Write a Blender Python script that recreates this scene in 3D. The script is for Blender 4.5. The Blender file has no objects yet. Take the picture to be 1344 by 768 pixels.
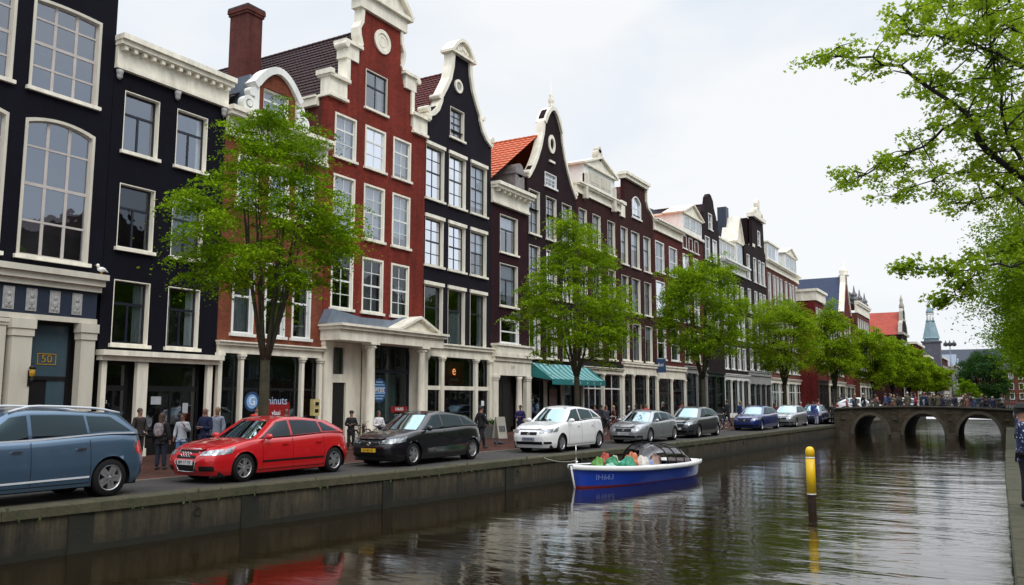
import bpy, bmesh, math, random
import numpy as np
from mathutils import Vector, Matrix
from mathutils.geometry import tessellate_polygon
random.seed(7); np.random.seed(7)
C = bpy.context.scene.collection
PI = math.pi
# ------------------------------------------------------------------ camera model (from the photograph's perspective)
FPX, HY, VX, EYE = 1114.0, 524.0, 1330.0, 2.1
pit = math.atan((HY-384)/FPX); yaw = math.atan((VX-672)/FPX*math.cos(pit))
def ray(x, y):
    r = x-672; d = y-384
    v = FPX*math.sin(pit)-d*math.cos(pit); f = FPX*math.cos(pit)+d*math.sin(pit)
    return (-math.sin(yaw)*f+math.cos(yaw)*r, math.cos(yaw)*f+math.sin(yaw)*r, v)
def on_x(x, y, X):          # point of a plane parallel to the street
    a = ray(x, y); k = X/a[0]; return (a[1]*k, EYE+a[2]*k)
def on_y(x, y, Y):
    a = ray(x, y); k = Y/a[1]; return (a[0]*k, EYE+a[2]*k)
cam_d = bpy.data.cameras.new('camera'); cam = bpy.data.objects.new('camera', cam_d); C.objects.link(cam)
cam_d.sensor_width = 36; cam_d.lens = 36*FPX/1344; cam_d.clip_end = 4000; cam_d.clip_start = .05
cam.location = (0, 0, EYE); cam.rotation_euler = (PI/2+pit, 0, yaw)
bpy.context.scene.camera = cam
sc = bpy.context.scene
sc.view_settings.view_transform = 'Standard'; sc.view_settings.look = 'None'; sc.view_settings.exposure = 0
sc.render.engine = 'CYCLES'; sc.cycles.max_bounces = 7; sc.cycles.transparent_max_bounces = 10
sc.cycles.diffuse_bounces = 3; sc.cycles.glossy_bounces = 3
# ------------------------------------------------------------------ materials
MATS = {}
def nodes(name):
    m = bpy.data.materials.new(name); m.use_nodes = True; nt = m.node_tree
    b = nt.nodes['Principled BSDF']; return m, nt, b
def lk(nt, a, b): nt.links.new(a, b)
def mat(name, col, rough=.6, var=.25, vscale=1.5, bump=0, bscale=20, metal=0, spec=.5, coat=0, streak=False, col2=None, emis=0):
    """plain paint / stone / metal with uneven tone"""
    if name in MATS: return MATS[name]
    m, nt, b = nodes(name)
    b.inputs['Roughness'].default_value = rough; b.inputs['Metallic'].default_value = metal
    b.inputs['Specular IOR Level'].default_value = spec; b.inputs['Coat Weight'].default_value = coat; b.inputs['Coat Roughness'].default_value = .04
    tc = nt.nodes.new('ShaderNodeTexCoord'); mp = nt.nodes.new('ShaderNodeMapping')
    lk(nt, tc.outputs['Object'], mp.inputs['Vector'])
    if streak: mp.inputs['Scale'].default_value = (1, 1, .22)
    n = nt.nodes.new('ShaderNodeTexNoise'); n.inputs['Scale'].default_value = vscale; n.inputs['Detail'].default_value = 6; n.inputs['Roughness'].default_value = .65
    lk(nt, mp.outputs[0], n.inputs['Vector'])
    mx = nt.nodes.new('ShaderNodeMix'); mx.data_type = 'RGBA'
    r = nt.nodes.new('ShaderNodeMapRange'); r.inputs[1].default_value = .3; r.inputs[2].default_value = .7; lk(nt, n.outputs['Fac'], r.inputs[0]); lk(nt, r.outputs[0], mx.inputs[0])
    c2 = col2 or tuple(c*(1-var) for c in col); c1 = tuple(min(1, c*(1+var*.5)) for c in col)
    mx.inputs[6].default_value = (*c2, 1); mx.inputs[7].default_value = (*c1, 1)
    lk(nt, mx.outputs[2], b.inputs['Base Color'])
    if bump:
        n2 = nt.nodes.new('ShaderNodeTexNoise'); n2.inputs['Scale'].default_value = bscale; n2.inputs['Detail'].default_value = 4; lk(nt, tc.outputs['Object'], n2.inputs['Vector'])
        bp = nt.nodes.new('ShaderNodeBump'); bp.inputs['Strength'].default_value = bump; bp.inputs['Distance'].default_value = .02
        lk(nt, n2.outputs['Fac'], bp.inputs['Height']); lk(nt, bp.outputs[0], b.inputs['Normal'])
    if emis:
        b.inputs['Emission Color'].default_value = (*col, 1); b.inputs['Emission Strength'].default_value = emis
    MATS[name] = m; return m
def brick(name, col, mortar, bw=.22, bh=.07, mort=.009, rough=.8, var=.35, flat=False, bump=.5, grime=.35):
    if name in MATS: return MATS[name]
    m, nt, b = nodes(name); b.inputs['Roughness'].default_value = rough; b.inputs['Specular IOR Level'].default_value = .15
    tc = nt.nodes.new('ShaderNodeTexCoord'); sp = nt.nodes.new('ShaderNodeSeparateXYZ'); lk(nt, tc.outputs['Object'], sp.inputs[0])
    cb = nt.nodes.new('ShaderNodeCombineXYZ')
    if flat: lk(nt, sp.outputs[0], cb.inputs[0]); lk(nt, sp.outputs[1], cb.inputs[1])
    else:
        ad = nt.nodes.new('ShaderNodeMath'); ad.operation = 'ADD'; lk(nt, sp.outputs[0], ad.inputs[0]); lk(nt, sp.outputs[1], ad.inputs[1])
        lk(nt, ad.outputs[0], cb.inputs[0]); lk(nt, sp.outputs[2], cb.inputs[1])
    t = nt.nodes.new('ShaderNodeTexBrick'); t.inputs['Scale'].default_value = 1; t.inputs['Brick Width'].default_value = bw; t.inputs['Row Height'].default_value = bh
    t.inputs['Mortar Size'].default_value = mort; t.inputs['Mortar Smooth'].default_value = .3; t.inputs['Bias'].default_value = -.25; t.offset_frequency = 2
    t.inputs['Color1'].default_value = (*[c*(1+var*.4) for c in col], 1); t.inputs['Color2'].default_value = (*[c*(1-var) for c in col], 1); t.inputs['Mortar'].default_value = (*mortar, 1)
    lk(nt, cb.outputs[0], t.inputs['Vector'])
    n = nt.nodes.new('ShaderNodeTexNoise'); n.inputs['Scale'].default_value = .5; n.inputs['Detail'].default_value = 8; n.inputs['Roughness'].default_value = .7; lk(nt, tc.outputs['Object'], n.inputs['Vector'])
    mr = nt.nodes.new('ShaderNodeMapRange'); mr.inputs[1].default_value = .35; mr.inputs[2].default_value = .7; mr.inputs[3].default_value = 1-grime; mr.inputs[4].default_value = 1.15
    lk(nt, n.outputs['Fac'], mr.inputs[0])
    mx = nt.nodes.new('ShaderNodeMix'); mx.data_type = 'RGBA'; mx.blend_type = 'MULTIPLY'; mx.inputs[0].default_value = 1
    lk(nt, t.outputs['Color'], mx.inputs[6]); cc = nt.nodes.new('ShaderNodeCombineColor')
    for i in range(3): lk(nt, mr.outputs[0], cc.inputs[i])
    lk(nt, cc.outputs[0], mx.inputs[7])
    # rain streaks and patched areas
    mp2 = nt.nodes.new('ShaderNodeMapping'); mp2.inputs['Scale'].default_value = (2.2, 2.2, .16) if not flat else (.4, .15, 1); lk(nt, tc.outputs['Object'], mp2.inputs[0])
    n3 = nt.nodes.new('ShaderNodeTexNoise'); n3.inputs['Scale'].default_value = 1.1; n3.inputs['Detail'].default_value = 6; n3.inputs['Roughness'].default_value = .7; lk(nt, mp2.outputs[0], n3.inputs['Vector'])
    m3 = nt.nodes.new('ShaderNodeMapRange'); m3.inputs[1].default_value = .36; m3.inputs[2].default_value = .66; m3.inputs[3].default_value = .74; m3.inputs[4].default_value = 1.12; lk(nt, n3.outputs['Fac'], m3.inputs[0])
    v3 = nt.nodes.new('ShaderNodeVectorMath'); v3.operation = 'SCALE'; lk(nt, mx.outputs[2], v3.inputs[0]); lk(nt, m3.outputs[0], v3.inputs[3]); lk(nt, v3.outputs[0], b.inputs['Base Color'])
    bp = nt.nodes.new('ShaderNodeBump'); bp.inputs['Strength'].default_value = bump; bp.inputs['Distance'].default_value = .008; bp.invert = True
    lk(nt, t.outputs['Fac'], bp.inputs['Height']); lk(nt, bp.outputs[0], b.inputs['Normal'])
    MATS[name] = m; return m
def glass(name, tint=(.55, .6, .62), refl=.3, rcol=(.86, .92, 1), rough=.015, wavy=.03):
    if name in MATS: return MATS[name]
    m = bpy.data.materials.new(name); m.use_nodes = True; nt = m.node_tree; nt.nodes.clear()
    o = nt.nodes.new('ShaderNodeOutputMaterial'); mx = nt.nodes.new('ShaderNodeMixShader'); t = nt.nodes.new('ShaderNodeBsdfTransparent'); g = nt.nodes.new('ShaderNodeBsdfGlossy')
    t.inputs[0].default_value = (*tint, 1); g.inputs[0].default_value = (*rcol, 1); g.inputs['Roughness'].default_value = rough
    lw = nt.nodes.new('ShaderNodeLayerWeight'); lw.inputs[0].default_value = .25
    mr = nt.nodes.new('ShaderNodeMapRange'); mr.inputs[3].default_value = refl; mr.inputs[4].default_value = .9
    lk(nt, lw.outputs['Fresnel'], mr.inputs[0]); lk(nt, mr.outputs[0], mx.inputs[0]); lk(nt, t.outputs[0], mx.inputs[1]); lk(nt, g.outputs[0], mx.inputs[2]); lk(nt, mx.outputs[0], o.inputs[0])
    tc = nt.nodes.new('ShaderNodeTexCoord'); n = nt.nodes.new('ShaderNodeTexNoise'); n.inputs['Scale'].default_value = 1.3; lk(nt, tc.outputs['Object'], n.inputs['Vector'])
    bp = nt.nodes.new('ShaderNodeBump'); bp.inputs['Strength'].default_value = wavy*10; bp.inputs['Distance'].default_value = .02; lk(nt, n.outputs['Fac'], bp.inputs['Height']); lk(nt, bp.outputs[0], g.inputs['Normal']); lk(nt, bp.outputs[0], lw.inputs['Normal'])
    MATS[name] = m; return m
def leafmat(name, top, low, trans=.35):
    if name in MATS: return MATS[name]
    m = bpy.data.materials.new(name); m.use_nodes = True; nt = m.node_tree; nt.nodes.clear()
    o = nt.nodes.new('ShaderNodeOutputMaterial'); mx = nt.nodes.new('ShaderNodeMixShader'); d = nt.nodes.new('ShaderNodeBsdfDiffuse'); t = nt.nodes.new('ShaderNodeBsdfTranslucent')
    mx.inputs[0].default_value = trans
    g = nt.nodes.new('ShaderNodeNewGeometry'); r = nt.nodes.new('ShaderNodeMix'); r.data_type = 'RGBA'
    tc = nt.nodes.new('ShaderNodeTexCoord'); n = nt.nodes.new('ShaderNodeTexNoise'); n.inputs['Scale'].default_value = .9; n.inputs['Detail'].default_value = 3; lk(nt, tc.outputs['Object'], n.inputs['Vector'])
    ad = nt.nodes.new('ShaderNodeMath'); ad.operation = 'MULTIPLY_ADD'; ad.inputs[1].default_value = .45; lk(nt, g.outputs['Random Per Island'], ad.inputs[0])
    mr = nt.nodes.new('ShaderNodeMapRange'); mr.inputs[1].default_value = .3; mr.inputs[2].default_value = .7; mr.inputs[4].default_value = .6; lk(nt, n.outputs['Fac'], mr.inputs[0]); lk(nt, mr.outputs[0], ad.inputs[2])
    lk(nt, ad.outputs[0], r.inputs[0]); r.inputs[6].default_value = (*low, 1); r.inputs[7].default_value = (*top, 1)
    lk(nt, r.outputs[2], d.inputs[0]); lk(nt, r.outputs[2], t.inputs[0]); lk(nt, d.outputs[0], mx.inputs[1]); lk(nt, t.outputs[0], mx.inputs[2]); lk(nt, mx.outputs[0], o.inputs[0])
    MATS[name] = m; return m
CREAM = mat('cream_paint', (.86, .81, .68), .5, .26, 2.2, .15, 30, streak=True)
WHITE = mat('white_paint', (.80, .80, .76), .45, .2, 2.2, streak=True)
BONE = mat('aged_white_paint', (.60, .56, .47), .55, .18, 1.5, .1, 30, streak=True)
NAVY = mat('navy_render', (.0042, .0036, .0105), .6, .3, .7, .25, 60, spec=.12)
NAVY2 = mat('navy_render_second', (.0036, .0034, .0095), .6, .3, .7, .25, 60, spec=.12)
SASHN = mat('navy_sash', (.008, .010, .022), .35, .2, 3)
SASHP = mat('pale_sash', (.5, .45, .42), .5, .15, 3)
SASHW = mat('white_sash', (.75, .76, .74), .45, .1, 3)
DARKW = mat('dark_wood', (.008, .008, .009), .4, .3, 3)
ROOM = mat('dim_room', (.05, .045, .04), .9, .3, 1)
CURT = mat('net_curtain', (.55, .57, .56), .9, .3, 6, streak=True)
BLIND = mat('pale_blind', (.74, .78, .82), .8, .12, 2)
PANE = glass('window_glass', (.5, .55, .58), .10, (.75, .82, .9))
PANEHI = glass('upper_window_glass', (.8, .85, .9), .27, (.84, .9, 1))
SHOPG = glass('shop_glass', (.6, .66, .66), .07, (.7, .85, .9), .015, .008)
CARG = glass('car_glass', (.16, .21, .21), .10, (.40, .52, .56), .01, .0)
LEAD = mat('lead_sheet', (.18, .22, .28), .45, .25, 2, metal=.3)
STONE = mat('pale_stone', (.42, .40, .34), .8, .3, 2, .3, 25)
COPE = mat('mossy_coping', (.060, .050, .028), .85, .45, 2.6, .8, 14, col2=(.028, .034, .012))
QWALL = mat('quay_concrete', (.056, .043, .024), .9, .4, .9, .9, 7, col2=(.018, .018, .010))
_nt = QWALL.node_tree; _b = _nt.nodes['Principled BSDF']; _src = _b.inputs['Base Color'].links[0].from_socket
_tc = _nt.nodes.new('ShaderNodeTexCoord'); _mp = _nt.nodes.new('ShaderNodeMapping'); _mp.inputs['Scale'].default_value = (1, 3.2, .35); _n = _nt.nodes.new('ShaderNodeTexNoise'); _n.inputs['Scale'].default_value = 1.6; _n.inputs['Detail'].default_value = 8; _n.inputs['Roughness'].default_value = .75
lk(_nt, _tc.outputs['Object'], _mp.inputs[0]); lk(_nt, _mp.outputs[0], _n.inputs['Vector'])
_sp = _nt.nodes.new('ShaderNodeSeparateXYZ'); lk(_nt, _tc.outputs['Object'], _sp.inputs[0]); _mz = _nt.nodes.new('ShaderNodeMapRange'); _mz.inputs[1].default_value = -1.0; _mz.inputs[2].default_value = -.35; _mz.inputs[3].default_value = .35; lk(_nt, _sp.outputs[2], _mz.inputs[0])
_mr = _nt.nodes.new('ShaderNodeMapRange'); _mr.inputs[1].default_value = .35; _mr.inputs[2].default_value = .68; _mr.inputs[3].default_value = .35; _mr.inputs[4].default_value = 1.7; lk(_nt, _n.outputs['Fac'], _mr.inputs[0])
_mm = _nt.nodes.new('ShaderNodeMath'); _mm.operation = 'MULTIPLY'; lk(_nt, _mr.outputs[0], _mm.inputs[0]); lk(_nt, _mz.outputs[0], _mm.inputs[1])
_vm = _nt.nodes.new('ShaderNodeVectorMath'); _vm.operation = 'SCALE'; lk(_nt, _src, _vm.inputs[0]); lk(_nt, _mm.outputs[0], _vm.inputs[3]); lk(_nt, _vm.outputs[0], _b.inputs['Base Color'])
QSTAIN = mat('stained_pier', (.012, .012, .006), .9, .4, 2, .4, 12)
BARK = mat('bark', (.050, .042, .020), .9, .45, 5, .8, 22, col2=(.022, .022, .012))
BARKR = mat('dark_bark', (.016, .012, .010), .9, .4, 5, .6, 22)
CHROME = mat('chrome', (.75, .75, .75), .15, .05, 2, metal=1)
RUBBER = mat('rubber', (.006, .006, .006), .75, .2, 6, spec=.25)
BLACKP = mat('black_plastic', (.006, .006, .006), .5, .2, 6, spec=.3)
SILV = mat('alloy', (.5, .5, .52), .3, .1, 3, metal=.8)
# ------------------------------------------------------------------ mesh builder
SPLIT = {'pilaster', 'lintel', 'corbel', 'door_glass', 'quarter_glass', 'fog_lamp_recess', 'air_intake', 'arch_ring', 'pier', 'roof_crest', 'door_handle', 'frieze_panel', 'notice', 'curtain', 'seats', 'side_moulding', 'headlight', 'tail_light', 'leg', 'roof_rail', 'column', 'wall_ornament', 'mudguard', 'lantern', 'eyes'}
class MB:
    def __init__(s): s.v = []; s.f = []; s.sm = []
    def add(s, vs, fs, smooth=False):
        o = len(s.v); s.v += [tuple(p) for p in vs]; s.f += [tuple(i+o for i in f) for f in fs]; s.sm += [smooth]*len(fs); return s
    def box(s, x0, x1, y0, y1, z0, z1):
        v = [(x0, y0, z0), (x1, y0, z0), (x1, y1, z0), (x0, y1, z0), (x0, y0, z1), (x1, y0, z1), (x1, y1, z1), (x0, y1, z1)]
        return s.add(v, [(0, 3, 2, 1), (4, 5, 6, 7), (0, 1, 5, 4), (1, 2, 6, 5), (2, 3, 7, 6), (3, 0, 4, 7)])
    def quad(s, a, b, c, d): return s.add([a, b, c, d], [(0, 1, 2, 3)])
    def tube(s, pts, r, n=8, smooth=True, cap=True):
        pts = [Vector(p) for p in pts]; k = len(pts)
        rs = r if isinstance(r, (list, tuple)) else [r]*k
        vs = []; up = Vector((0, 0, 1)); prev = None
        for i, p in enumerate(pts):
            d = (pts[min(i+1, k-1)]-pts[max(i-1, 0)]); d = d.normalized() if d.length > 1e-9 else Vector((0, 0, 1))
            if prev is None:
                a = d.orthogonal().normalized()
            else:
                a = prev - d*prev.dot(d); a = a.normalized() if a.length > 1e-6 else d.orthogonal().normalized()
            prev = a; b = d.cross(a)
            for j in range(n):
                t = 2*PI*j/n; vs.append(p+a*(math.cos(t)*rs[i])+b*(math.sin(t)*rs[i]))
        fs = [(i*n+j, i*n+(j+1) % n, (i+1)*n+(j+1) % n, (i+1)*n+j) for i in range(k-1) for j in range(n)]
        if cap: fs += [tuple(range(n))[::-1], tuple((k-1)*n+j for j in range(n))]
        return s.add(vs, fs, smooth)
    def lathe(s, prof, cx=0, cy=0, cz=0, n=20, axis='z', smooth=True, cap=True):
        vs = []
        for (r, h) in prof:
            for j in range(n):
                t = 2*PI*j/n; a, b = r*math.cos(t), r*math.sin(t)
                vs.append((cx+a, cy+b, cz+h) if axis == 'z' else ((cx+a, cy+h, cz+b) if axis == 'y' else (cx+h, cy+a, cz+b)))
        k = len(prof)
        fs = [(i*n+j, i*n+(j+1) % n, (i+1)*n+(j+1) % n, (i+1)*n+j) for i in range(k-1) for j in range(n)]
        if cap: fs += [tuple(range(n))[::-1], tuple((k-1)*n+j for j in range(n))]
        return s.add(vs, fs, smooth)
    def prism(s, poly, y0, y1, holes=(), front_only=False, axis='y'):
        """poly in (x,z), extruded along y; holes open right through"""
        loops = [[Vector((x, z, 0)) for x, z in poly]]+[[Vector((x, z, 0)) for x, z in h] for h in holes]
        tri = tessellate_polygon(loops); flat = [p for l in loops for p in l]; n = len(flat)
        T = (lambda a, y, b: (a, y, b)) if axis == 'y' else ((lambda a, y, b: (y, a, b)) if axis == 'x' else (lambda a, y, b: (a, b, y)))
        v0 = [T(p.x, y0, p.y) for p in flat]; v1 = [T(p.x, y1, p.y) for p in flat]
        s.add(v0, [tuple(t) for t in tri])
        if not front_only: s.add(v1, [tuple(t)[::-1] for t in tri])
        o = 0
        for l in loops:
            k = len(l)
            s.add([T(p.x, y0, p.y) for p in l]+[T(p.x, y1, p.y) for p in l], [(i, (i+1) % k, k+(i+1) % k, k+i) for i in range(k)])
        return s
    def band(s, line, w, y0, y1, inward=1):
        """ribbon of width w along an open (x,z) line, extruded y0..y1"""
        P = [Vector(p) for p in line]; k = len(P); vs = []
        for i, p in enumerate(P):
            d = (P[min(i+1, k-1)]-P[max(i-1, 0)]).normalized(); nrm = Vector((d.y, -d.x))*inward
            q = p+nrm*w
            vs += [(p.x, y0, p.y), (q.x, y0, q.y), (q.x, y1, q.y), (p.x, y1, p.y)]
        fs = []
        for i in range(k-1):
            for j in range(4):
                fs.append((i*4+j, i*4+(j+1) % 4, (i+1)*4+(j+1) % 4, (i+1)*4+j))
        fs += [(3, 2, 1, 0), tuple((k-1)*4+j for j in range(4))]
        return s.add(vs, fs)
    def grid(s, fn, nu, nv, smooth=True, flip=False):
        vs = [fn(i/nu, j/nv) for i in range(nu+1) for j in range(nv+1)]
        fs = [(i*(nv+1)+j, (i+1)*(nv+1)+j, (i+1)*(nv+1)+j+1, i*(nv+1)+j+1) for i in range(nu) for j in range(nv)]
        if flip: fs = [f[::-1] for f in fs]
        return s.add(vs, fs, smooth)
    def ball(s, c, r, n=10, m=7):
        rx, ry, rz = r if isinstance(r, (tuple, list)) else (r, r, r)
        return s.grid(lambda u, v: (c[0]+rx*math.cos(2*PI*u)*math.sin(PI*v), c[1]+ry*math.sin(2*PI*u)*math.sin(PI*v), c[2]+rz*math.cos(PI*v)), n, m)
    def mesh(s, name):
        me = bpy.data.meshes.new(name); me.from_pydata(s.v, [], s.f); me.validate()
        if len(me.polygons) == len(s.sm): me.polygons.foreach_set('use_smooth', s.sm)
        return me
    def build(s, name, m, parent=None, recalc=True):
        if name in SPLIT:
            gs = s.groups()
            if len(gs) > 1:
                first = None
                for g in gs:
                    o = g.build_one(name, m, parent, recalc); first = first or o
                return first
        return s.build_one(name, m, parent, recalc)
    def groups(s):
        par = list(range(len(s.v)))
        def fd(a):
            while par[a] != a: par[a] = par[par[a]]; a = par[a]
            return a
        for f in s.f:
            for i in f[1:]: par[fd(f[0])] = fd(i)
        isl = {}
        for i, f in enumerate(s.f): isl.setdefault(fd(f[0]), []).append(i)
        L = []
        for fs in isl.values():
            vi = {v for i in fs for v in s.f[i]}; P = np.array([s.v[v] for v in vi]); L.append([fs, P.min(0)-.03, P.max(0)+.03])
        ch = True
        while ch:
            ch = False
            for i in range(len(L)):
                for j in range(i+1, len(L)):
                    if (L[i][1] <= L[j][2]).all() and (L[j][1] <= L[i][2]).all():
                        L[i] = [L[i][0]+L[j][0], np.minimum(L[i][1], L[j][1]), np.maximum(L[i][2], L[j][2])]; L.pop(j); ch = True; break
                if ch: break
        out = []
        for fs, _, _ in L:
            m = MB(); mp_ = {}
            for i in fs:
                t = []
                for v in s.f[i]:
                    if v not in mp_: mp_[v] = len(m.v); m.v.append(s.v[v])
                    t.append(mp_[v])
                m.f.append(tuple(t)); m.sm.append(s.sm[i])
            out.append(m)
        return out
    def build_one(s, name, m, parent=None, recalc=True):
        me = s.mesh(name)
        if recalc and len(me.polygons) < 60000:
            bm = bmesh.new(); bm.from_mesh(me); bmesh.ops.remove_doubles(bm, verts=bm.verts, dist=1e-5) if any(s.sm) else None
            bmesh.ops.recalc_face_normals(bm, faces=bm.faces); bm.to_mesh(me); bm.free()
        return link(name, me, m, parent)
def link(name, me, m, parent=None):
    if m is not None and not me.materials: me.materials.append(m)
    o = bpy.data.objects.new(name, me); C.objects.link(o)
    if parent is not None: o.parent = parent
    return o
def tag(o, label=None, cat=None, group=None, kind=None):
    if label: o['label'] = label
    if cat: o['category'] = cat
    if group: o['group'] = group
    if kind: o['kind'] = kind
    return o
def thing(name, label, cat, loc=(0, 0, 0), rz=0, group=None):
    o = bpy.data.objects.new(name, None); C.objects.link(o); o.location = loc; o.rotation_euler = (0, 0, rz); o.empty_display_size = .3
    return tag(o, label, cat, group)
def text_mesh(txt, size, ext=.004, font_shear=0):
    cu = bpy.data.curves.new('t', 'FONT'); cu.body = txt; cu.size = size; cu.extrude = ext; cu.align_x = 'CENTER'; cu.align_y = 'CENTER'; cu.shear = font_shear; cu.resolution_u = 3
    o = bpy.data.objects.new('t', cu); C.objects.link(o)
    dg = bpy.context.evaluated_depsgraph_get(); me = bpy.data.meshes.new_from_object(o.evaluated_get(dg))
    bpy.data.objects.remove(o); bpy.data.curves.remove(cu); return me
def text(name, txt, size, m, parent, loc, rot=(PI/2, 0, 0), sx=1):
    me = text_mesh(txt, size); me.materials.clear(); me.materials.append(m)
    o = link(name, me, None, parent); o.location = loc; o.rotation_euler = rot; o.scale = (sx, 1, 1); return o
def copy_tree(o, parent=None):
    c = o.copy(); C.objects.link(c); c.parent = parent
    for ch in list(o.children): copy_tree(ch, c)
    return c
# ------------------------------------------------------------------ world and sun
w = bpy.data.worlds.new('World'); sc.world = w; w.use_nodes = True; nt = w.node_tree; bg = nt.nodes['Background']; bg.inputs[1].default_value = .1
sky = nt.nodes.new('ShaderNodeTexSky'); sky.sky_type = 'NISHITA'; sky.sun_disc = False; sky.sun_elevation = math.radians(48); sky.sun_rotation = math.radians(120)
tc = nt.nodes.new('ShaderNodeTexCoord'); mp = nt.nodes.new('ShaderNodeMapping'); mp.inputs['Scale'].default_value = (1, 1, 2.6); lk(nt, tc.outputs['Generated'], mp.inputs[0])
n1 = nt.nodes.new('ShaderNodeTexNoise'); n1.inputs['Scale'].default_value = 1.7; n1.inputs['Detail'].default_value = 5; n1.inputs['Roughness'].default_value = .5; n1.inputs['Distortion'].default_value = .4; lk(nt, mp.outputs[0], n1.inputs['Vector'])
rp = nt.nodes.new('ShaderNodeValToRGB'); rp.color_ramp.elements[0].position = .38; rp.color_ramp.elements[0].color = (7.8, 8.6, 9.6, 1); rp.color_ramp.elements[1].position = .58; rp.color_ramp.elements[1].color = (9.9, 10.05, 10.2, 1); lk(nt, n1.outputs['Fac'], rp.inputs[0])
mx = nt.nodes.new('ShaderNodeMix'); mx.data_type = 'RGBA'; mx.inputs[0].default_value = .93; lk(nt, sky.outputs[0], mx.inputs[6]); lk(nt, rp.outputs[0], mx.inputs[7])
sp = nt.nodes.new('ShaderNodeSeparateXYZ'); lk(nt, tc.outputs['Generated'], sp.inputs[0])
mr = nt.nodes.new('ShaderNodeMapRange'); mr.interpolation_type = 'SMOOTHSTEP'; mr.inputs[1].default_value = .42; mr.inputs[2].default_value = .95; mr.inputs[3].default_value = 1; mr.inputs[4].default_value = 2.7; lk(nt, sp.outputs[2], mr.inputs[0])
vm = nt.nodes.new('ShaderNodeVectorMath'); vm.operation = 'SCALE'; lk(nt, mx.outputs[2], vm.inputs[0]); lk(nt, mr.outputs[0], vm.inputs[3]); lk(nt, vm.outputs[0], bg.inputs[0])
sd = bpy.data.lights.new('sun', 'SUN'); sd.energy = 1.25; sd.angle = math.radians(24); sd.color = (1, .96, .9); so = bpy.data.objects.new('sun', sd); C.objects.link(so)
so.rotation_euler = (math.radians(42), 0, math.radians(60))   # overcast light, a little stronger from the canal side
# ------------------------------------------------------------------ ground, water, quays
QL = [(-17.2, -30), (-16.9, 0), (-16.62, 9.3), (-16.2, 15.2), (-15.85, 18.3), (-15.5, 21), (-14.8, 30), (-14.15, 41), (-13.5, 58), (-12.75, 78.8), (-12.3, 100), (-12, 150)]
def qx(Y):
    for (a, b), (c, d) in zip(QL, QL[1:]):
        if b <= Y <= d: return a+(c-a)*(Y-b)/(d-b)
    return QL[-1][0]
QR = [(.2, -30), (-.02, 5), (-.12, 12), (-.34, 28), (-.46, 49), (-.6, 75), (-.6, 110), (-.6, 150)]
def structure(name, mb, m): return tag(mb.build(name, m), kind='structure')
GROUND = brick('street_paving', (.06, .052, .05), (.03, .027, .025), .21, .105, .01, flat=True, bump=.3, grime=.4)
REDP = brick('red_brick_paving', (.10, .038, .027), (.06, .034, .028), .21, .07, .008, flat=True, bump=.3, grime=.45)
ASPH = mat('grey_parking_lane', (.042, .037, .035), .85, .4, 1.1, .4, 60)
WATER, nt, b = nodes('canal_water'); b.inputs['Base Color'].default_value = (.012, .007, .0016, 1); b.inputs['Roughness'].default_value = .07; b.inputs['IOR'].default_value = 2.0; b.inputs['Specular Tint'].default_value = (.84, .93, 1, 1)
tc = nt.nodes.new('ShaderNodeTexCoord'); hs = []
for s_, d_, dist, rot, sy in ((.5, 3, .12, .5, 2.2), (2.3, 3, .030, .3, 2.6), (8.0, 2, .006, -.2, 1.6)):
    mp = nt.nodes.new('ShaderNodeMapping'); mp.inputs['Rotation'].default_value = (0, 0, rot); mp.inputs['Scale'].default_value = (1/sy, 1, 1); lk(nt, tc.outputs['Object'], mp.inputs[0])
    n = nt.nodes.new('ShaderNodeTexNoise'); n.inputs['Scale'].default_value = s_; n.inputs['Detail'].default_value = d_; n.inputs['Distortion'].default_value = .5; lk(nt, mp.outputs[0], n.inputs['Vector'])
    hs.append((n, dist))
prev = None
_s = nt.nodes.new('ShaderNodeSeparateXYZ'); lk(nt, tc.outputs['Object'], _s.inputs[0])   # sheltered and calm beside the left quay, ruffled further out
_g = nt.nodes.new('ShaderNodeMapRange'); _g.interpolation_type = 'SMOOTHSTEP'; _g.inputs[1].default_value = -13; _g.inputs[2].default_value = -3.5; _g.inputs[3].default_value = .15; _g.inputs[4].default_value = .55; lk(nt, _s.outputs[0], _g.inputs[0])
_n = nt.nodes.new('ShaderNodeTexNoise'); _n.inputs['Scale'].default_value = .16; _n.inputs['Detail'].default_value = 3; lk(nt, tc.outputs['Object'], _n.inputs['Vector'])
_r = nt.nodes.new('ShaderNodeMapRange'); _r.inputs[1].default_value = .35; _r.inputs[2].default_value = .65; _r.inputs[3].default_value = .65; _r.inputs[4].default_value = 1.25; lk(nt, _n.outputs['Fac'], _r.inputs[0])
_y = nt.nodes.new('ShaderNodeMapRange'); _y.inputs[1].default_value = 82; _y.inputs[2].default_value = 92; _y.inputs[3].default_value = 1; _y.inputs[4].default_value = 3.5; lk(nt, _s.outputs[1], _y.inputs[0])   # open windy water beyond the bridge
_m0 = nt.nodes.new('ShaderNodeMath'); _m0.operation = 'MULTIPLY'; lk(nt, _g.outputs[0], _m0.inputs[0]); lk(nt, _y.outputs[0], _m0.inputs[1])
_m = nt.nodes.new('ShaderNodeMath'); _m.operation = 'MULTIPLY'; lk(nt, _m0.outputs[0], _m.inputs[0]); lk(nt, _r.outputs[0], _m.inputs[1])
for n, dist in hs:
    bp = nt.nodes.new('ShaderNodeBump'); lk(nt, _m.outputs[0], bp.inputs['Strength']); bp.inputs['Distance'].default_value = dist; lk(nt, n.outputs['Fac'], bp.inputs['Height'])
    if prev: lk(nt, prev.outputs[0], bp.inputs['Normal'])
    prev = bp
lk(nt, prev.outputs[0], b.inputs['Normal'])
structure('canal_water', MB().quad((-19, -30, -1), (3, -30, -1), (3, 151, -1), (-19, 151, -1)), WATER)
left = MB(); ql = QL
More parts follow.
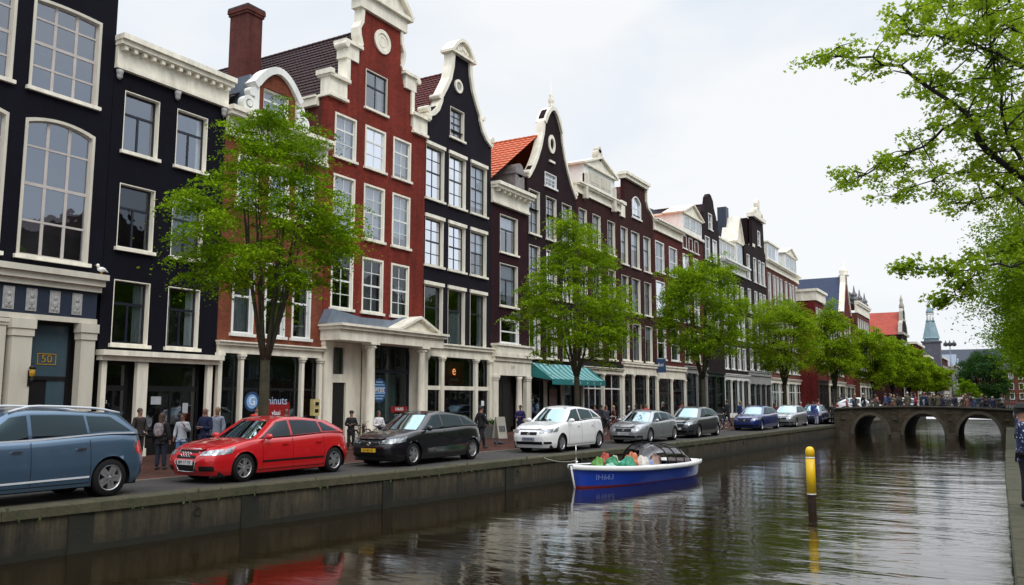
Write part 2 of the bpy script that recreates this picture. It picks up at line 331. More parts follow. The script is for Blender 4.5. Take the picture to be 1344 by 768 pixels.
for (a, b_), (c, d) in zip(ql, ql[1:]):
    left.quad((-900, b_, -.004), (a-.3, b_, -.004), (c-.3, d, -.004), (-900, d, -.004))
structure('ground', left, GROUND)
structure('far_ground', MB().quad((-900, 150, -.006), (900, 150, -.006), (900, 2500, -.006), (-900, 2500, -.006)), GROUND)
right = MB()
for (a, b_), (c, d) in zip(QR, QR[1:]): right.quad((a+.5, b_, -.004), (900, b_, -.004), (900, d, -.004), (c+.5, d, -.004))
structure('right_bank_ground', right, GROUND)
lane = MB()
for (a, b_), (c, d) in zip(ql[:-1], ql[1:-1]): lane.quad((a-3.3, b_, .004), (a-.3, b_, .004), (c-.3, d, .004), (c-3.3, d, .004))
structure('parking_lane', lane, ASPH)
ch = MB()
for (a, b_), (c, d) in zip(ql[:-1], ql[1:-1]): ch.quad((-28.2, b_, .008), (a-3.3, b_, .008), (c-3.3, d, .008), (-28.2, d, .008))
structure('brick_pavement', ch, REDP)
kb = MB()
for (a, b_), (c, d) in zip(ql[:-1], ql[1:-1]):
    P = [(a-3.42, b_), (a-3.28, b_), (c-3.28, d), (c-3.42, d)]
    kb.add([(x, y, 0) for x, y in P]+[(x, y, .035) for x, y in P], [(4, 5, 6, 7), (1, 2, 6, 5), (0, 3, 7, 4)])
structure('kerb', kb, mat('kerb_stone', (.16, .14, .12), .8, .3, 3))
def quay(line, side, label, name):
    root = thing(name, label, 'quay wall', (0, 0, 0))
    wl = MB(); cp = MB()
    ys = []
    for (a, b_), (c, d) in zip(line, line[1:]):
        n = max(1, int((d-b_)/1.6))
        for i in range(n): ys.append((a+(c-a)*i/n, b_+(d-b_)*i/n))
    ys.append(line[-1])
    for i, ((a, b_), (c, d)) in enumerate(zip(ys, ys[1:])):
        g = .006; dz = random.uniform(-.006, .006); dx = random.uniform(-.008, .008)
        s = side
        P = [(a+dx, b_+g), (a-s*.55+dx, b_+g), (c-s*.55+dx, d-g), (c+dx, d-g)]
        z0, z1 = -.20, .012+dz
        cp.add([(x, y, z0) for x, y in P]+[(P[0][0]-s*.025, P[0][1], z1), (P[1][0], P[1][1], z1), (P[2][0], P[2][1], z1), (P[3][0]-s*.025, P[3][1], z1)]+[(P[0][0], P[0][1], z1-.03), (P[3][0], P[3][1], z1-.03)],
               [(4, 5, 6, 7), (0, 1, 2, 3), (8, 4, 7, 9), (0, 8, 9, 3), (0, 1, 5, 4, 8), (3, 9, 7, 6, 2)])
        wl.quad((a-s*.07, b_, -2.2), (c-s*.07, d, -2.2), (c-s*.07, d, -.15), (a-s*.07, b_, -.15))
    cp.build('coping_stones', COPE, root); wl.build('wall_face', QWALL, root)
    return root
ql_root = quay(QL, 1, 'mossy grey concrete quay wall running under the row of parked cars', 'quay_wall')
for px, wpx in ((112, 23), (323, 22), (514, 11), (655, 9), (742, 6)):
    y = on_x(px, 690 if px < 200 else 650 if px < 400 else 620, qx(20 if px > 400 else 12))[0]
    k = qx(y)
    wy = .55
    MB().box(k-.07, k-.045, y-wy/2, y+wy/2, -1.2, -.201).build('stain', QSTAIN, ql_root)
wm = MB()
for (a, b_), (c, d) in zip(QL, QL[1:]): wm.quad((a-.066, b_, -1.05), (c-.066, d, -1.05), (c-.066, d, -.84), (a-.066, b_, -.88))
wm.build('weed_line', QSTAIN, ql_root)
for y in (13.6, 19.7, 26.2, 33.5, 41.5, 50.5):      # iron mooring rings and a few weeds in the joints
    k = qx(y)-.07; rg_ = MB(); rg_.tube([(k+.03, y+.09*math.sin(t*PI/8), -.46+.09*math.cos(t*PI/8)) for t in range(17)], .012, 5, cap=False); rg_.box(k, k+.035, y-.03, y+.03, -.40, -.34); rg_.build('mooring_ring', QSTAIN, ql_root)
wd = random.Random(8); wv = MB()
for _ in range(150):
    y = wd.uniform(9, 70); x = qx(y)+.01; z = wd.choice([-.19, -.2, .0, -.21]); h = wd.uniform(.03, .11)
    for _k in range(5):
        a = wd.uniform(-.06, .06); wv.add([(x, y+a*.3, z), (x+.012, y+a*.3+.012, z), (x+wd.uniform(.0, .05), y+a, z+h*(1 if z > -.1 else wd.choice([-1, .6])))], [(0, 1, 2)])
wv.build('weed_tufts', mat('weed_green', (.06, .09, .02), .8, .4, 5), ql_root, recalc=False)
quay(QR, -1, 'low stone quay edge of the right bank under the person in floral jacket', 'quay_wall')
# ------------------------------------------------------------------ houses
FX = -28.0
def window(root, x0, x1, z0, z1, st='white', arch=0, curtain=None, hi=False, inset=.0):
    """casing set in the opening, sash bars, glass, sill. local y<0 is the street side"""
    S = {  # casing width, casing mat, sash mat, verticals, horizontals (fraction from bottom), thick rail index
        'white':  (.10, CREAM, SASHW, 1, (.25, .5, .75), 1), 'white3': (.10, CREAM, SASHW, 1, (.33, .66), 1),
        'navy':   (.17, CREAM, SASHN, 1, (.25, .52, .76), 1), 'navy2': (.16, CREAM, SASHN, 1, (.64,), 0),
        'tall':   (.17, CREAM, SASHN, 0, (.62,), 0), 'plain': (.10, WHITE, SASHW, 0, (.5,), 0), 'plainv': (.10, WHITE, SASHW, 1, (.5,), 0),
        'big':    (.10, BONE, SASHP, 2, (.25, .52, .80), 1), 'dark': (.05, BONE, SASHN, 1, (.6,), 0), 'bars': (.06, WHITE, SASHW, 2, (.33, .66), 1)}[st]
    cw, cm, sm_, nv, hz, thick = S
    def arc(a, b, zt, rise, n=8): return [(a+(b-a)*i/n, zt+rise*(1-(2*i/n-1)**2)) for i in range(n+1)]
    deep = st in ('navy', 'navy2', 'tall'); dq = .17 if deep else (.06 if st in ('plain', 'plainv', 'big') else .02)
    if deep: cw = .032
    W = MB(); yo, yi = (-.006 if deep else -.03), (.27 if deep else .15+dq)
    if arch:
        outer = [(x0, z0), (x1, z0)]+arc(x1, x0, z1-arch, arch); inner = [(x0+cw, z0+.04), (x1-cw, z0+.04)]+arc(x1-cw, x0+cw, z1-arch-cw, arch)
    else:
        outer = [(x0, z0), (x1, z0), (x1, z1), (x0, z1)]; inner = [(x0+cw, z0+.04), (x1-cw, z0+.04), (x1-cw, z1-cw), (x0+cw, z1-cw)]
    W.prism(outer, yo, yi, [inner])
    o = W.build('window', cm, root)
    a0, a1, b0, b1 = x0+cw, x1-cw, z0+.04, z1-cw
    s = MB(); t = .07 if deep else .045
    ys0, ys1 = .055+dq, .10+dq
    top = b1
    if arch:
        in2 = [(a0+t, b0+t), (a1-t, b0+t)]+arc(a1-t, a0+t, b1-arch-t, arch); s.prism([(a0, b0), (a1, b0)]+arc(a1, a0, b1-arch, arch), ys0, ys1, [in2])
    else: s.prism([(a0, b0), (a1, b0), (a1, b1), (a0, b1)], ys0, ys1, [[(a0+t, b0+t), (a1-t, b0+t), (a1-t, b1-t), (a0+t, b1-t)]])
    for i, h in enumerate(hz):
        z = b0+(b1-arch*.3-b0)*h; hh = .045 if i == thick else .018
        if st == 'big': hh = .055 if i == 1 else .035
        s.box(a0+t, a1-t, ys0-.012, ys1-.004, z-hh, z+hh)
    for i in range(nv):
        x = a0+(a1-a0)*(i+1)/(nv+1); hw = .016 if st != 'big' else .05
        if st == 'navy2': s.box(x-.04, x+.04, ys0-.006, ys1-.006, b0+t, b0+(b1-b0)*hz[0]); continue
        zt = b1-t if not arch else b1-arch*(2*(i+1)/(nv+1)-1)**2-t
        s.box(x-hw, x+hw, ys0-.006, ys1-.006, b0+t, zt)
    s.build('sash', sm_, o)
    p = MB()
    if arch: p.prism([(a0+.01, b0+.01), (a1-.01, b0+.01)]+arc(a1-.01, a0+.01, b1-arch-.01, arch), .075+dq, .079+dq, front_only=True)
    else: p.quad(*[(x_, .077+dq, z_) for x_, z_ in ((a0+.01, b0+.01), (a1-.01, b0+.01), (a1-.01, b1-.01), (a0+.01, b1-.01))])
    p.build('pane', PANEHI if hi else PANE, o)
    sl = MB(); sl.box(x0-.09, x1+.09, -.13, .05, z0-.13, z0-.002); sl.build('sill', WHITE if cm is WHITE else CREAM, o)
    if curtain is None: curtain = random.choice(['none', 'sides', 'blind', 'net', 'sides'])
    if curtain != 'none':
        c = MB()
        if curtain == 'sides':
            for (u, v) in ((a0, a0+(a1-a0)*random.uniform(.15, .3)), (a1-(a1-a0)*random.uniform(.15, .3), a1)):
                c.grid(lambda i, j, u=u, v=v: (u+(v-u)*i, .36+.03*math.sin(i*26), b0+(b1-b0)*j), 20, 1)
            c.build('curtain', CURT, o)
        elif curtain == 'net':
            h = random.uniform(.45, .95); c.grid(lambda i, j: (a0+(a1-a0)*i, .34+.02*math.sin(i*50), b0+(b1-b0)*h*j), 40, 1); c.build('curtain', CURT, o)
        else:
            h = random.uniform(.35, .95) if curtain == 'blind' else random.uniform(.82, 1.0); c.quad((a0, .3, b1-(b1-b0)*h), (a1, .3, b1-(b1-b0)*h), (a1, .3, b1), (a0, .3, b1)); c.build('blind', BLIND, o)
    return o
def roof_ridge(root, W, ze, zr, y0, y1, m, x0=0, x1=None, tile=.26, row=.32, name='roof'):
    """pantiled gable roof, ridge running back into the block"""
    x1 = W if x1 is None else x1; xc = (x0+x1)/2; r = MB()
    for sgn, xe in ((-1, x0), (1, x1)):
        L = math.hypot(xc-xe, zr-ze); nr = max(4, int(L/row)); nt_ = int((y1-y0)/tile)
        nx, nz = (zr-ze)/L*sgn, abs(xc-xe)/L
        if sgn > 0: r.quad((xc, y0, zr), (xe, y0, ze), (xe, y1, ze), (xc, y1, zr)); continue
        def fn(u, v):
            i = u*nr*2; k = int(round(i)); rowf = (k//2+(k % 2)*.98)/nr; lift = .05 if k % 2 == 0 else .0
            y = y0+(y1-y0)*v; ph = v*nt_*2*PI
            h = lift+.035*abs(math.sin(ph/2))
            return (xe+(xc-xe)*min(1, rowf)+nx*h, y, ze+(zr-ze)*min(1, rowf)+nz*h)
        r.grid(fn, nr*2, nt_*4, smooth=False)
    o = r.build(name, m, root, recalc=False)
    rc = MB(); n = int((y1-y0)/.38)
    for i in range(n): rc.tube([(xc, y0+i*.38, zr+.02), (xc, y0+i*.38+.36, zr+.04)], .11, 8)
    rc.build('ridge_tiles', m, o); return o
def body(root, W, D, z1, m, z0=0.0, y0=.02, e=.006):
    """side and rear walls"""
    b = MB(); b.quad((e, y0, z0), (e, D, z0), (e, D, z1), (e, y0, z1)); b.quad((W-e, y0, z0), (W-e, D, z0), (W-e, D, z1), (W-e, y0, z1)); b.quad((e, D, z0), (W-e, D, z0), (W-e, D, z1), (e, D, z1))
    b.build('side_wall', m, root)
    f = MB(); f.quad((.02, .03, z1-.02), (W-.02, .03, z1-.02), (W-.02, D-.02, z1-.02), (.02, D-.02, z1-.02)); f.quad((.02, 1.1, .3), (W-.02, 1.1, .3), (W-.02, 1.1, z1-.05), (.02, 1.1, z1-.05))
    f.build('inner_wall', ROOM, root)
def facade(root, outline, holes, m, th=.28): return MB().prism(outline, 0, th, holes).build('wall', m, root)
def dentil_cornice(root, x0, x1, z0, z1, m=CREAM, dep=.45, dent=True, name='cornice', n=None, frieze=None):
    h = z1-z0; c = MB()
    c.box(x0-.06, x1+.06, -dep, .3, z1-h*.16, z1); c.box(x0-.03, x1+.03, -dep*.78, .3, z1-h*.30, z1-h*.163)
    c.box(x0, x1, -dep*.22, .3, z0+h*.12, z1-h*.303); c.box(x0-.02, x1+.02, -dep*.34, .3, z0, z0+h*.117)
    if dent:
        n = n or max(4, int((x1-x0)/.42))
        for i in range(n):
            x = x0+(x1-x0)*(i+.5)/n; c.box(x-.07, x+.07, -dep*.66, -dep*.22-.002, z1-h*.44, z1-h*.305)
    return c.build(name, m, root)
def pilaster(mb, x0, x1, z0, z1, y=-.14, cap=.22):
    mb.box(x0, x1, y, .05, z0+.3, z1-cap); mb.box(x0-.05, x1+.05, y-.05, .05, z0, z0+.298); mb.box(x0-.04, x1+.04, y-.04, .05, z1-cap+.002, z1-cap*.55); mb.box(x0-.08, x1+.08, y-.08, .05, z1-cap*.548, z1)
def shopfront(root, x0, x1, zt, bays, m=CREAM, sash=SASHN, ent=.45, dep=.2, ztr=None, stall=.5, cornice=True, pil=.26, gl=None):
    """bays: list of (width share, type)"""
    f = MB(); gl = gl or SHOPG
    top = zt-ent if cornice else zt
    n = len(bays); tot = sum(b[0] for b in bays); x = x0+pil; span = x1-x0-pil*(n+1)
    fr = f
    pilaster(f, x0, x0+pil-.04, 0, top-.004)
    res = []
    for sh, ty in bays:
        w_ = span*sh/tot; res.append((x, x+w_, ty)); x += w_+pil
        pilaster(f, x-pil+.04, x-.04 if x < x1-.1 else x1, 0, top-.004)
    if cornice:
        f.box(x0, x1, -dep*.5, .05, top, zt-ent*.35); f.box(x0-.05, x1+.05, -dep*1.2, .05, zt-ent*.348, zt-ent*.12); f.box(x0-.09, x1+.09, -dep*1.6, .05, zt-ent*.118, zt)
    fo = f.build('shopfront', m, root)
    for a, b, ty in res:
        ztr_ = ztr or top*.72
        fm = MB(); t = .07; yb, yc = .04, .12
        if ty in ('glass', 'glass2', 'glass3'):
            nb = {'glass': 1, 'glass2': 2, 'glass3': 3}[ty]
            st = MB(); st.box(a-.03, b+.03, -.02, .12, 0, stall); st.build('stall_riser', m if stall > .4 else DARKW, fo)
            ops = []
            for i in range(nb):
                u, v = a+(b-a)*i/nb+t/2, a+(b-a)*(i+1)/nb-t/2
                ops += [[(u, stall+t), (v, stall+t), (v, ztr_-t), (u, ztr_-t)], [(u, ztr_+t*.4), (v, ztr_+t*.4), (v, top-t), (u, top-t)]]
            fm.prism([(a-.03, stall+.002), (b+.03, stall+.002), (b+.03, top), (a-.03, top)], yb, yc, ops)
            w_ = fm.build('shop_window', sash, fo)
            MB().quad((a, .085, stall+.03), (b, .085, stall+.03), (b, .085, top-.03), (a, .085, top-.03)).build('pane', gl, w_)
        elif ty == 'door':
            zd = min(ztr_, 2.75)
            fm.prism([(a-.03, 0), (b+.03, 0), (b+.03, top), (a-.03, top)], yb, yc, [[(a+t, zd+t*.5), (b-t, zd+t*.5), (b-t, top-t), (a+t, top-t)], [(a+.16, 1.0), (b-.16, 1.0), (b-.16, zd-.2), (a+.16, zd-.2)]])
            w_ = fm.build('door', DARKW, fo)
            MB().quad((a, .085, .9), (b, .085, .9), (b, .085, top-.03), (a, .085, top-.03)).build('pane', gl, w_)
            MB().tube([(b-.22, 0, 1.0), (b-.22, -.02, 1.15)], .018, 6).build('handle', CHROME, w_)
        else:
            fm.box(a-.03, b+.03, yc, yc+.05, 0, top); fm.box(a+.1, a+(b-a)*.48, yc-.03, yc-.002, .15, min(2.5, top-.5)); fm.box(a+(b-a)*.52, b-.1, yc-.03, yc-.002, .15, min(2.5, top-.5))
            fm.build('door', DARKW, fo)
    return fo, res
def mirror_outline(c, half, z0):
    """half: (offset from centre, z) from base up to the top -> closed outline"""
    L = [(c-d, z) for d, z in half]; R = [(c+d, z) for d, z in half][::-1]
    if half[-1][0] == 0: R = R[1:]
    return [(c-half[0][0], z0)]+L+R+[(c+half[0][0], z0)]
def disc(mb, cx, cz, r, y0, y1, n=24, rin=0, rz=None):
    rz = rz or r
    p = [(cx+r*math.cos(2*PI*i/n), cz+rz*math.sin(2*PI*i/n)) for i in range(n)]
    h = [[(cx+rin*math.cos(2*PI*i/n), cz+rin*rz/r*math.sin(2*PI*i/n)) for i in range(n)]] if rin else []
    return mb.prism(p, y0, y1, h)
def house_at(name, label, Y0, X=FX, rz=PI/2): return thing(name, label, 'house', (X, Y0, 0), rz)
NAVY = brick('navy_painted_brick', (.0048, .0042, .0115), (.0028, .0026, .0070), var=.2, grime=.35, bump=.8)
NAVY2 = brick('navy_painted_brick_second', (.0042, .0040, .0105), (.0025, .0025, .0065), var=.2, grime=.35, bump=.8)
BR_RED = brick('bright_red_brick', (.27, .030, .017), (.11, .035, .026), var=.34, grime=.3, bump=.7, mort=.014)
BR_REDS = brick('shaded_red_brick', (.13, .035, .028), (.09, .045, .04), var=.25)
BR_ORG = brick('orange_red_brick', (.24, .062, .03), (.17, .08, .055), var=.3)
P_CHAR = brick('charcoal_painted_brick', (.0125, .0098, .018), (.008, .0065, .012), var=.2, grime=.35, bump=.8)
BR_MAR = brick('maroon_brick', (.030, .006, .010), (.016, .006, .009), var=.2, grime=.25)
BR_PLUM = brick('plum_brown_brick', (.022, .008, .011), (.013, .006, .008), var=.25)
BR_BRN = brick('brown_brick', (.050, .013, .012), (.02, .008, .008), var=.25)
BR_BRN2 = brick('warm_brown_brick', (.105, .021, .017), (.06, .02, .017), var=.25)
BR_DK = brick('sooty_brick', (.020, .009, .010), (.013, .008, .009), var=.25)
BR_RR = brick('reddish_brick', (.17, .050, .036), (.09, .045, .036), var=.3)
BR_RR2 = brick('deep_red_brick', (.17, .020, .018), (.06, .018, .016), var=.3)
T_DARK = mat('dark_glazed_tiles', (.045, .017, .018), .6, .5, 5, spec=.2, col2=(.014, .007, .008))
T_RED = mat('oxblood_tiles', (.11, .016, .014), .6, .45, 3, spec=.25)
T_ORG = mat('orange_tiles', (.56, .105, .026), .55, .4, 4, spec=.3)
T_SLATE = mat('blue_slate', (.028, .038, .062), .45, .3, 3, spec=.5)
T_SLATE2 = mat('bright_blue_slate', (.018, .034, .085), .55, .25, 2, spec=.4)
GOLD = mat('gold_leaf', (.75, .45, .06), .3, .1, 3, metal=.6)
def rel(Y0, *r): return [(a-Y0, b-Y0) for a, b in r]
def rect(x0, x1, z0, z1): return [(x0, z0), (x1, z0), (x1, z1), (x0, z1)]
def rows(root, cols, specs):
    """builds the windows and returns the holes of a facade"""
    H = []
    for z0, z1, st, hi in specs:
        for a, b in cols:
            window(root, a, b, z0, z1, st, hi=hi, curtain='full' if st in ('white', 'white3') and hi else None); H.append(rect(a+.004, b-.004, z0+.004, z1-.004))
    return H
def arcp(a, b, zt, rise, n=10): return [(a+(b-a)*i/n, zt+rise*(1-(2*i/n-1)**2)) for i in range(n+1)]

# H1: navy house with the huge bay windows -----------------------------------
Y0 = 9.2; r = house_at('navy_mansion', 'tall navy house at far left with huge many-paned windows over a cream shopfront', Y0)
W = 18.6-Y0; H = []
for a, b in ((12.1, 14.95), (15.5, 18.02)):
    a -= Y0; b -= Y0
    for z0, z1, ar in ((12.6, 15.85, .06), (6.85, 11.7, .22), (17.2, 19.6, 0)):
        window(r, a, b, z0, z1, 'big', arch=ar, hi=True, curtain='none'); H.append([(a+.01, z0+.01), (b-.01, z0+.01)]+(arcp(b-.01, a+.01, z1-ar-.01, ar) if ar else [(b-.01, z1-.01), (a+.01, z1-.01)]))
facade(r, rect(0, W, 5.9, 21), H, NAVY, .3); body(r, W, 11, 21, NAVY)
MB().box(-.1, W+.06, -.4, 11, 21, 21.5).build('cornice', CREAM, r)
c = MB(); zc = 5.85
c.box(0, W-.05, -.55, .02, zc+.42, zc+.62); c.box(0, W-.1, -.42, .02, zc+.2, zc+.418); c.box(0, W-.14, -.28, .02, zc, zc+.198); c.box(0, W-.2, -.2, .02, 4.72, 4.9)
cc_ = c.build('shop_cornice', BONE, r)
MB().box(0, W-.2, -.12, .02, 4.902, zc-.002).build('frieze', mat('blue_frieze', (.012, .022, .045), .5, .2, 2), cc_)
RELM = mat('relief_panel', (.38, .38, .37), .8, .35, 8, .9, 14)
for yy in (13.6, 14.45, 15.3, 16.05, 16.85, 17.65):
    x = yy-Y0; q = MB(); q.box(x-.18, x+.18, -.15, -.12, 5.0, 5.75); q.box(x-.13, x+.13, -.165, -.15, 5.06, 5.69); q.ball((x, -.165, 5.50), (.07, .035, .08)); q.ball((x, -.165, 5.28), (.09, .035, .12)); q.ball((x-.05, -.165, 5.13), (.05, .03, .06)); q.ball((x+.06, -.165, 5.13), (.04, .03, .06)); q.build('relief_panel', RELM, cc_)
pl = MB()
for yy in (11.6, 15.75, 18.05):
    x = yy-Y0; pilaster(pl, x-.33 if yy < 18 else x-.26, x+.33 if yy < 18 else x+.26, 0, 4.7, -.3, .55)
pl.build('pilaster', BONE, r)
GREY_IN = mat('blue_grey_glass_paint', (.05, .085, .11), .25, .2, .6)
q = MB(); a, b = 16.15-Y0, 17.75-Y0; q.prism(rect(a, b, 0, 4.7), .25, .33, [rect(a+.08, b-.08, .3, 2.75), rect(a+.08, b-.08, 2.87, 4.6)]); d_ = q.build('entrance', DARKW, r)
MB().quad((a, .29, 2.8), (b, .29, 2.8), (b, .29, 4.65), (a, .29, 4.65)).build('fanlight', GREY_IN, d_)
MB().box(a+.09, a+.85, .33, .38, .02, 2.75).build('door', DARKW, d_)
MB().box(a+.86, b-.09, .30, .38, .02, 2.75).build('side_panel', GREY_IN, d_)
text('house_number', '50', .36, GOLD, d_, ((a+b)/2, .275, 3.45), sx=1.1)
fr = MB(); x, z = (a+b)/2, 3.45; fr.prism(rect(x-.33, x+.33, z-.19, z+.19), .27, .28, [rect(x-.3, x+.3, z-.16, z+.16)]); fr.build('number_frame', GOLD, d_)
fo, _ = shopfront(r, 0, 15.3-Y0, 4.7, [(1, 'glass2'), (1, 'glass2'), (1, 'glass')], BONE, cornice=False)
# wall lantern on the pilaster
lm = thing('wall_lantern', 'yellow glass wall lantern with black crown on the cream pilaster by the navy door', 'lantern', (FX+.31, 16.05, 2.95))
LAMPY = mat('amber_glass', (.45, .25, .02), .3, .5, 14, emis=.08)
MB().lathe([(.02, -.14), (.07, -.1), (.09, 0), (.09, .1), (.05, .15)], .16, 0, 0, 10).build('lamp_glass', LAMPY, lm)
k = MB(); k.tube([(0, 0, -.3), (.08, 0, -.3), (.16, 0, -.2)], .018, 6); k.lathe([(.12, .13), (.09, .2), (.03, .25), (.04, .3), (.0, .42)], .16, 0, 0, 10); k.lathe([(.03, -.18), (.07, -.16), (.03, -.28), (.01, -.42)], .16, 0, 0, 8); k.box(0, .03, -.05, .05, -.42, .1); k.build('lamp_frame', BLACKP, lm)
# bird statue on the shop cornice
bd = thing('white_gull', 'small white gull perched on the end of the cream shop cornice', 'bird', (FX+.35, 18.35, 6.47))
q = MB(); q.ball((0, 0, .2), (.09, .17, .09)); q.ball((0, -.15, .33), .06); q.tube([(0, -.12, .25), (0, -.15, .32)], .05, 8); q.tube([(0, .1, .2), (0, .26, .13)], [.05, .015], 6); q.build('body', WHITE, bd)
MB().tube([(0, -.2, .33), (0, -.27, .31)], [.014, .004], 5).build('beak', GOLD, bd)
q = MB(); q.tube([(.03, 0, .12), (.03, 0, 0)], .01, 5); q.tube([(-.03, 0, .12), (-.03, 0, 0)], .01, 5); q.build('leg', GOLD, bd)

# H2: black-navy house with the cream cornice ----------------------------------
Y0 = 18.62; W = 23.84-Y0; r = house_at('dark_canal_house', 'dark navy house with flat cream dentil cornice, second from the left', Y0)
cols = rel(Y0, (19.1, 20.62), (21.42, 22.92)); H = rows(r, cols, [(11.3, 13.6, 'navy2', True), (7.65, 10.05, 'navy2', False), (4.1, 6.45, 'navy2', False)])
facade(r, rect(0, W, 3.7, 14.4), H, NAVY2, .3); body(r, W, 11, 15.2, NAVY2)
dentil_cornice(r, 0, W, 14.3, 15.55, CREAM, .55, n=13)
q = MB()
for x in (.15, W/2+.1, W-.2): q.ball((x, -.1, 14.02), (.11, .1, .14)); q.lathe([(.02, -.2), (.1, -.1), (.12, 0), (.14, .12)], x, -.1, 14.12, 8)
q.build('corbel', RELM, r)
q = MB(); q.box(-.05, W+.1, -.42, .05, 3.66, 3.85); q.box(0, W, -.24, .05, 3.48, 3.658); fo = q.build('shop_cornice', CREAM, r)
q = MB(); pilaster(q, .12, .32, 0, 3.478, -.12, .0); pilaster(q, 1.55, 2.0, 0, 3.478, -.14, .0); pilaster(q, 4.75, 5.0, 0, 3.478, -.12, 0); q.build('pilaster', CREAM, fo)
for i, (a, b) in enumerate(((.36, 1.5), (2.05, 4.7))):
    q = MB(); q.prism(rect(a, b, 0, 3.47), .3, .36, [rect(a+.12, (a+b)/2-.05, .4, 2.4), rect((a+b)/2+.05, b-.12, .4, 2.4), rect(a+.12, b-.12, 2.6, 3.35)]); d_ = q.build('door', DARKW, fo)
    MB().quad((a+.02, .33, .1), (b-.02, .33, .1), (b-.02, .33, 3.4), (a+.02, .33, 3.4)).build('pane', PANE, d_)
    if i: 
        q = MB(); q.box(3.95, 4.2, .285, .295, 1.55, 1.95); q.box(2.5, 2.95, .285, .295, 1.9, 2.2); q.build('notice', mat('notice_paper', (.45, .47, .5), .7, .2, 9), d_)
text('house_number', '12', .16, WHITE, fo, (.6, .28, 2.0))

# H3: orange brick house with the arched dormer --------------------------------
Y0 = 23.86; W = 29.98-Y0; r = house_at('orange_brick_house', 'low orange brick house with white arched dormer above, behind the big elm', Y0)
cols = rel(Y0, (24.55, 25.75), (26.35, 27.6), (28.0, 29.2)); H = rows(r, cols, [(10.3, 12.6, 'white', True), (4.86, 8.1, 'plain', False)])
facade(r, rect(0, W, 4.4, 13.3), H, BR_ORG, .3); body(r, W, 12, 14.3, BR_ORG)
dentil_cornice(r, 0, W, 13.2, 14.45, CREAM, .5, dent=False)
q = MB(); q.box(.3, 1.2, -.13, -.11, 13.5, 14.1); q.box(W-1.2, W-.3, -.13, -.11, 13.5, 14.1); q.build('frieze_panel', RELM, r)
# dormer
a, b = 1.45, 3.95; d_ = MB(); out = [(a, 14.3), (b, 14.3)]+[(b, 15.95)]+arcp(b, a, 15.95, .85)[1:-1]+[(a, 15.95)]
d_.prism(out, -.12, .3, [rect(a+.45, b-.45, 14.6, 15.9)]); dd = d_.build('dormer', BR_ORG, r)
q = MB(); q.band([(a-.25, 15.9)]+[(x, z+.1) for x, z in arcp(a-.1, b+.1, 15.95, .95, 16)]+[(b+.25, 15.9)], .32, -.3, .35); q.box(a-.12, a+.12, -.22, .32, 14.4, 15.85); q.box(b-.12, b+.12, -.22, .32, 14.4, 15.85)
for x, sg in ((a-.12, -1), (b+.12, 1)):
    disc(q, x+sg*.28, 14.85, .36, -.2, .15, 18, .2); disc(q, x+sg*.28, 14.85, .14, -.24, .1, 12); disc(q, x+sg*.12, 15.45, .2, -.2, .15, 14)
q.build('dormer_trim', WHITE, dd)
window(r, a+.45, b-.45, 14.6, 15.9, 'white3', hi=True)
roof_ridge(r, W, 14.45, 17.0, .9, 12, T_DARK)
dm = MB(); dm.box(a, b, .3, 5, 14.4, 16.4); dm.build('dormer_side', LEAD, dd)
fo, res = shopfront(r, .02, W-.02, 4.5, [(.62, 'glass'), (2.3, 'glass'), (.62, 'glass')], CREAM, DARKW, ent=.5, ztr=2.55, stall=.42, pil=.24)
sg = MB(); sg.quad((1.55, .3, 3.0), (4.3, .3, 3.0), (4.3, .3, 3.6), (1.55, .3, 3.6)); sg.build('blind_panel', mat('dark_blue_panel', (.006, .01, .02), .4, .2, 2), fo)
dsp = MB()
for i in range(26):
    x = random.uniform(1.45, 4.4); z = random.uniform(.55, 1.2); dsp.box(x, x+.18, .35, .5, z, z+random.uniform(.1, .3))
dsp.build('display_goods', mat('display_goods', (.5, .12, .08), .5, .6, 6, col2=(.05, .18, .1)), fo)
REDS = mat('red_sign', (.28, .01, .012), .45, .15, 4); WSG = mat('sign_white', (.85, .87, .9), .5, .05, 4); BLS = mat('sign_blue', (.03, .07, .16), .45, .15, 4); BLS3 = mat('sign_pale_blue', (.42, .52, .68), .5, .3, 6); BLS2 = mat('sign_light_blue', (.25, .45, .75), .45, .1, 4)
q = MB(); q.box(2.62, 4.25, .055, .065, 1.3, 1.98); q.build('red_panel', REDS, fo)
q = MB(); disc(q, 2.05, 2.0, .42, .05, .062, 24, .30); q.build('sign_ring', BLS, fo); q = MB(); disc(q, 2.05, 2.0, .31, .052, .066, 24); q.build('sign_disc', BLS2, fo)
text('sign_lettering', 'G', .5, WSG, fo, (2.05, .045, 2.0)); text('sign_lettering', 'Gminuts', .50, BLS3, fo, (3.25, .045, 2.02)); text('sign_lettering', 'vlaai', .3, WSG, fo, (3.45, .045, 1.5))
mb_ = thing('wall_box', 'cream yellow metal box fixed to the pilaster beside the shop window', 'wall box', (FX+.2, 29.35, 1.35))
q = MB(); q.box(0, .22, -.2, .2, 0, .75); q.box(.22, .235, -.15, .15, .42, .66); q.build('case', mat('box_cream', (.55, .45, .2), .5, .2, 4), mb_)
q = MB(); q.box(.236, .245, -.11, .11, .46, .62); q.box(.222, .23, -.12, .12, .14, .3); q.build('dial', BLACKP, mb_)

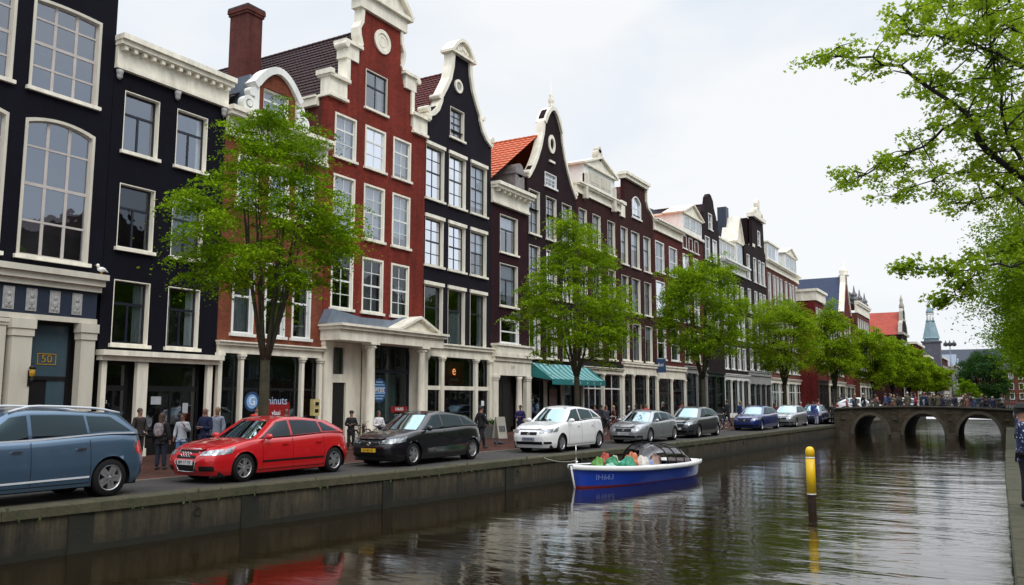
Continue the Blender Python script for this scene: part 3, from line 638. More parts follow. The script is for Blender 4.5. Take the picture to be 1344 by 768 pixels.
# H4: bright red brick gable house ------------------------------------------------
Y0 = 30.0; W = 8.0; cx = 4.0; r = house_at('red_gable_house', 'bright red brick house with tall white-trimmed step gable and columned porch', Y0)
cols = rel(Y0, (30.5, 32.1), (32.78, 34.45), (35.1, 36.66))
H = rows(r, cols, [(14.0, 16.2, 'white3', True), (10.25, 13.1, 'white', True), (6.5, 9.28, 'white', False)])
a, b = 32.72-Y0, 34.5-Y0; window(r, 2.72, 4.5, 17.15, 19.2, 'dark', hi=True); H.append(rect(2.73, 4.49, 17.16, 19.19))
half = [(4.0, 17.2), (2.6, 17.2), (2.6, 19.25), (1.95, 19.3), (1.72, 19.8), (1.62, 20.6), (1.62, 22.3)]
n4 = 24; H.append([(cx+.62*math.cos(2*PI*i/n4), 21.1+.62*math.sin(2*PI*i/n4)) for i in range(n4)])
facade(r, mirror_outline(cx, half, 5.4), H, BR_RED, .4); body(r, W, 17, 16.9, BR_REDS, y0=.41)
MB().box(0, W, .02, .4, 4.9, 5.39).build('wall_base', BR_RED, r)
q = MB(); disc(q, cx, 21.1, .66, -.08, .1, 28, .46); disc(q, cx, 21.1, .47, -.03, .12, 28); disc(q, cx, 21.1, .3, -.05, 0, 20, .25); q.build('round_medallion', CREAM, r)
tr = MB()
for s in (-1, 1):
    def X(d): return cx+s*d
    def bx(d0, d1, y0, y1, z0, z1): tr.box(min(X(d0), X(d1)), max(X(d0), X(d1)), y0, y1, z0, z1)
    bx(4.05, 2.75, -.1, .5, 17.0, 17.85); bx(4.1, 2.7, -.2, .6, 16.86, 16.998); bx(4.12, 2.65, -.26, .65, 17.852, 18.02); bx(4.2, 3.9, -.3, .7, 17.95, 18.2)
    bx(2.82, 2.55, -.1, .5, 17.86, 19.75)
    bx(2.95, 1.95, -.12, .5, 19.2, 19.95); bx(3.1, 1.75, -.25, .6, 19.952, 20.12); disc(tr, X(3.0), 19.85, .17, -.28, .5, 12)
    tr.band([(X(1.98), 20.12), (X(1.78), 20.35), (X(1.95), 20.75), (X(2.0), 21.2), (X(1.78), 21.6), (X(1.72), 22.3)], .2*s*-1, -.1, .45)
bx = tr.box
bx(cx-1.95, cx+1.95, -.18, .5, 22.3, 23.0); bx(cx-2.25, cx+2.25, -.38, .6, 23.002, 23.2)
tr.prism([(cx-2.2, 23.2), (cx+2.2, 23.2)]+arcp(cx+2.2, cx-2.2, 23.25, 1.25, 16), -.14, .5)
tr.band(arcp(cx-2.35, cx+2.35, 23.25, 1.42, 16), .24, -.4, .6)
tr.build('gable_trim', CREAM, r)
roof_ridge(r, W, 16.7, 22.0, .45, 17, T_DARK)
gu = MB(); gu.box(-.22, .12, .6, 17, 16.45, 16.85); gu.box(-.3, .05, .6, 17, 16.852, 16.95); gu.build('gutter', CREAM, r)
chm = MB(); x0, x1, y0, y1 = 1.5, 2.6, 7.6, 9.0
chm.box(x0, x1, y0, y1, 17.8, 23.6); chm.box(x0-.07, x1+.07, y0-.07, y1+.07, 23.602, 23.75); chm.box(x0-.12, x1+.12, y0-.12, y1+.12, 23.752, 24.0)
co = chm.build('chimney', BR_REDS, r); MB().box(x0-.1, x1+.1, y0-.1, y1+.1, 24.002, 24.1).build('chimney_cap', DARKW, co)
MB().box(x0-.12, x1+.12, y0-.12, y1+.12, 18.2, 19.3).build('flashing', LEAD, co)
# porch
pc = MB(); zc = 5.85
pc.box(-.1, W+.25, -1.25, .02, 4.85, 5.35); pc.box(-.2, W+.35, -1.4, .02, 5.352, 5.5); pc.box(-.28, W+.42, -1.52, .02, 5.502, 5.62)
pc.prism([(4.15, 5.622), (7.6, 5.622), (5.87, 6.3)], -1.3, .02); pc.band([(3.95, 5.63), (5.87, 6.42), (7.8, 5.63)], .14, -1.5, .02)
po = pc.build('porch_entablature', CREAM, r)
MB().prism([(-.3, 5.64), (W+.45, 5.64), (W+.3, 5.85), (6.6, 6.25), (5.87, 6.42), (5.0, 6.15), (2.2, 6.1), (.1, 6.35)], -.55, -.02).build('porch_roof', LEAD, po)
for x in (2.45, 6.65):
    q = MB(); q.lathe([(.30, 0), (.30, .12), (.26, .16), (.235, .3), (.24, 2.0), (.2, 4.35), (.23, 4.4), (.2, 4.46), (.29, 4.62)], x, -.95, .12, 20); q.box(x-.33, x+.33, -1.28, -.62, 0, .118); q.box(x-.32, x+.32, -1.27, -.63, 4.742, 4.848)
    for k in range(8):
        t = 2*PI*k/8; q.ball((x+.25*math.cos(t), -.95+.25*math.sin(t), 4.62), .06, 6, 4)
    q.build('column', CREAM, r)
q = MB(); pilaster(q, .05, .55, 0, 4.84, -.2, .35); pilaster(q, 3.0, 3.4, 0, 4.84, -.3, .35); pilaster(q, 7.45, 7.95, 0, 4.84, -.3, .35); pilaster(q, 6.9, 7.15, 0, 4.84, -.5, .35); q.build('pilaster', CREAM, r)
q = MB(); q.prism(rect(.55, 3.0, 0, 4.85), .1, .3, [rect(.95, 1.75, 3.3, 4.6), rect(.95, 1.9, .05, 2.9)]); q.build('porch_wall', CREAM, r)
MB().box(.95, 1.75, .2, .26, 3.3, 4.6).build('fanlight', PANE, r); MB().box(.95, 1.9, .22, .28, .05, 2.9).build('door', DARKW, r)
q = MB(); a, b = 3.4, 6.9; q.prism(rect(a, b, .8, 4.85), .05, .16, [rect(a+.1, b-.1, .95, 3.45)]+[rect(a+.1+i*1.12, a+1.1+i*1.12, 3.6, 4.75) for i in range(3)]); d_ = q.build('shop_window', SASHN, r)
MB().quad((a, .1, .85), (b, .1, .85), (b, .1, 4.8), (a, .1, 4.8)).build('pane', SHOPG, d_)
MB().box(a, b, -.1, .2, .35, .798).build('stall_riser', CREAM, d_); MB().box(a, b, -.05, .2, 0, .348).build('plinth', NAVY, d_)
q = MB(); q.box(3.45, 6.85, .9, .95, .8, 3.4); q.build('display_backdrop', mat('pale_teal_backdrop', (.16, .27, .27), .6, .25, 1), d_)
q = MB(); disc(q, 4.4, 2.55, .62, .06, .075, 30); q.build('sign_disc', BLS, d_); q = MB(); 
for k in range(-3, 4):
    hw = math.sqrt(max(0, .5**2-(k*.14)**2))
    if abs(k) > 0: q.box(4.4-hw, 4.4+hw, .052, .058, 2.55+k*.14-.035, 2.55+k*.14+.035)
q.build('sign_stripes', BLS2, d_); text('sign_lettering', 'WEBIE', .3, WSG, d_, (4.4, .048, 2.55))
q = MB(); q.box(5.35, 6.75, .03, .045, 1.42, 1.72); q.build('red_panel', REDS, d_); text('sign_lettering', 'HAAR', .26, WSG, d_, (6.05, .02, 1.57)); text('sign_lettering', 'STYLE', .3, mat('sign_grey', (.35, .36, .38), .5, .2, 6), d_, (6.05, .03, 1.2))
q = MB(); q.box(3.5, 3.95, .3, .5, .85, 1.6); q.tube([(4.6, .6, .8), (4.6, .6, 1.9)], .03, 6); q.box(4.3, 5.0, .45, .75, 1.9, 1.95); q.box(3.7, 4.1, .35, .36, 1.2, 1.7); q.build('display_stand', mat('display_pale', (.5, .6, .65), .5, .2, 8), d_)

# H5: charcoal neck gable -------------------------------------------------------------
Y0 = 38.02; W = 7.1; cx = 3.55; r = house_at('charcoal_gable_house', 'charcoal painted house with swept white-edged neck gable, right of the red one', Y0)
cols = rel(Y0, (38.1, 39.9), (40.4, 42.2), (42.75, 44.6))
H = rows(r, cols, [(13.5, 16.6, 'navy', True), (9.65, 12.36, 'navy', True), (5.25, 8.5, 'tall', False)])
hd = MB()
for a, b in cols:
    for z in (16.6, 12.36, 8.5): hd.box(a-.05, b+.05, -.1, -.002, z+.004, z+.2)
hd.build('lintel', CREAM, r)
window(r, 2.45, 3.95, 17.7, 19.55, 'navy', hi=True); H.append(rect(2.46, 3.94, 17.71, 19.54))
half = [(3.55, 18.45), (3.1, 18.65), (2.55, 19.1), (2.2, 19.75), (1.75, 20.6), (1.3, 21.4), (1.05, 22.2), (1.0, 22.9)]
facade(r, mirror_outline(cx, half, 5.0), H, P_CHAR, .4); body(r, W, 14, 18.2, P_CHAR, y0=.41)
tr = MB()
for s in (-1, 1):
    line = [(cx+s*d, z) for d, z in [(3.65, 18.35), (3.35, 18.5), (2.95, 18.68), (2.6, 19.0), (2.3, 19.6), (2.25, 19.9), (1.85, 20.5), (1.4, 21.25), (1.15, 22.1), (1.08, 22.9)]]
    tr.band(line, .28*-s, -.14, .5); disc(tr, cx+s*3.5, 18.62, .2, -.18, .5, 14); disc(tr, cx+s*2.42, 19.72, .15, -.2, .5, 10)
tr.box(cx-1.35, cx+1.35, -.3, .6, 22.9, 23.05); tr.prism([(cx-1.15, 23.05), (cx+1.15, 23.05)]+arcp(cx+1.15, cx-1.15, 23.1, .75, 12), -.1, .5); tr.band(arcp(cx-1.25, cx+1.25, 23.1, .95, 14), .2, -.3, .6)
for i in range(5): disc(tr, cx-.5+.25*i, 23.3+.2*(1-abs(i-2)/2), .12, -.18, 0, 10)
disc(tr, cx-.3, 21.0, .42, -.1, .1, 24, .27); tr.build('gable_trim', CREAM, r)
MB().prism([(cx-.3+.28*math.cos(i*PI/10), 21.0+.28*math.sin(i*PI/10)) for i in range(20)], -.05, -.02).build('round_window', RELM, r)
roof_ridge(r, W, 18.2, 22.1, .45, 14, T_RED)
fo, res = shopfront(r, .0, W, 5.25, [(.85, 'glass'), (2.2, 'glass'), (.85, 'door')], CREAM, DARKW, ent=.75, ztr=2.75, stall=.5, pil=.36)
q = MB(); q.box(.05, W-.05, -.05, .03, 2.62, 2.85); q.build('transom', CREAM, fo)
q = MB(); q.box(2.0, 4.4, .2, .24, 2.95, 4.3); q.build('red_lit_panel', mat('dim_red_panel', (.12, .02, .015), .5, .3, 2), fo)
text('sign_lettering', 'e', .8, mat('orange_lamp', (1, .35, .12), .5, .1, 2, emis=1.6), fo, (3.35, .18, 3.75)); text('sign_lettering', 'brasserie', .22, mat('dim_letters', (.35, .3, .28), .5, .1, 2), fo, (3.35, .18, 3.25))
MB().box(6.1, 6.4, .02, .035, 1.7, 2.0).build('notice', WSG, fo)

# H6a: narrow maroon house ------------------------------------------------------------
Y0 = 45.14; W = 4.7; r = house_at('narrow_maroon_house', 'narrow maroon brick house with white dentil cornice and bright orange tiled roof', Y0)
cols = [(1.1, 3.4)]; H = rows(r, cols, [(11.6, 14.07, 'navy2', True), (8.1, 10.85, 'navy2', False)])
window(r, 1.1, 3.5, 5.7, 7.25, 'plain'); H.append(rect(1.11, 3.49, 5.71, 7.24))
facade(r, rect(0, W, 5.0, 15.0), H, BR_MAR, .3); body(r, W, 12, 15.5, BR_MAR)
dentil_cornice(r, 0, W, 14.6, 15.95, CREAM, .7, n=7)
roof_ridge(r, W, 15.9, 20.8, .3, 12, T_ORG, x0=-.1, x1=13.5, tile=.42, row=.5)
dmr = MB(); dmr.box(3.3, 4.5, .1, 2.5, 16.0, 17.3); dmr.box(3.2, 4.65, 0, 2.6, 17.302, 17.5); disc(dmr, 3.9, 17.6, .5, .1, 2.4, 14); dmr.build('dormer', mat('grey_dormer', (.22, .2, .2), .6, .4, 3), r)
q = MB(); q.box(-.05, W+.1, -.5, .02, 4.75, 5.0); q.box(0, W, -.35, .02, 4.5, 4.748); q.box(0, W, -.25, .02, 3.6, 4.498); q.box(.1, W-.1, -.45, .02, 5.002, 5.45); q.box(0, W, -.55, .02, 5.452, 5.58); po = q.build('porch', CREAM, r)
q = MB(); pilaster(q, .0, .55, 0, 3.598, -.25, .3); pilaster(q, W-.55, W-.05, 0, 3.598, -.25, .3); q.lathe([(.26, 0), (.22, .2), (.22, 1.5), (.18, 3.2), (.25, 3.4)], 3.2, -.2, .15, 16); q.box(2.92, 3.48, -.48, .08, 0, .148); q.build('pilaster', CREAM, po)
q = MB(); q.box(.6, 2.9, .25, .3, 0, 3.6); q.box(.8, 1.75, .2, .248, .1, 3.1); q.box(1.8, 2.75, .2, .248, .1, 3.1); d_ = q.build('door', DARKW, po); MB().box(.98, 1.1, .18, .198, 1.2, 1.5).build('letterbox', CHROME, d_)
text('lettering', 'IVV', .35, RELM, po, (W/2, -.256, 4.1))
q = MB(); q.ball((3.0, -.15, 7.62), .12); q.ball((2.6, -.15, 7.66), .1); q.ball((3.3, -.15, 7.5), .13); q.build('wall_ornament', mat('ornament_grey', (.2, .18, .25), .6, .3, 3), r)

# H6b: plum bell gable with spire --------------------------------------------------------
Y0 = 49.86; W = 7.6; cx = 3.5; r = house_at('plum_bell_gable_house', 'plum brown house with bell gable and tall finial, teal awning below', Y0)
cols = rel(Y0, (50.08, 51.65), (52.6, 54.2), (55.1, 56.7))
H = rows(r, cols, [(13.5, 16.6, 'navy', True), (9.3, 12.68, 'navy', True), (4.95, 8.45, 'tall', False)])
window(r, 2.55, 4.35, 17.35, 18.35, 'bars', hi=True); H.append(rect(2.56, 4.34, 17.36, 18.34))
half = [(3.8, 17.6), (3.45, 17.9), (3.0, 18.4), (2.45, 19.2), (1.95, 20.1), (1.55, 21.2), (1.4, 22.0), (1.35, 22.4), (1.0, 22.95), (.55, 23.25), (0, 23.35)]
facade(r, [(0, 4.5), (0, 17.6)]+mirror_outline(cx, half, 4.5)[1:-1]+[(W, 17.6), (W, 4.5)], H, BR_PLUM, .4) if False else facade(r, mirror_outline(3.8, half, 4.5), H, BR_PLUM, .4)
cx = 3.8; body(r, W, 12, 15.3, BR_PLUM, y0=.41)
tr = MB()
for s in (-1, 1):
    tr.band([(cx+s*d, z) for d, z in [(3.85, 17.45), (3.5, 17.8), (3.08, 18.3), (2.55, 19.1), (2.05, 20.05), (1.65, 21.15), (1.5, 22.0)]], .24*-s, -.12, .5)
    disc(tr, cx+s*3.75, 17.7, .16, -.16, .5, 12)
tr.band([(cx-1.5, 22.0)]+arcp(cx-1.45, cx+1.45, 22.1, 1.4, 14)+[(cx+1.5, 22.0)], .3, -.2, .6)
tr.lathe([(.22, 0), (.12, .15), (.2, .35), (.24, .5), (.1, .75), (.16, .9), (.03, 1.1), (.012, 2.2)], cx, .1, 23.5, 10)
disc(tr, cx-.2, 20.6, .5, -.1, .05, 20, .3, .7); tr.box(cx-.6, cx+.2, -.12, 0, 19.2, 19.35); tr.build('gable_trim', CREAM, r)
q = MB(); pilaster(q, 0, .3, 0, 4.9, -.12, .2); pilaster(q, 2.3, 2.6, 0, 3.5, -.1, .2); pilaster(q, 4.9, 5.2, 0, 3.5, -.1, .2); pilaster(q, 7.3, 7.6, 0, 4.9, -.12, .2); fo = q.build('shopfront', BONE, r)
for a, b in ((.3, 2.3), (2.6, 4.9), (5.2, 7.3)):
    q = MB(); q.prism(rect(a, b, 0, 4.9), .1, .2, [rect(a+.15, b-.15, .6, 3.3)]); d_ = q.build('shop_window', DARKW, fo); MB().quad((a+.1, .15, .5), (b-.1, .15, .5), (b-.1, .15, 3.4), (a+.1, .15, 3.4)).build('pane', SHOPG, d_)
q = MB(); q.box(3.2, 4.3, .05, .07, 1.5, 2.8); q.build('poster', mat('poster', (.3, .2, .2), .6, .4, 5), fo)
# awning
aw = thing('shop_awning', 'teal striped shop awning with white lettering on its valance', 'awning', (FX, Y0, 0), PI/2)
TEAL = mat('teal_canvas', (.012, .17, .17), .7, .15, 3); TEALW = mat('pale_teal_stripe', (.22, .42, .42), .7, .1, 3)
q = MB(); q2 = MB(); nst = 22
for i in range(nst):
    a = .3+8.6*i/nst; b = .3+8.6*(i+1)/nst; m_ = q if i % 2 else q2
    m_.grid(lambda u, v, a=a, b=b: (a+(b-a)*u, -.15-1.55*v, 4.55-1.1*v-.12*math.sin(PI*v)), 1, 8)
    q.grid(lambda u, v, a=a, b=b: (a+(b-a)*u, -1.705, 3.45-.38*v), 1, 2)
q.quad((.3, -.15, 4.55), (.3, -1.7, 3.45), (.3, -1.7, 3.35), (.3, -.15, 3.6)); q.quad((8.9, -.15, 4.55), (8.9, -1.7, 3.45), (8.9, -1.7, 3.35), (8.9, -.15, 3.6))
q.build('canvas', TEAL, aw, recalc=False); q2.build('stripes', TEALW, aw, recalc=False)
for i, ch_ in enumerate('PioLa'): text('lettering', ch_, .3, WSG, aw, (3.4+i*1.15, -1.72, 3.25))
q = MB()
for x in (.35, 4.6, 8.85): q.tube([(x, -.02, 3.4), (x, -1.68, 3.36)], .025, 6)
q.build('frame', BLACKP, aw)
# H7 ------------------------------------------------------------------------------------
def ped_dormer(root, a, b, z0, z1, zp, y=-.2, wins=None, m=WHITE, deep=4, name='dormer', round_top=False):
    """white dormer / attic front with pediment"""
    q = MB(); q.box(a, b, y, deep, z0, z1); d_ = q.build(name, m, root)
    t = MB(); t.box(a-.12, b+.12, y-.2, deep+.1, z1+.002, z1+.2)
    if zp > z1+.25:
        c = (a+b)/2; t.prism([(a-.1, z1+.202), (b+.1, z1+.202), (c, zp)], y-.05, deep*.5); t.band([(a-.3, z1+.2), (c, zp+.12), (b+.3, z1+.2)], .16, y-.28, deep*.5)
    t.build('pediment', CREAM, d_)
    for i in range(wins or 0):
        w_ = (b-a-.4)/wins; u = a+.2+w_*i+.08; v = u+w_-.16; f = MB(); f.prism(rect(u, v, z0+.45, z1-.2), y-.05, y-.004, [rect(u+.07, v-.07, z0+.52, z1-.27)]); f.box((u+v)/2-.02, (u+v)/2+.02, y-.04, y-.005, z0+.52, z1-.27); fo = f.build('window', WHITE, d_)
        MB().quad((u, y-.012, z0+.47), (v, y-.012, z0+.47), (v, y-.012, z1-.22), (u, y-.012, z1-.22)).build('pane', PANEHI, fo)
    return d_
Y0 = 57.48; W = 8.4; r = house_at('brown_pediment_house', 'brown brick house with white pedimented roof dormer, left of the big second elm', Y0)
cols = [(.5, 1.9), (3.0, 4.5), (5.9, 7.4)]
H = rows(r, cols, [(14.0, 16.8, 'navy', True), (9.5, 12.7, 'navy', False), (5.3, 8.5, 'tall', False)])
facade(r, rect(0, W, 4.6, 18.0), H, BR_BRN, .3); body(r, W, 12, 18.4, BR_BRN)
dentil_cornice(r, 0, W, 17.9, 18.75, CREAM, .45, dent=False)
ped_dormer(r, 1.0, 6.9, 18.76, 20.3, 21.5, -.25)
q = MB(); q.box(1.9, 6.0, -.29, -.252, 19.0, 20.0)
for k in range(4): q.box(2.1+k, 2.9+k, -.32, -.291, 19.15, 19.85)
disc(q, 3.95, 21.75, .5, -.3, .2, 14); disc(q, 3.95, 22.2, .28, -.3, .2, 12)
for x in (1.0, 6.5): q.box(x, x+.4, -.42, -.1, 17.6, 19.6)
q.build('dormer_relief', BONE, r); roof_ridge(r, W, 18.5, 20.2, 1, 12, T_DARK)
shopfront(r, .6, W, 4.6, [(1, 'glass3'), (1, 'glass2')], CREAM, SASHW, ent=.5, stall=.4)
MB().box(0, W-.3, -.3, .03, 4.62, 4.95).build('shop_canopy', DARKW, r)
# H8
Y0 = 65.92; W = 7.9; cx = 4.9; r = house_at('brown_arch_window_house', 'brown brick house with short flat-topped gable and single arched attic window', Y0)
cols = [(.2, 1.7), (2.5, 4.4), (5.4, 7.1)]
H = rows(r, cols, [(13.6, 16.8, 'tall', True), (9.6, 12.6, 'tall', False), (5.4, 8.6, 'tall', False)])
window(r, 2.8, 4.9, 18.1, 20.1, 'plainv', arch=.5, hi=True); H.append([(2.81, 18.11), (4.89, 18.11)]+arcp(4.89, 2.81, 19.59, .5))
facade(r, [(0, 4.6), (0, 18.6), (1.1, 18.7), (1.2, 19.4), (1.25, 21.2), (5.9, 21.2), (6.0, 20.0), (6.4, 19.4), (7.1, 19.1), (7.9, 18.6), (7.9, 4.6)], H, BR_BRN, .4); body(r, W, 14, 18.4, BR_BRN, y0=.41)
q = MB(); q.box(1.0, 6.3, -.25, .5, 21.2, 21.5); q.box(.85, 6.5, -.4, .6, 21.502, 21.75); q.box(0, 1.15, -.2, .5, 18.7, 19.0); q.box(.0, .9, -.15, .45, 17.6, 18.6); q.band([(6.15, 21.2), (6.15, 20.1), (6.5, 19.5), (7.2, 19.2), (7.95, 18.75)], .2, -.12, .5, -1); q.build('gable_trim', CREAM, r)
roof_ridge(r, W, 18.4, 21.1, .45, 14, T_RED)
shopfront(r, 0, W, 5.2, [(1, 'door'), (1.6, 'glass2'), (1, 'glass')], CREAM, SASHN, ent=1.0, stall=.4)

GREYP = mat('grey_stone_front', (.30, .30, .29), .6, .25, 1.5, streak=True); DKGRN = mat('dark_green_front', (.012, .03, .022), .45, .3, 2); BRNW = mat('brown_wood_front', (.05, .025, .015), .5, .3, 3)
def row_house(name, label, Y0, W, wall, ztop, cols, specs, X=FX, D=12, base=4.6, shop=None, shopm=CREAM, ent=.7, sst=SASHN, ang=0):
    r = thing(name, label, 'house', (X, Y0, 0), PI/2+ang)
    H = rows(r, cols, specs); facade(r, rect(0, W, base, ztop), H, wall, .3); body(r, W, D, ztop, wall)
    shopfront(r, 0, W, base, shop or [(1, 'glass2'), (.6, 'door'), (1, 'glass2')], shopm, sst, ent=ent, stall=.5)
    return r
# H9..H14
W = 7.8; r = row_house('red_brown_cornice_house', 'red-brown brick house with plain white cornice and white sash windows', 73.84, W, BR_BRN2, 17.9, [(.4, 2.7), (4.1, 6.4)], [(14.0, 16.9, 'plain', True), (9.8, 13.1, 'plain', True), (5.8, 8.9, 'plain', False)], base=5.2, shop=[(1, 'door'), (1, 'glass')], ent=1.2, sst=DARKW)
dentil_cornice(r, 0, W, 17.8, 18.9, CREAM, .6, dent=False); MB().prism([(.5, 18.9), (12, 18.9), (12, 21.6), (4.2, 21.6)], .02, W+5.2, axis='x').build('roof', T_ORG, r); MB().box(.0, W+5.2, 4.1, 12, 21.62, 22.0).build('roof_ridge', T_SLATE, r)
sg = thing('hanging_sign', 'dark blue hanging sign with white marks on the house front beside the cream portal', 'sign', (FX, 73.9, 5.2), PI/2)
MB().box(-.25, -.2, -1.0, -.1, -.7, .55).build('board', BLS, sg); q = MB(); q.tube([(-.22, 0, .6), (-.22, -1.1, .6)], .02, 6); q.build('bracket', BLACKP, sg)
text('lettering', 'bai', .45, WSG, sg, (-.26, -.55, 0), rot=(PI/2, 0, -PI/2))
W = 6.9; r = row_house('red_brown_dormer_house', 'red-brown house with big white pedimented dormer over dark windows', 81.66, W, BR_BRN2, 18.9, [(.3, 2.0), (3.6, 5.2)], [(14.3, 16.8, 'plain', True), (9.8, 13.1, 'plain', False), (5.8, 8.9, 'plain', False)], base=5.4, shopm=GREYP, shop=[(1.4, 'glass'), (.6, 'door'), (.5, 'dark')])
for a in (.4, 2.3, 4.2): window(r, a, a+1.2, 17.4, 18.75, 'plain', hi=True)
MB().box(0, W, -.25, .3, 18.9, 19.15).build('cornice', CREAM, r)
ped_dormer(r, .2, 6.3, 19.16, 20.9, 22.3, -.15, 3); q = MB(); q.prism([(0, 19.2), (W, 19.2), (W, 22.6), (0, 22.2)], 4.2, 12); q.build('roof', T_SLATE, r)
W = 6.2; r = thing('dark_pointed_gable_house', 'sooty dark house with small pointed gable and narrow white windows', 'house', (FX, 88.6, 0), PI/2)
H = rows(r, [(.9, 2.6), (3.6, 5.2)], [(17.3, 19.9, 'plain', True), (13.0, 16.0, 'plain', True), (9.2, 12.2, 'plain', False)]); window(r, 2.3, 3.7, 20.9, 22.7, 'plain', hi=True); H.append(rect(2.31, 3.69, 20.91, 22.69))
facade(r, mirror_outline(3.1, [(3.1, 21.0), (2.6, 21.4), (2.3, 22.6), (1.5, 23.6), (1.2, 24.4), (.5, 24.9), (0, 25.0)], 5), H, BR_DK, .4); body(r, W, 12, 21, BR_DK, y0=.41); roof_ridge(r, W, 21, 23.8, .45, 12, T_DARK)
shopfront(r, 0, W, 5, [(1, 'glass2'), (1, 'door')], DKGRN, DARKW)
W = 10.6; r = row_house('white_attic_slate_house', 'dark brick house with white attic storey and blue slate roof', 94.85, W, BR_DK, 17.0, [(.8, 2.2), (3.4, 4.8), (6.0, 7.4), (8.3, 9.7)], [(13.0, 15.8, 'plain', True), (9.2, 12.0, 'plain', False), (5.6, 8.2, 'plain', False)], base=5.0, shopm=WHITE, shop=[(1, 'glass'), (1, 'glass'), (.7, 'door'), (1, 'dark')])
dentil_cornice(r, 0, W, 17.0, 18.2, WHITE, .8, dent=False); ped_dormer(r, .3, 7.2, 18.21, 20.6, 20.8, .3, 4); ped_dormer(r, 7.6, 10.4, 18.21, 21.2, 24.6, .2, 1); MB().prism([(.6, 18.3), (12, 18.3), (12, 24.6), (4.8, 24.6)], .02, W-.4, axis='x').build('roof', T_SLATE, r)
MB().box(8.3, 9.5, 1.5, 2.6, 21, 26).build('chimney', T_SLATE, r)
W = 10.8; r = thing('tall_dark_gable_house', 'tall dark brown house with white crested gable in the middle of the row', 'house', (FX, 105.5, 0), PI/2)
H = rows(r, [(1.0, 2.4), (4.2, 5.6), (6.6, 8.0), (8.6, 10.0)], [(17.2, 20.4, 'plain', True), (13.0, 16.0, 'plain', True), (9.2, 12.2, 'plain', False), (5.8, 8.4, 'plain', False)]); window(r, 6.8, 8.2, 22.4, 24.4, 'plain', hi=True); H.append(rect(6.81, 8.19, 22.41, 24.39))
facade(r, [(0, 5), (0, 21.6), (4.0, 21.8), (4.2, 25.8), (10.0, 25.8), (10.2, 22.0), (10.8, 21.5), (10.8, 5)], H, BR_DK, .4); body(r, W, 14, 21.5, BR_DK, y0=.41)
q = MB(); q.box(4.0, 10.2, -.4, .6, 25.8, 26.3); q.prism([(4.6, 26.3), (9.6, 26.3), (7.1, 27.8)], -.2, .5); disc(q, 7.1, 28.0, .6, -.25, .3, 12); disc(q, 5.2, 26.7, .4, -.2, .3, 12); disc(q, 9.0, 26.7, .4, -.2, .3, 12); q.box(4.1, 5.0, -.1, .5, 21.8, 22.2); q.build('gable_trim', CREAM, r)
q = MB(); q.box(4.2, 10, .6, 13, 21.5, 25.7); q.build('rear_wing', BR_DK, r)
shopfront(r, 0, W, 5.6, [(1, 'door'), (1, 'glass2'), (1, 'dark'), (1, 'glass')], GREYP, SASHN, ent=1.6)
W = 10.0
for j, (yy, lb) in enumerate(((116.4, 'reddish brick house with white attic dormer, left half of the matching pair'), (126.45, 'reddish brick house with white pedimented attic, right half of the matching pair'))):
    r = row_house('reddish_attic_house', lb, yy, W, BR_RR, 20.0, [(.8, 2.3), (3.6, 5.1), (5.8, 7.0), (7.8, 9.2)], [(14.6, 19.4, 'plain', True), (9.2, 13.2, 'plain', True), (5.8, 8.4, 'plain', False)], base=5.0, shop=[(1, 'glass3'), (1, 'glass3')], sst=SASHW)
    dentil_cornice(r, 0, W, 20.0, 21.1, CREAM, .6, dent=False); ped_dormer(r, 1.4 if j == 0 else 2.0, 8.2 if j == 0 else 9.8, 21.11, 23.7, 23.9 if j == 0 else 25.0, .1, 3)
    MB().box(0, W, 1.2, 12, 21.1, 22.6).build('roof', T_DARK, r)
W = 7.6; r = row_house('deep_red_house', 'deep red brick house with white cornice, its plain side wall showing', 135.2, W, BR_RR2, 17.2, [(.8, 2.2), (3.0, 4.3), (5.3, 6.6)], [(12.0, 16.2, 'plain', True), (7.0, 11.0, 'plain', True)], X=-25.4, base=5.0, shopm=BRNW)
q = MB(); q.box(-.1, W+.1, -.3, 12, 17.2, 18.6); q.box(-.3, W+.3, -.6, 12.2, 18.602, 19.0); q.build('cornice', CREAM, r)
W = 15; r = row_house('brown_filler_house', 'brown brick house half hidden behind the slim fifth street tree', 142.9, W, BR_RR, 15.2, [(.8+2.4*k, 2.0+2.4*k) for k in range(6)], [(10.5, 14, 'plain', True), (6.0, 9.2, 'plain', True)], X=-25.2, base=5)
dentil_cornice(r, 0, W, 15.2, 16, CREAM, .4, dent=False)
W = 8.5; cx = 4.25; r = thing('blue_roof_gable_house', 'red house with huge bright blue slate roof and white crested gable edge', 'house', (-25, 158, 0), PI/2)
H = rows(r, [(.7, 2.1), (3.2, 4.6), (5.9, 7.3)], [(12.5, 15.8, 'plain', True), (7.5, 11, 'plain', True)])
facade(r, mirror_outline(cx, [(4.25, 17.6), (3.2, 19.4), (2.2, 21.3), (1.2, 23), (.9, 24.3)], 4.6), H, BR_RR2, .4); body(r, W, 30, 17.6, T_SLATE2, y0=.41)
q = MB()
for s in (-1, 1): q.band([(cx+s*d, z) for d, z in [(4.4, 17.5), (3.3, 19.4), (2.3, 21.3), (1.3, 23), (1.0, 24.3)]], .5*-s, -.2, .7)
q.lathe([(1.0, 0), (.7, .3), (.8, .8), (.6, 1.3), (.2, 1.7), (.05, 3.0)], cx, .2, 24.3, 10); q.build('gable_trim', CREAM, r)
q = MB(); q.quad((0, .4, 17.6), (cx, .4, 24.2), (cx, 32, 24.2), (0, 32, 17.6)); q.quad((W, .4, 17.6), (cx, .4, 24.2), (cx, 32, 24.2), (W, 32, 17.6)); q.quad((-.02, .4, 17.6), (-.02, 32, 17.6), (-.02, 32, 10), (-.02, .4, 10)); q.build('roof', T_SLATE2, r)
shopfront(r, 0, W, 4.6, [(1, 'glass2'), (1, 'door')], BONE, DARKW)
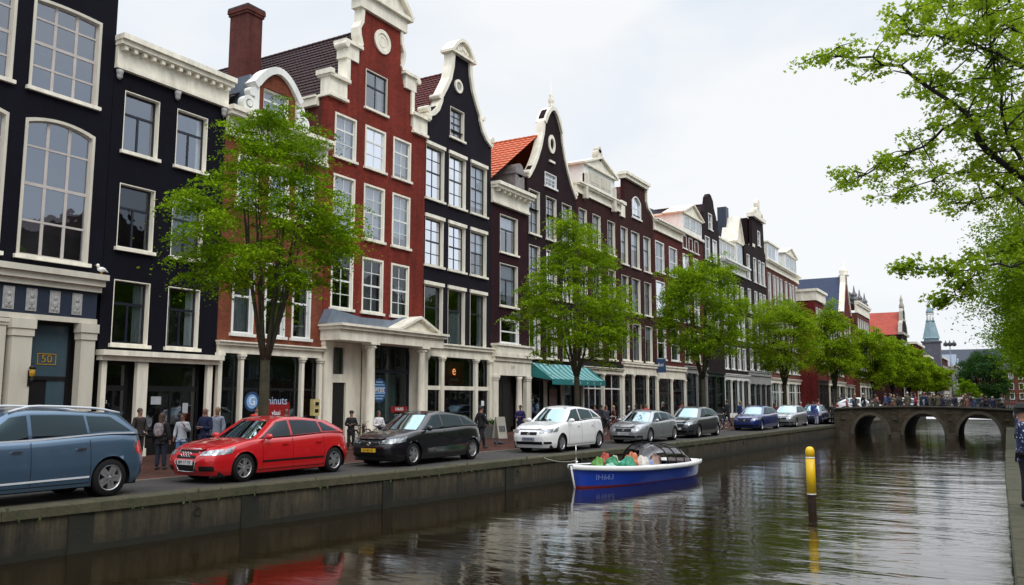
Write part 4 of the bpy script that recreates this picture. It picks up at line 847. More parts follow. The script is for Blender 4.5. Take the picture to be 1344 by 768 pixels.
W = 16; r = row_house('long_red_cornice_house', 'long red house with white cornice and ornamental roof crests, left of the orange roof', 167, W, BR_RR, 18.0, [(.9+2.4*k, 2.2+2.4*k) for k in range(6)], [(14.6, 17.0, 'plain', True), (10.5, 13.6, 'plain', True), (6.2, 9.2, 'plain', True)], X=-24, base=5)
dentil_cornice(r, 0, W, 18.0, 20.2, CREAM, .5, dent=False); q = MB()
for x in (1.5, 8, 14.5):
    q.lathe([(.5, 0), (.75, .5), (.45, .9), (.6, 1.3), (.2, 1.9), (.05, 3)], x, .5, 20.2, 8, smooth=False)
q.build('roof_crest', mat('crest_grey', (.16, .16, .17), .7, .4, 3), r); MB().box(0, W, 1.2, 12, 20, 22).build('roof', T_SLATE, r)
W = 12; cx = 6; r = thing('orange_roof_gable_house', 'brown gabled house with long plain orange-red roof and pale crested front', 'house', (-20, 200, 0), PI/2)
H = rows(r, [(1, 2.6), (4, 5.4), (6.6, 8), (9.4, 11)], [(11.5, 15, 'plain', True), (6.5, 10, 'plain', True)])
facade(r, mirror_outline(cx, [(6, 16.2), (4.6, 18.4), (2.4, 19.2), (2.2, 21.2), (1.2, 22)], 4.6), H, BR_PLUM, .4); body(r, W, 50, 16, BR_BRN, y0=.41)
q = MB(); q.quad((0, .4, 16), (cx, .4, 21.4), (cx, 52, 21.4), (0, 52, 16)); q.quad((W, .4, 16), (cx, .4, 21.4), (cx, 52, 21.4), (W, 52, 16)); q.build('roof', mat('plain_orange_roof', (.36, .045, .022), .7, .3, 1), r)
q = MB(); q.box(-.3, W+.3, -.5, .5, 16, 16.5); q.box(3.4, 8.6, -.3, .6, 19.2, 19.6); q.lathe([(.5, 0), (.55, .8), (.3, 1.4), (.35, 2.0), (.05, 3.2)], cx, .2, 22, 8)
for s in (-1, 1): q.band([(cx+s*d, z) for d, z in [(6.1, 16.2), (4.7, 18.5), (2.5, 19.4), (2.3, 21.3), (1.2, 22.1)]], .4*-s, -.2, .6)
q.build('gable_trim', STONE, r); shopfront(r, 0, W, 4.6, [(1, 'glass2'), (1, 'door'), (1, 'glass2')], BONE, DARKW)
for j, (yy, ww, zz, X, m, lb, nm) in enumerate((
    (213, 20, 14.6, -18.5, BR_RR2, 'red brick house with flat white coping before the green tower', 'flat_roof_house'),
    (236, 16, 12.6, -18, BR_PLUM, 'plum brick building in front of the green copper tower', 'plum_building'),
    (268, 22, 13.5, -16.5, BR_BRN2, 'brown brick building right of the green copper tower', 'brown_building'),
    (292, 26, 12.0, -14.5, STONE, 'pale stone house with gabled roofs at the far end of the row', 'pale_stone_building'))):
    r = row_house(nm, lb, yy, ww, m, zz, [(1+3*k, 2.5+3*k) for k in range(int(ww/3))], [(9.0, 11.6, 'plain', True), (5.6, 8, 'plain', True)], X=X, base=4.4)
    q = MB(); q.box(-.2, ww+.2, -.4, 12, zz, zz+.5); q.build('cornice', CREAM, r)
    if j == 3:
        q = MB(); q.prism([(2, zz+.5), (12, zz+.5), (7, zz+4)], 0, 10); q.prism([(14, zz+.5), (24, zz+.5), (19, zz+3.2)], 0, 10); q.build('roof', LEAD, r)
# green copper tower
COPPER = mat('green_copper', (.20, .30, .34), .6, .25, .8)
X, Y = -18.6, 262; tw = thing('copper_tower', 'slim bell tower with pale green copper spire and open lantern', 'tower', (X, Y, 0))
q = MB(); q.box(-2.2, 2.2, -2.2, 2.2, 0, 17.6); q.box(-2.5, 2.5, -2.5, 2.5, 17.6, 18.0); q.build('shaft', mat('slate_grey_tower', (.10, .10, .13), .7, .3, 1), tw)
q = MB(); q.lathe([(1.9, 18.0), (1.9, 18.8)], n=8, smooth=False); q.lathe([(2.3, 18.8), (2.1, 19.1), (1.15, 23.4), (1.1, 23.6)], n=8, smooth=False); q.box(-1.1, 1.1, -1.1, 1.1, 23.6, 23.8); q.build('spire', COPPER, tw)
q = MB()
for k in range(8): t = 2*PI*k/8; q.tube([(.85*math.cos(t), .85*math.sin(t), 23.8), (.85*math.cos(t), .85*math.sin(t), 25.6)], .12, 6)
q.lathe([(1.05, 25.6), (1.0, 25.8), (.95, 25.85)], n=12); q.build('lantern', WHITE, tw)
q = MB(); q.lathe([(1.0, 25.85), (.95, 26.4), (.7, 27.1), (.25, 27.6), (.1, 27.9), (.03, 30.0)], n=12); q.tube([(-1.0, 0, 29.2), (1.0, 0, 29.2)], .05, 5); q.build('dome', COPPER, tw)
# end of the street: building facing the camera
eb = thing('end_building', 'long red brick building with dark blue roof closing the far canal end', 'building', (-26, 352, 0))
q = MB(); q.box(0, 40, 0, 12, 0, 12.5); q.build('wall', BR_RR, eb); q = MB(); q.add([(-.5, -.5, 12.5), (40.5, -.5, 12.5), (40.5, 12.5, 12.5), (-.5, 12.5, 12.5), (3, 6, 20.5), (37, 6, 20.5)], [(0, 1, 5, 4), (1, 2, 5), (2, 3, 4, 5), (3, 0, 4)]); q.build('roof', T_SLATE, eb)
for z in (2, 5.5, 9):
    for k in range(13):
        a = 1+3*k; f = MB(); f.prism(rect(a, a+1.5, z, z+2.3), -.1, -.01, [rect(a+.15, a+1.35, z+.15, z+2.15)]); o = f.build('window', WHITE, eb); MB().quad((a, -.03, z), (a+1.5, -.03, z), (a+1.5, -.03, z+2.3), (a, -.03, z+2.3)).build('pane', PANEHI, o)
# right bank houses (mostly behind the trees; they also stand in the window reflections)
RB = [('right_bank_house', 16.5, 13.2), ('right_bank_house', 15.5, 12), ('right_bank_house', 18, 12.5)]
cols_m = [BR_RR, BR_BRN2, BR_ORG, BR_DK, STONE, BR_RR2]; cn = ['reddish', 'warm brown', 'orange', 'sooty', 'pale stone', 'deep red']
yy = 2
for k in range(22):
    ww = 11+(k*37 % 5); zz = 12.5+(k*53 % 7)*.8; m = cols_m[k % 6]
    r = thing('right_bank_house', '%s house on the right bank behind the bank trees' % cn[k % 6], 'house', (13.5, yy, 0), -PI/2, group='houses along the right bank')
    r.location = (13.5, yy+ww, 0)
    q = MB(); q.box(0, ww, 0, 10, 0, zz); q.build('wall', m, r)
    q = MB(); q.prism([(-.2, zz), (ww+.2, zz), (ww/2, zz+3.2)], .1, 10); q.build('roof', T_DARK if k % 2 else T_RED, r)
    nw = int(ww/2.6); fr_ = MB(); pn = MB()
    for z in (1.0, 4.2, 7.4, 10.2)[:3 if zz < 13.5 else 4]:
        for i in range(nw):
            a = .7+i*(ww-.9)/nw; fr_.prism(rect(a, a+1.5, z, z+2.1), -.08, -.01, [rect(a+.12, a+1.38, z+.12, z+1.98)]); pn.quad((a, -.02, z), (a+1.5, -.02, z), (a+1.5, -.02, z+2.1), (a, -.02, z+2.1))
    fo = fr_.build('window_frames', WHITE, r); pn.build('panes', PANE, fo); yy += ww+.02
# ------------------------------------------------------------------ bridge
BRW = brick('bridge_masonry', (.095, .074, .050), (.05, .041, .03), .42, .16, .012, var=.3, grime=.55)
br = thing('stone_bridge', 'low three-arched stone bridge crossing the canal', 'bridge', (0, 75, 0))
def deckz(x):
    t = (x+6.8)/6.2; return 1.57-.2*t*t if abs(t) < 1 else max(0.55, 1.37-.09*(abs(t)-1)*6.2)
def arch_pts(a, b, top, n=14): return [((a+b)/2-(b-a)/2*math.cos(PI*i/n), -.75+(top+.75)*math.sin(PI*i/n)) for i in range(n+1)]
AR = [(-11.45, -8.86, .82), (-7.7, -4.8, .98), (-3.86, -.97, .95)]
poly = [(-12.95, -2)]
for a, b, t in AR: poly += [(a, -2)]+arch_pts(a, b, t)+[(b, -2)]
poly += [(.2, -2)]
xs = [.2-.66*i for i in range(21)]; poly += [(x, deckz(x)-.16) for x in xs if x >= -12.95]+[(-12.95, deckz(-12.95)-.16)]
q = MB(); q.prism(poly, 0, 9.5); q.build('arch_wall', BRW, br)
q = MB()
for a, b, t in AR:
    P = arch_pts(a, b, t); q.band(P, -.24, -.05, .1); 
q.build('arch_ring', mat('arch_stone', (.085, .068, .048), .85, .35, 3, .4, 20), br)
q = MB()
for x in (-12.2, -8.28, -4.33, -.5):
    q.prism([(x-.42, -2), (x+.42, -2), (x+.3, -.55), (x-.3, -.55)], -.35, .02); q.box(x-.14, x+.14, -.09, .02, .45, .62); q.box(x-.1, x+.1, -.07, .02, .95, 1.05)
q.build('pier', mat('pier_stone', (.07, .056, .038), .85, .4, 2, .4, 20), br)
q = MB(); q.grid(lambda u, v: (-12.95+14.95*u, -.12, deckz(-12.95+14.95*u)-.15+.16*v), 32, 1); q.grid(lambda u, v: (-12.95+14.95*u, -.12+.42*v, deckz(-12.95+14.95*u)+.01), 32, 1); q.grid(lambda u, v: (-12.95+14.95*u, .3, deckz(-12.95+14.95*u)-.85+.86*v), 32, 1); q.grid(lambda u, v: (-12.95+14.95*u, -.12+.15*v, deckz(-12.95+14.95*u)-.15), 32, 1)
q.grid(lambda u, v: (-12.95+14.95*u, 9.2+.3*v, deckz(-12.95+14.95*u)+.01), 32, 1); q.grid(lambda u, v: (-12.95+14.95*u, 9.2, deckz(-12.95+14.95*u)-.85+.86*v), 32, 1)
q.build('parapet', mat('parapet_stone', (.055, .05, .035), .85, .4, 2, .4, 20), br)
structure('bridge_road', MB().grid(lambda u, v: (-22+34*u, 75.3+8.9*v, max(.02, (deckz(-22+34*u)-.8) if -14 < -22+34*u < 4 else (0.02 if abs(-22+34*u+5) > 12 else .3))), 60, 2), ASPH)
def deck(x): return max(.02, deckz(x)-.8)
# iron railing on the rear side
rl = thing('iron_railing', 'grey iron railing standing at the far end of the bridge deck', 'railing', (0, 84.6, 0))
q = MB()
for i in range(34):
    x = -6+i*.2; q.tube([(x, 0, deckz(x)), (x, 0, deckz(x)+.75)], .018, 5)
q.tube([(-6, 0, deckz(-6)+.75), (.8, 0, deckz(.8)+.75)], .03, 6); q.tube([(-6, 0, deckz(-6)+.15), (.8, 0, deckz(.8)+.15)], .025, 6); q.build('bars', LEAD, rl)
# ------------------------------------------------------------------ channel marker post
p0 = thing('marker_post', 'round yellow marker post with white bands standing in the canal', 'post', (-5.0, 25.0, -1.0))
YEL = mat('yellow_paint', (.80, .50, .008), .4, .15, 2); 
MB().lathe([(.112, -1), (.112, .47)], n=20).build('base', mat('wet_post', (.022, .014, .01), .85, .4, 7, spec=.15), p0)
MB().lathe([(.126, .47), (.126, .50)], n=20).build('band', WHITE, p0); MB().lathe([(.124, .5), (.124, 1.46)], n=20).build('shaft', YEL, p0)
MB().lathe([(.127, 1.46), (.127, 1.50)], n=20).build('band', WHITE, p0); MB().lathe([(.124, 1.5), (.124, 1.66), (.11, 1.72), (.07, 1.77), (.02, 1.785)], n=20).build('cap', YEL, p0)
# ------------------------------------------------------------------ trees
LEAF1 = leafmat('elm_leaves', (.32, .45, .015), (.06, .155, .008), .36)
LEAF0 = leafmat('fresh_elm_leaves', (.28, .42, .012), (.04, .12, .006), .32)
LEAF2 = leafmat('far_elm_leaves', (.34, .46, .018), (.09, .19, .010), .36)
LEAF3 = leafmat('dark_tree_leaves', (.06, .13, .03), (.02, .06, .018), .25)
LEAF4 = leafmat('near_maple_leaves', (.40, .52, .03), (.15, .27, .015), .6)
LEAF5 = leafmat('right_bank_leaves', (.21, .33, .012), (.055, .13, .006), .35)
def leaf_mesh(name, P, size, up=.45, seed=0, kind='quad', squash=.55):
    """P (n,3): one small leaf per point"""
    rg = np.random.default_rng(seed); n = len(P)
    nrm = rg.normal(size=(n, 3)); nrm /= np.linalg.norm(nrm, axis=1)[:, None]; nrm[:, 2] = np.abs(nrm[:, 2])+up; nrm /= np.linalg.norm(nrm, axis=1)[:, None]
    a = rg.normal(size=(n, 3)); a -= nrm*(a*nrm).sum(1)[:, None]; a /= np.linalg.norm(a, axis=1)[:, None]; b = np.cross(nrm, a)
    s = size*rg.uniform(.6, 1.3, n)[:, None]
    if kind == 'quad':
        V = np.stack([P+a*s, P+b*s*squash, P-a*s, P-b*s*squash], 1).reshape(-1, 3); k = 4
    else:   # five-lobed leaf, slightly folded
        ang = np.linspace(0, 2*PI, 10, endpoint=False); rad = np.array([1, .5, .95, .45, .7, .3, .7, .45, .95, .5])
        V = np.stack([P+a*s*r_*math.cos(t)+b*s*r_*math.sin(t)+nrm*s*(.12*math.cos(2*t)) for t, r_ in zip(ang, rad)], 1).reshape(-1, 3); k = 10
    me = bpy.data.meshes.new(name); me.vertices.add(len(V)); me.vertices.foreach_set('co', V.ravel().astype(np.float32))
    me.loops.add(n*k); me.loops.foreach_set('vertex_index', np.arange(n*k, dtype=np.int32)); me.polygons.add(n)
    me.polygons.foreach_set('loop_start', np.arange(0, n*k, k, dtype=np.int32)); me.update(calc_edges=True); return me
def make_tree(name, label, loc, h, fork, cb, rx, ry, trunk_r, nleaf, leaf, m, ncl=90, seed=1, bark=None, group='elms along the left quay', vase=.55, lean=(0, 0), top_narrow=.0, sprays=(.75, .28), gap=.0, shape=None, cat='tree'):
    """h total height, fork height of first limbs, cb crown bottom, rx/ry crown radii"""
    rg = np.random.default_rng(seed); bark = bark or BARK
    root = thing(name, label, cat, loc, group=group)
    cz = (h+cb)/2; rz = (h-cb)/2
    # cluster centres in an uneven ellipsoid
    cl = []; tries = 0
    amp = rg.uniform(.78, 1.12, (6, 5))
    while len(cl) < ncl and tries < ncl*80:
        tries += 1
        v = rg.normal(size=3); v /= np.linalg.norm(v); rr = rg.uniform(.35, 1)**.45
        az = int((math.atan2(v[1], v[0])+PI)/(2*PI)*5.999); el = int((v[2]+1)/2*4.999); k = amp[az, el]
        p = np.array([v[0]*rx*rr*k, v[1]*ry*rr*k, v[2]*rz*rr*(k if v[2] > 0 else 1)])
        t = (p[2]+rz)/(2*rz)
        if shape in ('round', 'full'): f = 1.04-.18*max(0, t-.5)
        elif shape == 'tiered': f = float(np.interp(t, [0, .15, .35, .55, .75, .9, 1], [.5, .92, 1.14, .84, .56, .36, .2]))/max(.35, math.sqrt(max(.02, 1-(2*t-1)**2)))
        else: f = 1.08-top_narrow*max(0, t-.35)-.32*max(0, .32-t)/.32
        p[0] *= f; p[1] *= f; p[2] += cz
        if p[2] > h: continue
        if p[2] < cb+.3*rz and math.hypot(p[0]/rx, p[1]/ry) < .45: continue
        if cl and min(np.linalg.norm(p-q) for q in cl) < (rx*ry*rz*2.2/ncl)**(1/3)*.62: continue
        cl.append(p)
    # limbs
    sk = MB(); nodes_ = []   # (pos, radius)
    nlimb_ = 13 if shape == 'tiered' else 8
    T = [(0, 0, -.1), (.0, 0, .35), (.02*lean[0], .02*lean[1], fork*.5), (lean[0]*.1, lean[1]*.1, fork)]
    sk.tube(T, [trunk_r*1.45, trunk_r*1.1, trunk_r*.95, trunk_r*.86], 12)
    nl = nlimb_
    base = np.array(T[-1])
    for i in range(nl):
        az = 2*PI*i/nl+rg.uniform(-.3, .3); sp_ = vase*rg.uniform(.5, 1.1) if i else .08
        end = np.array([math.cos(az)*rx*sp_, math.sin(az)*ry*sp_, fork+(h-fork)*rg.uniform(.6, .85)])
        mid = base+(end-base)*.45+np.array([math.cos(az)*rx*.12, math.sin(az)*ry*.12, 0]); pts = []
        b0_ = base+np.array([math.cos(az)*trunk_r*.5, math.sin(az)*trunk_r*.5, -.28])
        for k in range(9):
            t = k/8; p = (1-t)**2*b0_+2*t*(1-t)*mid+t*t*end+rg.normal(size=3)*.05*t*rx*.4; pts.append(p)
        rs = [trunk_r*((.62 if nl < 10 else .36)-(.5 if nl < 10 else .30)*(k/8)) for k in range(9)]; sk.tube(pts, rs, 7); nodes_ += [(p, r_) for p, r_ in zip(pts[1:], rs[1:])]
    cl = [p for p in cl if rg.random() > gap]
    cl.sort(key=lambda p: np.linalg.norm(p-np.array([0, 0, fork])))
    tw = []
    for p in cl:
        best = min(nodes_, key=lambda n: np.linalg.norm(n[0]-p)+max(0, n[0][2]-p[2])*1.4)
        q, r0 = best; d = p-q; L = np.linalg.norm(d)
        if L < .1: continue
        mid = q+d*.5+np.array([0, 0, .10*L])+rg.normal(size=3)*.05*L; ps = [(1-t)**2*q+2*t*(1-t)*mid+t*t*p for t in (0, .25, .5, .75, 1)]
        r1 = min(r0*.6, .02+.025*L); sk.tube(ps, [r1*(1-.17*k) for k in range(5)], 5, cap=False)
        nodes_ += [(x, r1*.7) for x in ps[2:]]; tw.append((p, d/L))
    sk.build('trunk', bark, root, recalc=False)
    P = []; per = nleaf//max(1, len(tw))
    cr = (rx*ry*rz*4/max(1, len(tw)))**(1/3)*sprays[0]
    for p, d in tw:
        nsp = 5
        for k in range(nsp):
            c = p+rg.normal(size=3)*np.array([cr*.45, cr*.45, cr*.3]); m_ = per//nsp
            u = rg.normal(size=(m_, 3)); rad = np.abs(u[:, :2]).sum(1)
            u *= np.array([cr*.36, cr*.36, cr*sprays[1]*.45]); u[:, 2] -= .10*cr*(rad**2)*.5
            P.append(c+u)
    P = np.concatenate(P); lm_ = leaf_mesh('crown', P, leaf, seed=seed); o = link('crown', lm_, m, root)
    return root
make_tree('elm_tree', 'large vase-shaped elm with airy layered foliage in front of the orange brick house', (-19.0, 18.0, 0), 11.4, 3.5, 4.6, 2.3, 2.6, .155, 62000, .047, LEAF0, ncl=115, seed=14, vase=.62, sprays=(.74, .09), gap=.2, shape='tiered')
make_tree('elm_tree', 'tall green elm standing between the white car and the teal awning', (-19.0, 38.9, 0), 11.9, 3.5, 4.0, 2.7, 2.9, .15, 56000, .058, LEAF1, ncl=135, seed=5, vase=.5, sprays=(.68, .13), gap=.15, shape='tiered')
make_tree('elm_tree', 'bushy elm behind the dark grey parked car, third along the quay', (-18.6, 58.0, 0), 12.2, 3.8, 4.4, 3.1, 3.4, .16, 50000, .072, LEAF1, ncl=130, seed=23, top_narrow=.3, sprays=(.66, .3), gap=.08, shape='full')
make_tree('elm_tree', 'rounded elm behind the bright blue parked car, fourth along the quay', (-18.4, 82.0, 0), 11.9, 3.8, 4.0, 3.1, 3.4, .17, 48000, .078, LEAF2, ncl=105, seed=33, top_narrow=.15, sprays=(.7, .32), gap=.05, shape='full')
make_tree('elm_tree', 'slimmer conical elm in front of the deep red house, where the bridge begins', (-18.0, 106, 0), 13.6, 3.6, 4.2, 2.6, 2.9, .17, 36000, .10, LEAF2, ncl=80, seed=41, top_narrow=.85)
lb = ['broad elm right of the slim conical one, below the orange roof', 'elm whose crown overlaps the broad one, sixth from the left', 'elm seventh from the left in the merging row beyond the bridge', 'second to last elm of the merging row beyond the bridge', 'last and smallest elm of the row beyond the bridge', 'elm at the far end of the row before the pale stone building']
for i, (px, py, rxx, sd_) in enumerate(((1142, 418, 4.6, 51), (1168, 443, 4.8, 52), (1190, 452, 5.4, 53), (1211, 470, 5.6, 54), (1226, 478, 6, 55))):
    X_ = -17.6+i*.45; Y_, z_ = on_x(px, py, X_)
    make_tree('elm_tree', lb[i], (X_, Y_, 0), z_, 3.6, 3.7, 2.9+.1*i, rxx*.6, .2, 30000, .125+.015*i, LEAF2, ncl=80, seed=sd_, sprays=(.72, .34), shape='full', bark=BARKR)
# big dark tree and round bush where the canal ends
x_, z_ = on_y(1289, 459, 200); make_tree('dark_tree', 'big dark green rounded tree standing alone where the canal ends', (x_, 200, 0), z_, 1.6, .8, 4.3, 4.6, .35, 52000, .13, LEAF3, ncl=120, seed=71, group='', shape='round', bark=BARKR, sprays=(.8, .4))
x_, z_ = on_y(1268, 497, 186); make_tree('round_bush', 'small light green round bush at the left foot of the big dark tree', (x_, 186, 0), z_, .8, .5, 2.1, 2.1, .12, 14000, .10, LEAF5, ncl=50, seed=72, group='', shape='round', cat='bush')
# right bank trees
for i, (X_, Y_, h_, rx_, ry_, lf, n_) in enumerate(((4.9, 45, 14.0, 5.2, 6.0, .08, 100000), (4.6, 63, 16.5, 5.4, 7, .10, 60000), (4.4, 86, 15.5, 5.0, 8, .12, 46000), (4.6, 112, 14, 5.2, 8, .15, 36000))):
    o = make_tree('bank_tree', ['nearest of the tall leafy trees massed along the right bank', 'second of the leafy trees massed along the right bank', 'third leafy tree along the right bank, near the bridge', 'farthest leafy tree along the right bank, beyond the bridge'][i], (X_, Y_, 0), h_, 3.0, 2.6+i*.2, rx_, ry_, .3, n_, lf, LEAF5, ncl=150, seed=80+i, group='trees along the right bank', shape='round', bark=BARKR, sprays=(.8, .3))
# the near tree whose branches overhang the frame: limbs given as real 3-D paths
def pt(px, py, Y): x, z = on_y(px, py, Y); return np.array([x, Y, z])
nt_root = thing('overhanging_tree', 'near tree with dark boughs and lime green leaves overhanging the canal at upper right', 'tree', (3.6, 13.5, 0), group='')
off = np.array([3.6, 13.5, 0]); q = MB(); rg = np.random.default_rng(99)
q.tube([(0, 0, -.1), (0, 0, .4), (.05, 0, 2), (0, .1, 3.4), (-.1, 0, 5.5), (.1, .1, 8), (0, .3, 11)], [.42, .32, .27, .26, .2, .14, .05], 12)
limbs = [
 ([pt(1420, 260, 13.3), pt(1345, 240, 13), pt(1300, 205, 12.6), pt(1265, 150, 12.2), pt(1200, 98, 11.8), pt(1140, 78, 11.5), pt(1083, 74, 11.3)], .075),
 ([pt(1300, 205, 12.6), pt(1262, 152, 12.8), pt(1225, 180, 13.0), pt(1180, 205, 13.2), pt(1150, 220, 13.4), pt(1112, 238, 13.5)], .04),
 ([pt(1430, 300, 14), pt(1345, 275, 14.2), pt(1300, 232, 14.4), pt(1250, 225, 14.6), pt(1220, 240, 14.8), pt(1170, 258, 15)], .05),
 ([pt(1440, 120, 12), pt(1345, 95, 12), pt(1290, 62, 12), pt(1240, 50, 12.2), pt(1190, 40, 12.3), pt(1188, 25, 12.4)], .05),
 ([pt(1440, 60, 13.5), pt(1345, 45, 13.2), pt(1300, 20, 13), pt(1250, 5, 12.8), pt(1205, 8, 12.6)], .045),
 ([pt(1440, 420, 12.5), pt(1344, 345, 12.2), pt(1290, 352, 12), pt(1240, 362, 11.8), pt(1200, 355, 11.7), pt(1178, 352, 11.6)], .022),
 ([pt(1290, 352, 12), pt(1265, 372, 12), pt(1245, 392, 12), pt(1236, 398, 12)], .012),
 ([pt(1450, 360, 12.8), pt(1344, 322, 12.6), pt(1290, 338, 12.5), pt(1262, 345, 12.4)], .02),
 ([pt(1440, 170, 14.5), pt(1345, 160, 14.6), pt(1280, 118, 14.8), pt(1235, 112, 15), pt(1190, 125, 15.2)], .045),
 ([pt(1440, 330, 15.5), pt(1345, 245, 15.6), pt(1290, 262, 15.8), pt(1262, 268, 16), pt(1245, 262, 16)], .04),
 ([pt(1430, 0, 11), pt(1345, -30, 11), pt(1290, -10, 11), pt(1230, -20, 11)], .04),
 ([pt(1345, 240, 13), pt(1330, 180, 12.6), pt(1310, 120, 12.2), pt(1300, 60, 12), pt(1290, 0, 11.8)], .04),
]
clumps = []; LN = []
for L, r0 in limbs:
    L = [p-off for p in L]; k = len(L)
    fine = []
    for i in range(k-1):
        for t in (0, .33, .66): fine.append(L[i]*(1-t)+L[i+1]*t+rg.normal(size=3)*.03)
    fine.append(L[-1]); st = L[0]; h0 = np.array([0, 0, max(3.0, st[2]-.9)])
    if st[0] > -2.6: fine = [h0, (h0+st)/2+np.array([0, 0, .1])]+fine
    n_ = len(fine); q.tube(fine, [r0*.70*(1-.84*i/(n_-1)) for i in range(n_)], 7)
    LN += fine[1:]
    for i in range(2, n_):
        p = fine[i]; w_ = i/n_
        for _ in range(3 if r0 > .03 else 2):
            d = rg.normal(size=3); d[2] *= .6; d /= np.linalg.norm(d); Lb = rg.uniform(.15, .6)*(1.2-.5*w_)*(1 if r0 > .03 else .32); e = p+d*Lb
            q.tube([p, (p+e)/2+np.array([0, 0, .04]), e], [.012, .008, .004], 4, cap=False); clumps.append((e, 1 if r0 > .03 else .75)); 
            if rg.random() < .6: clumps.append(((p+e)/2+rg.normal(size=3)*.08, .7))
    clumps.append((fine[-1], .8))
# fuller inner crown toward the trunk
for i in range(110):
    px = 1352-abs(rg.normal())*42; py = rg.uniform(-60, 215); Y_ = rg.uniform(11.5, 18)
    if px < 1235: continue
    e = pt(px, py, Y_)-off+rg.normal(size=3)*.1; clumps.append((e, 1.1))
    nb = min(LN, key=lambda n: np.linalg.norm(n-e)+.6*max(0, n[2]-e[2])); mid = (nb+e)/2+rg.normal(size=3)*.06; q.tube([nb, mid, e], [.016, .010, .004], 5, cap=False); LN.append(mid)
q.build('trunk', BARKR, nt_root, recalc=False)
P = []
for e, s_ in clumps:
    n_ = int(rg.integers(18, 38)*s_); u = rg.normal(size=(n_, 3))*np.array([.07, .07, .045])*s_; P.append(e+u)
link('crown', leaf_mesh('crown', np.concatenate(P), .038, seed=5, kind='lobed'), LEAF4, nt_root)
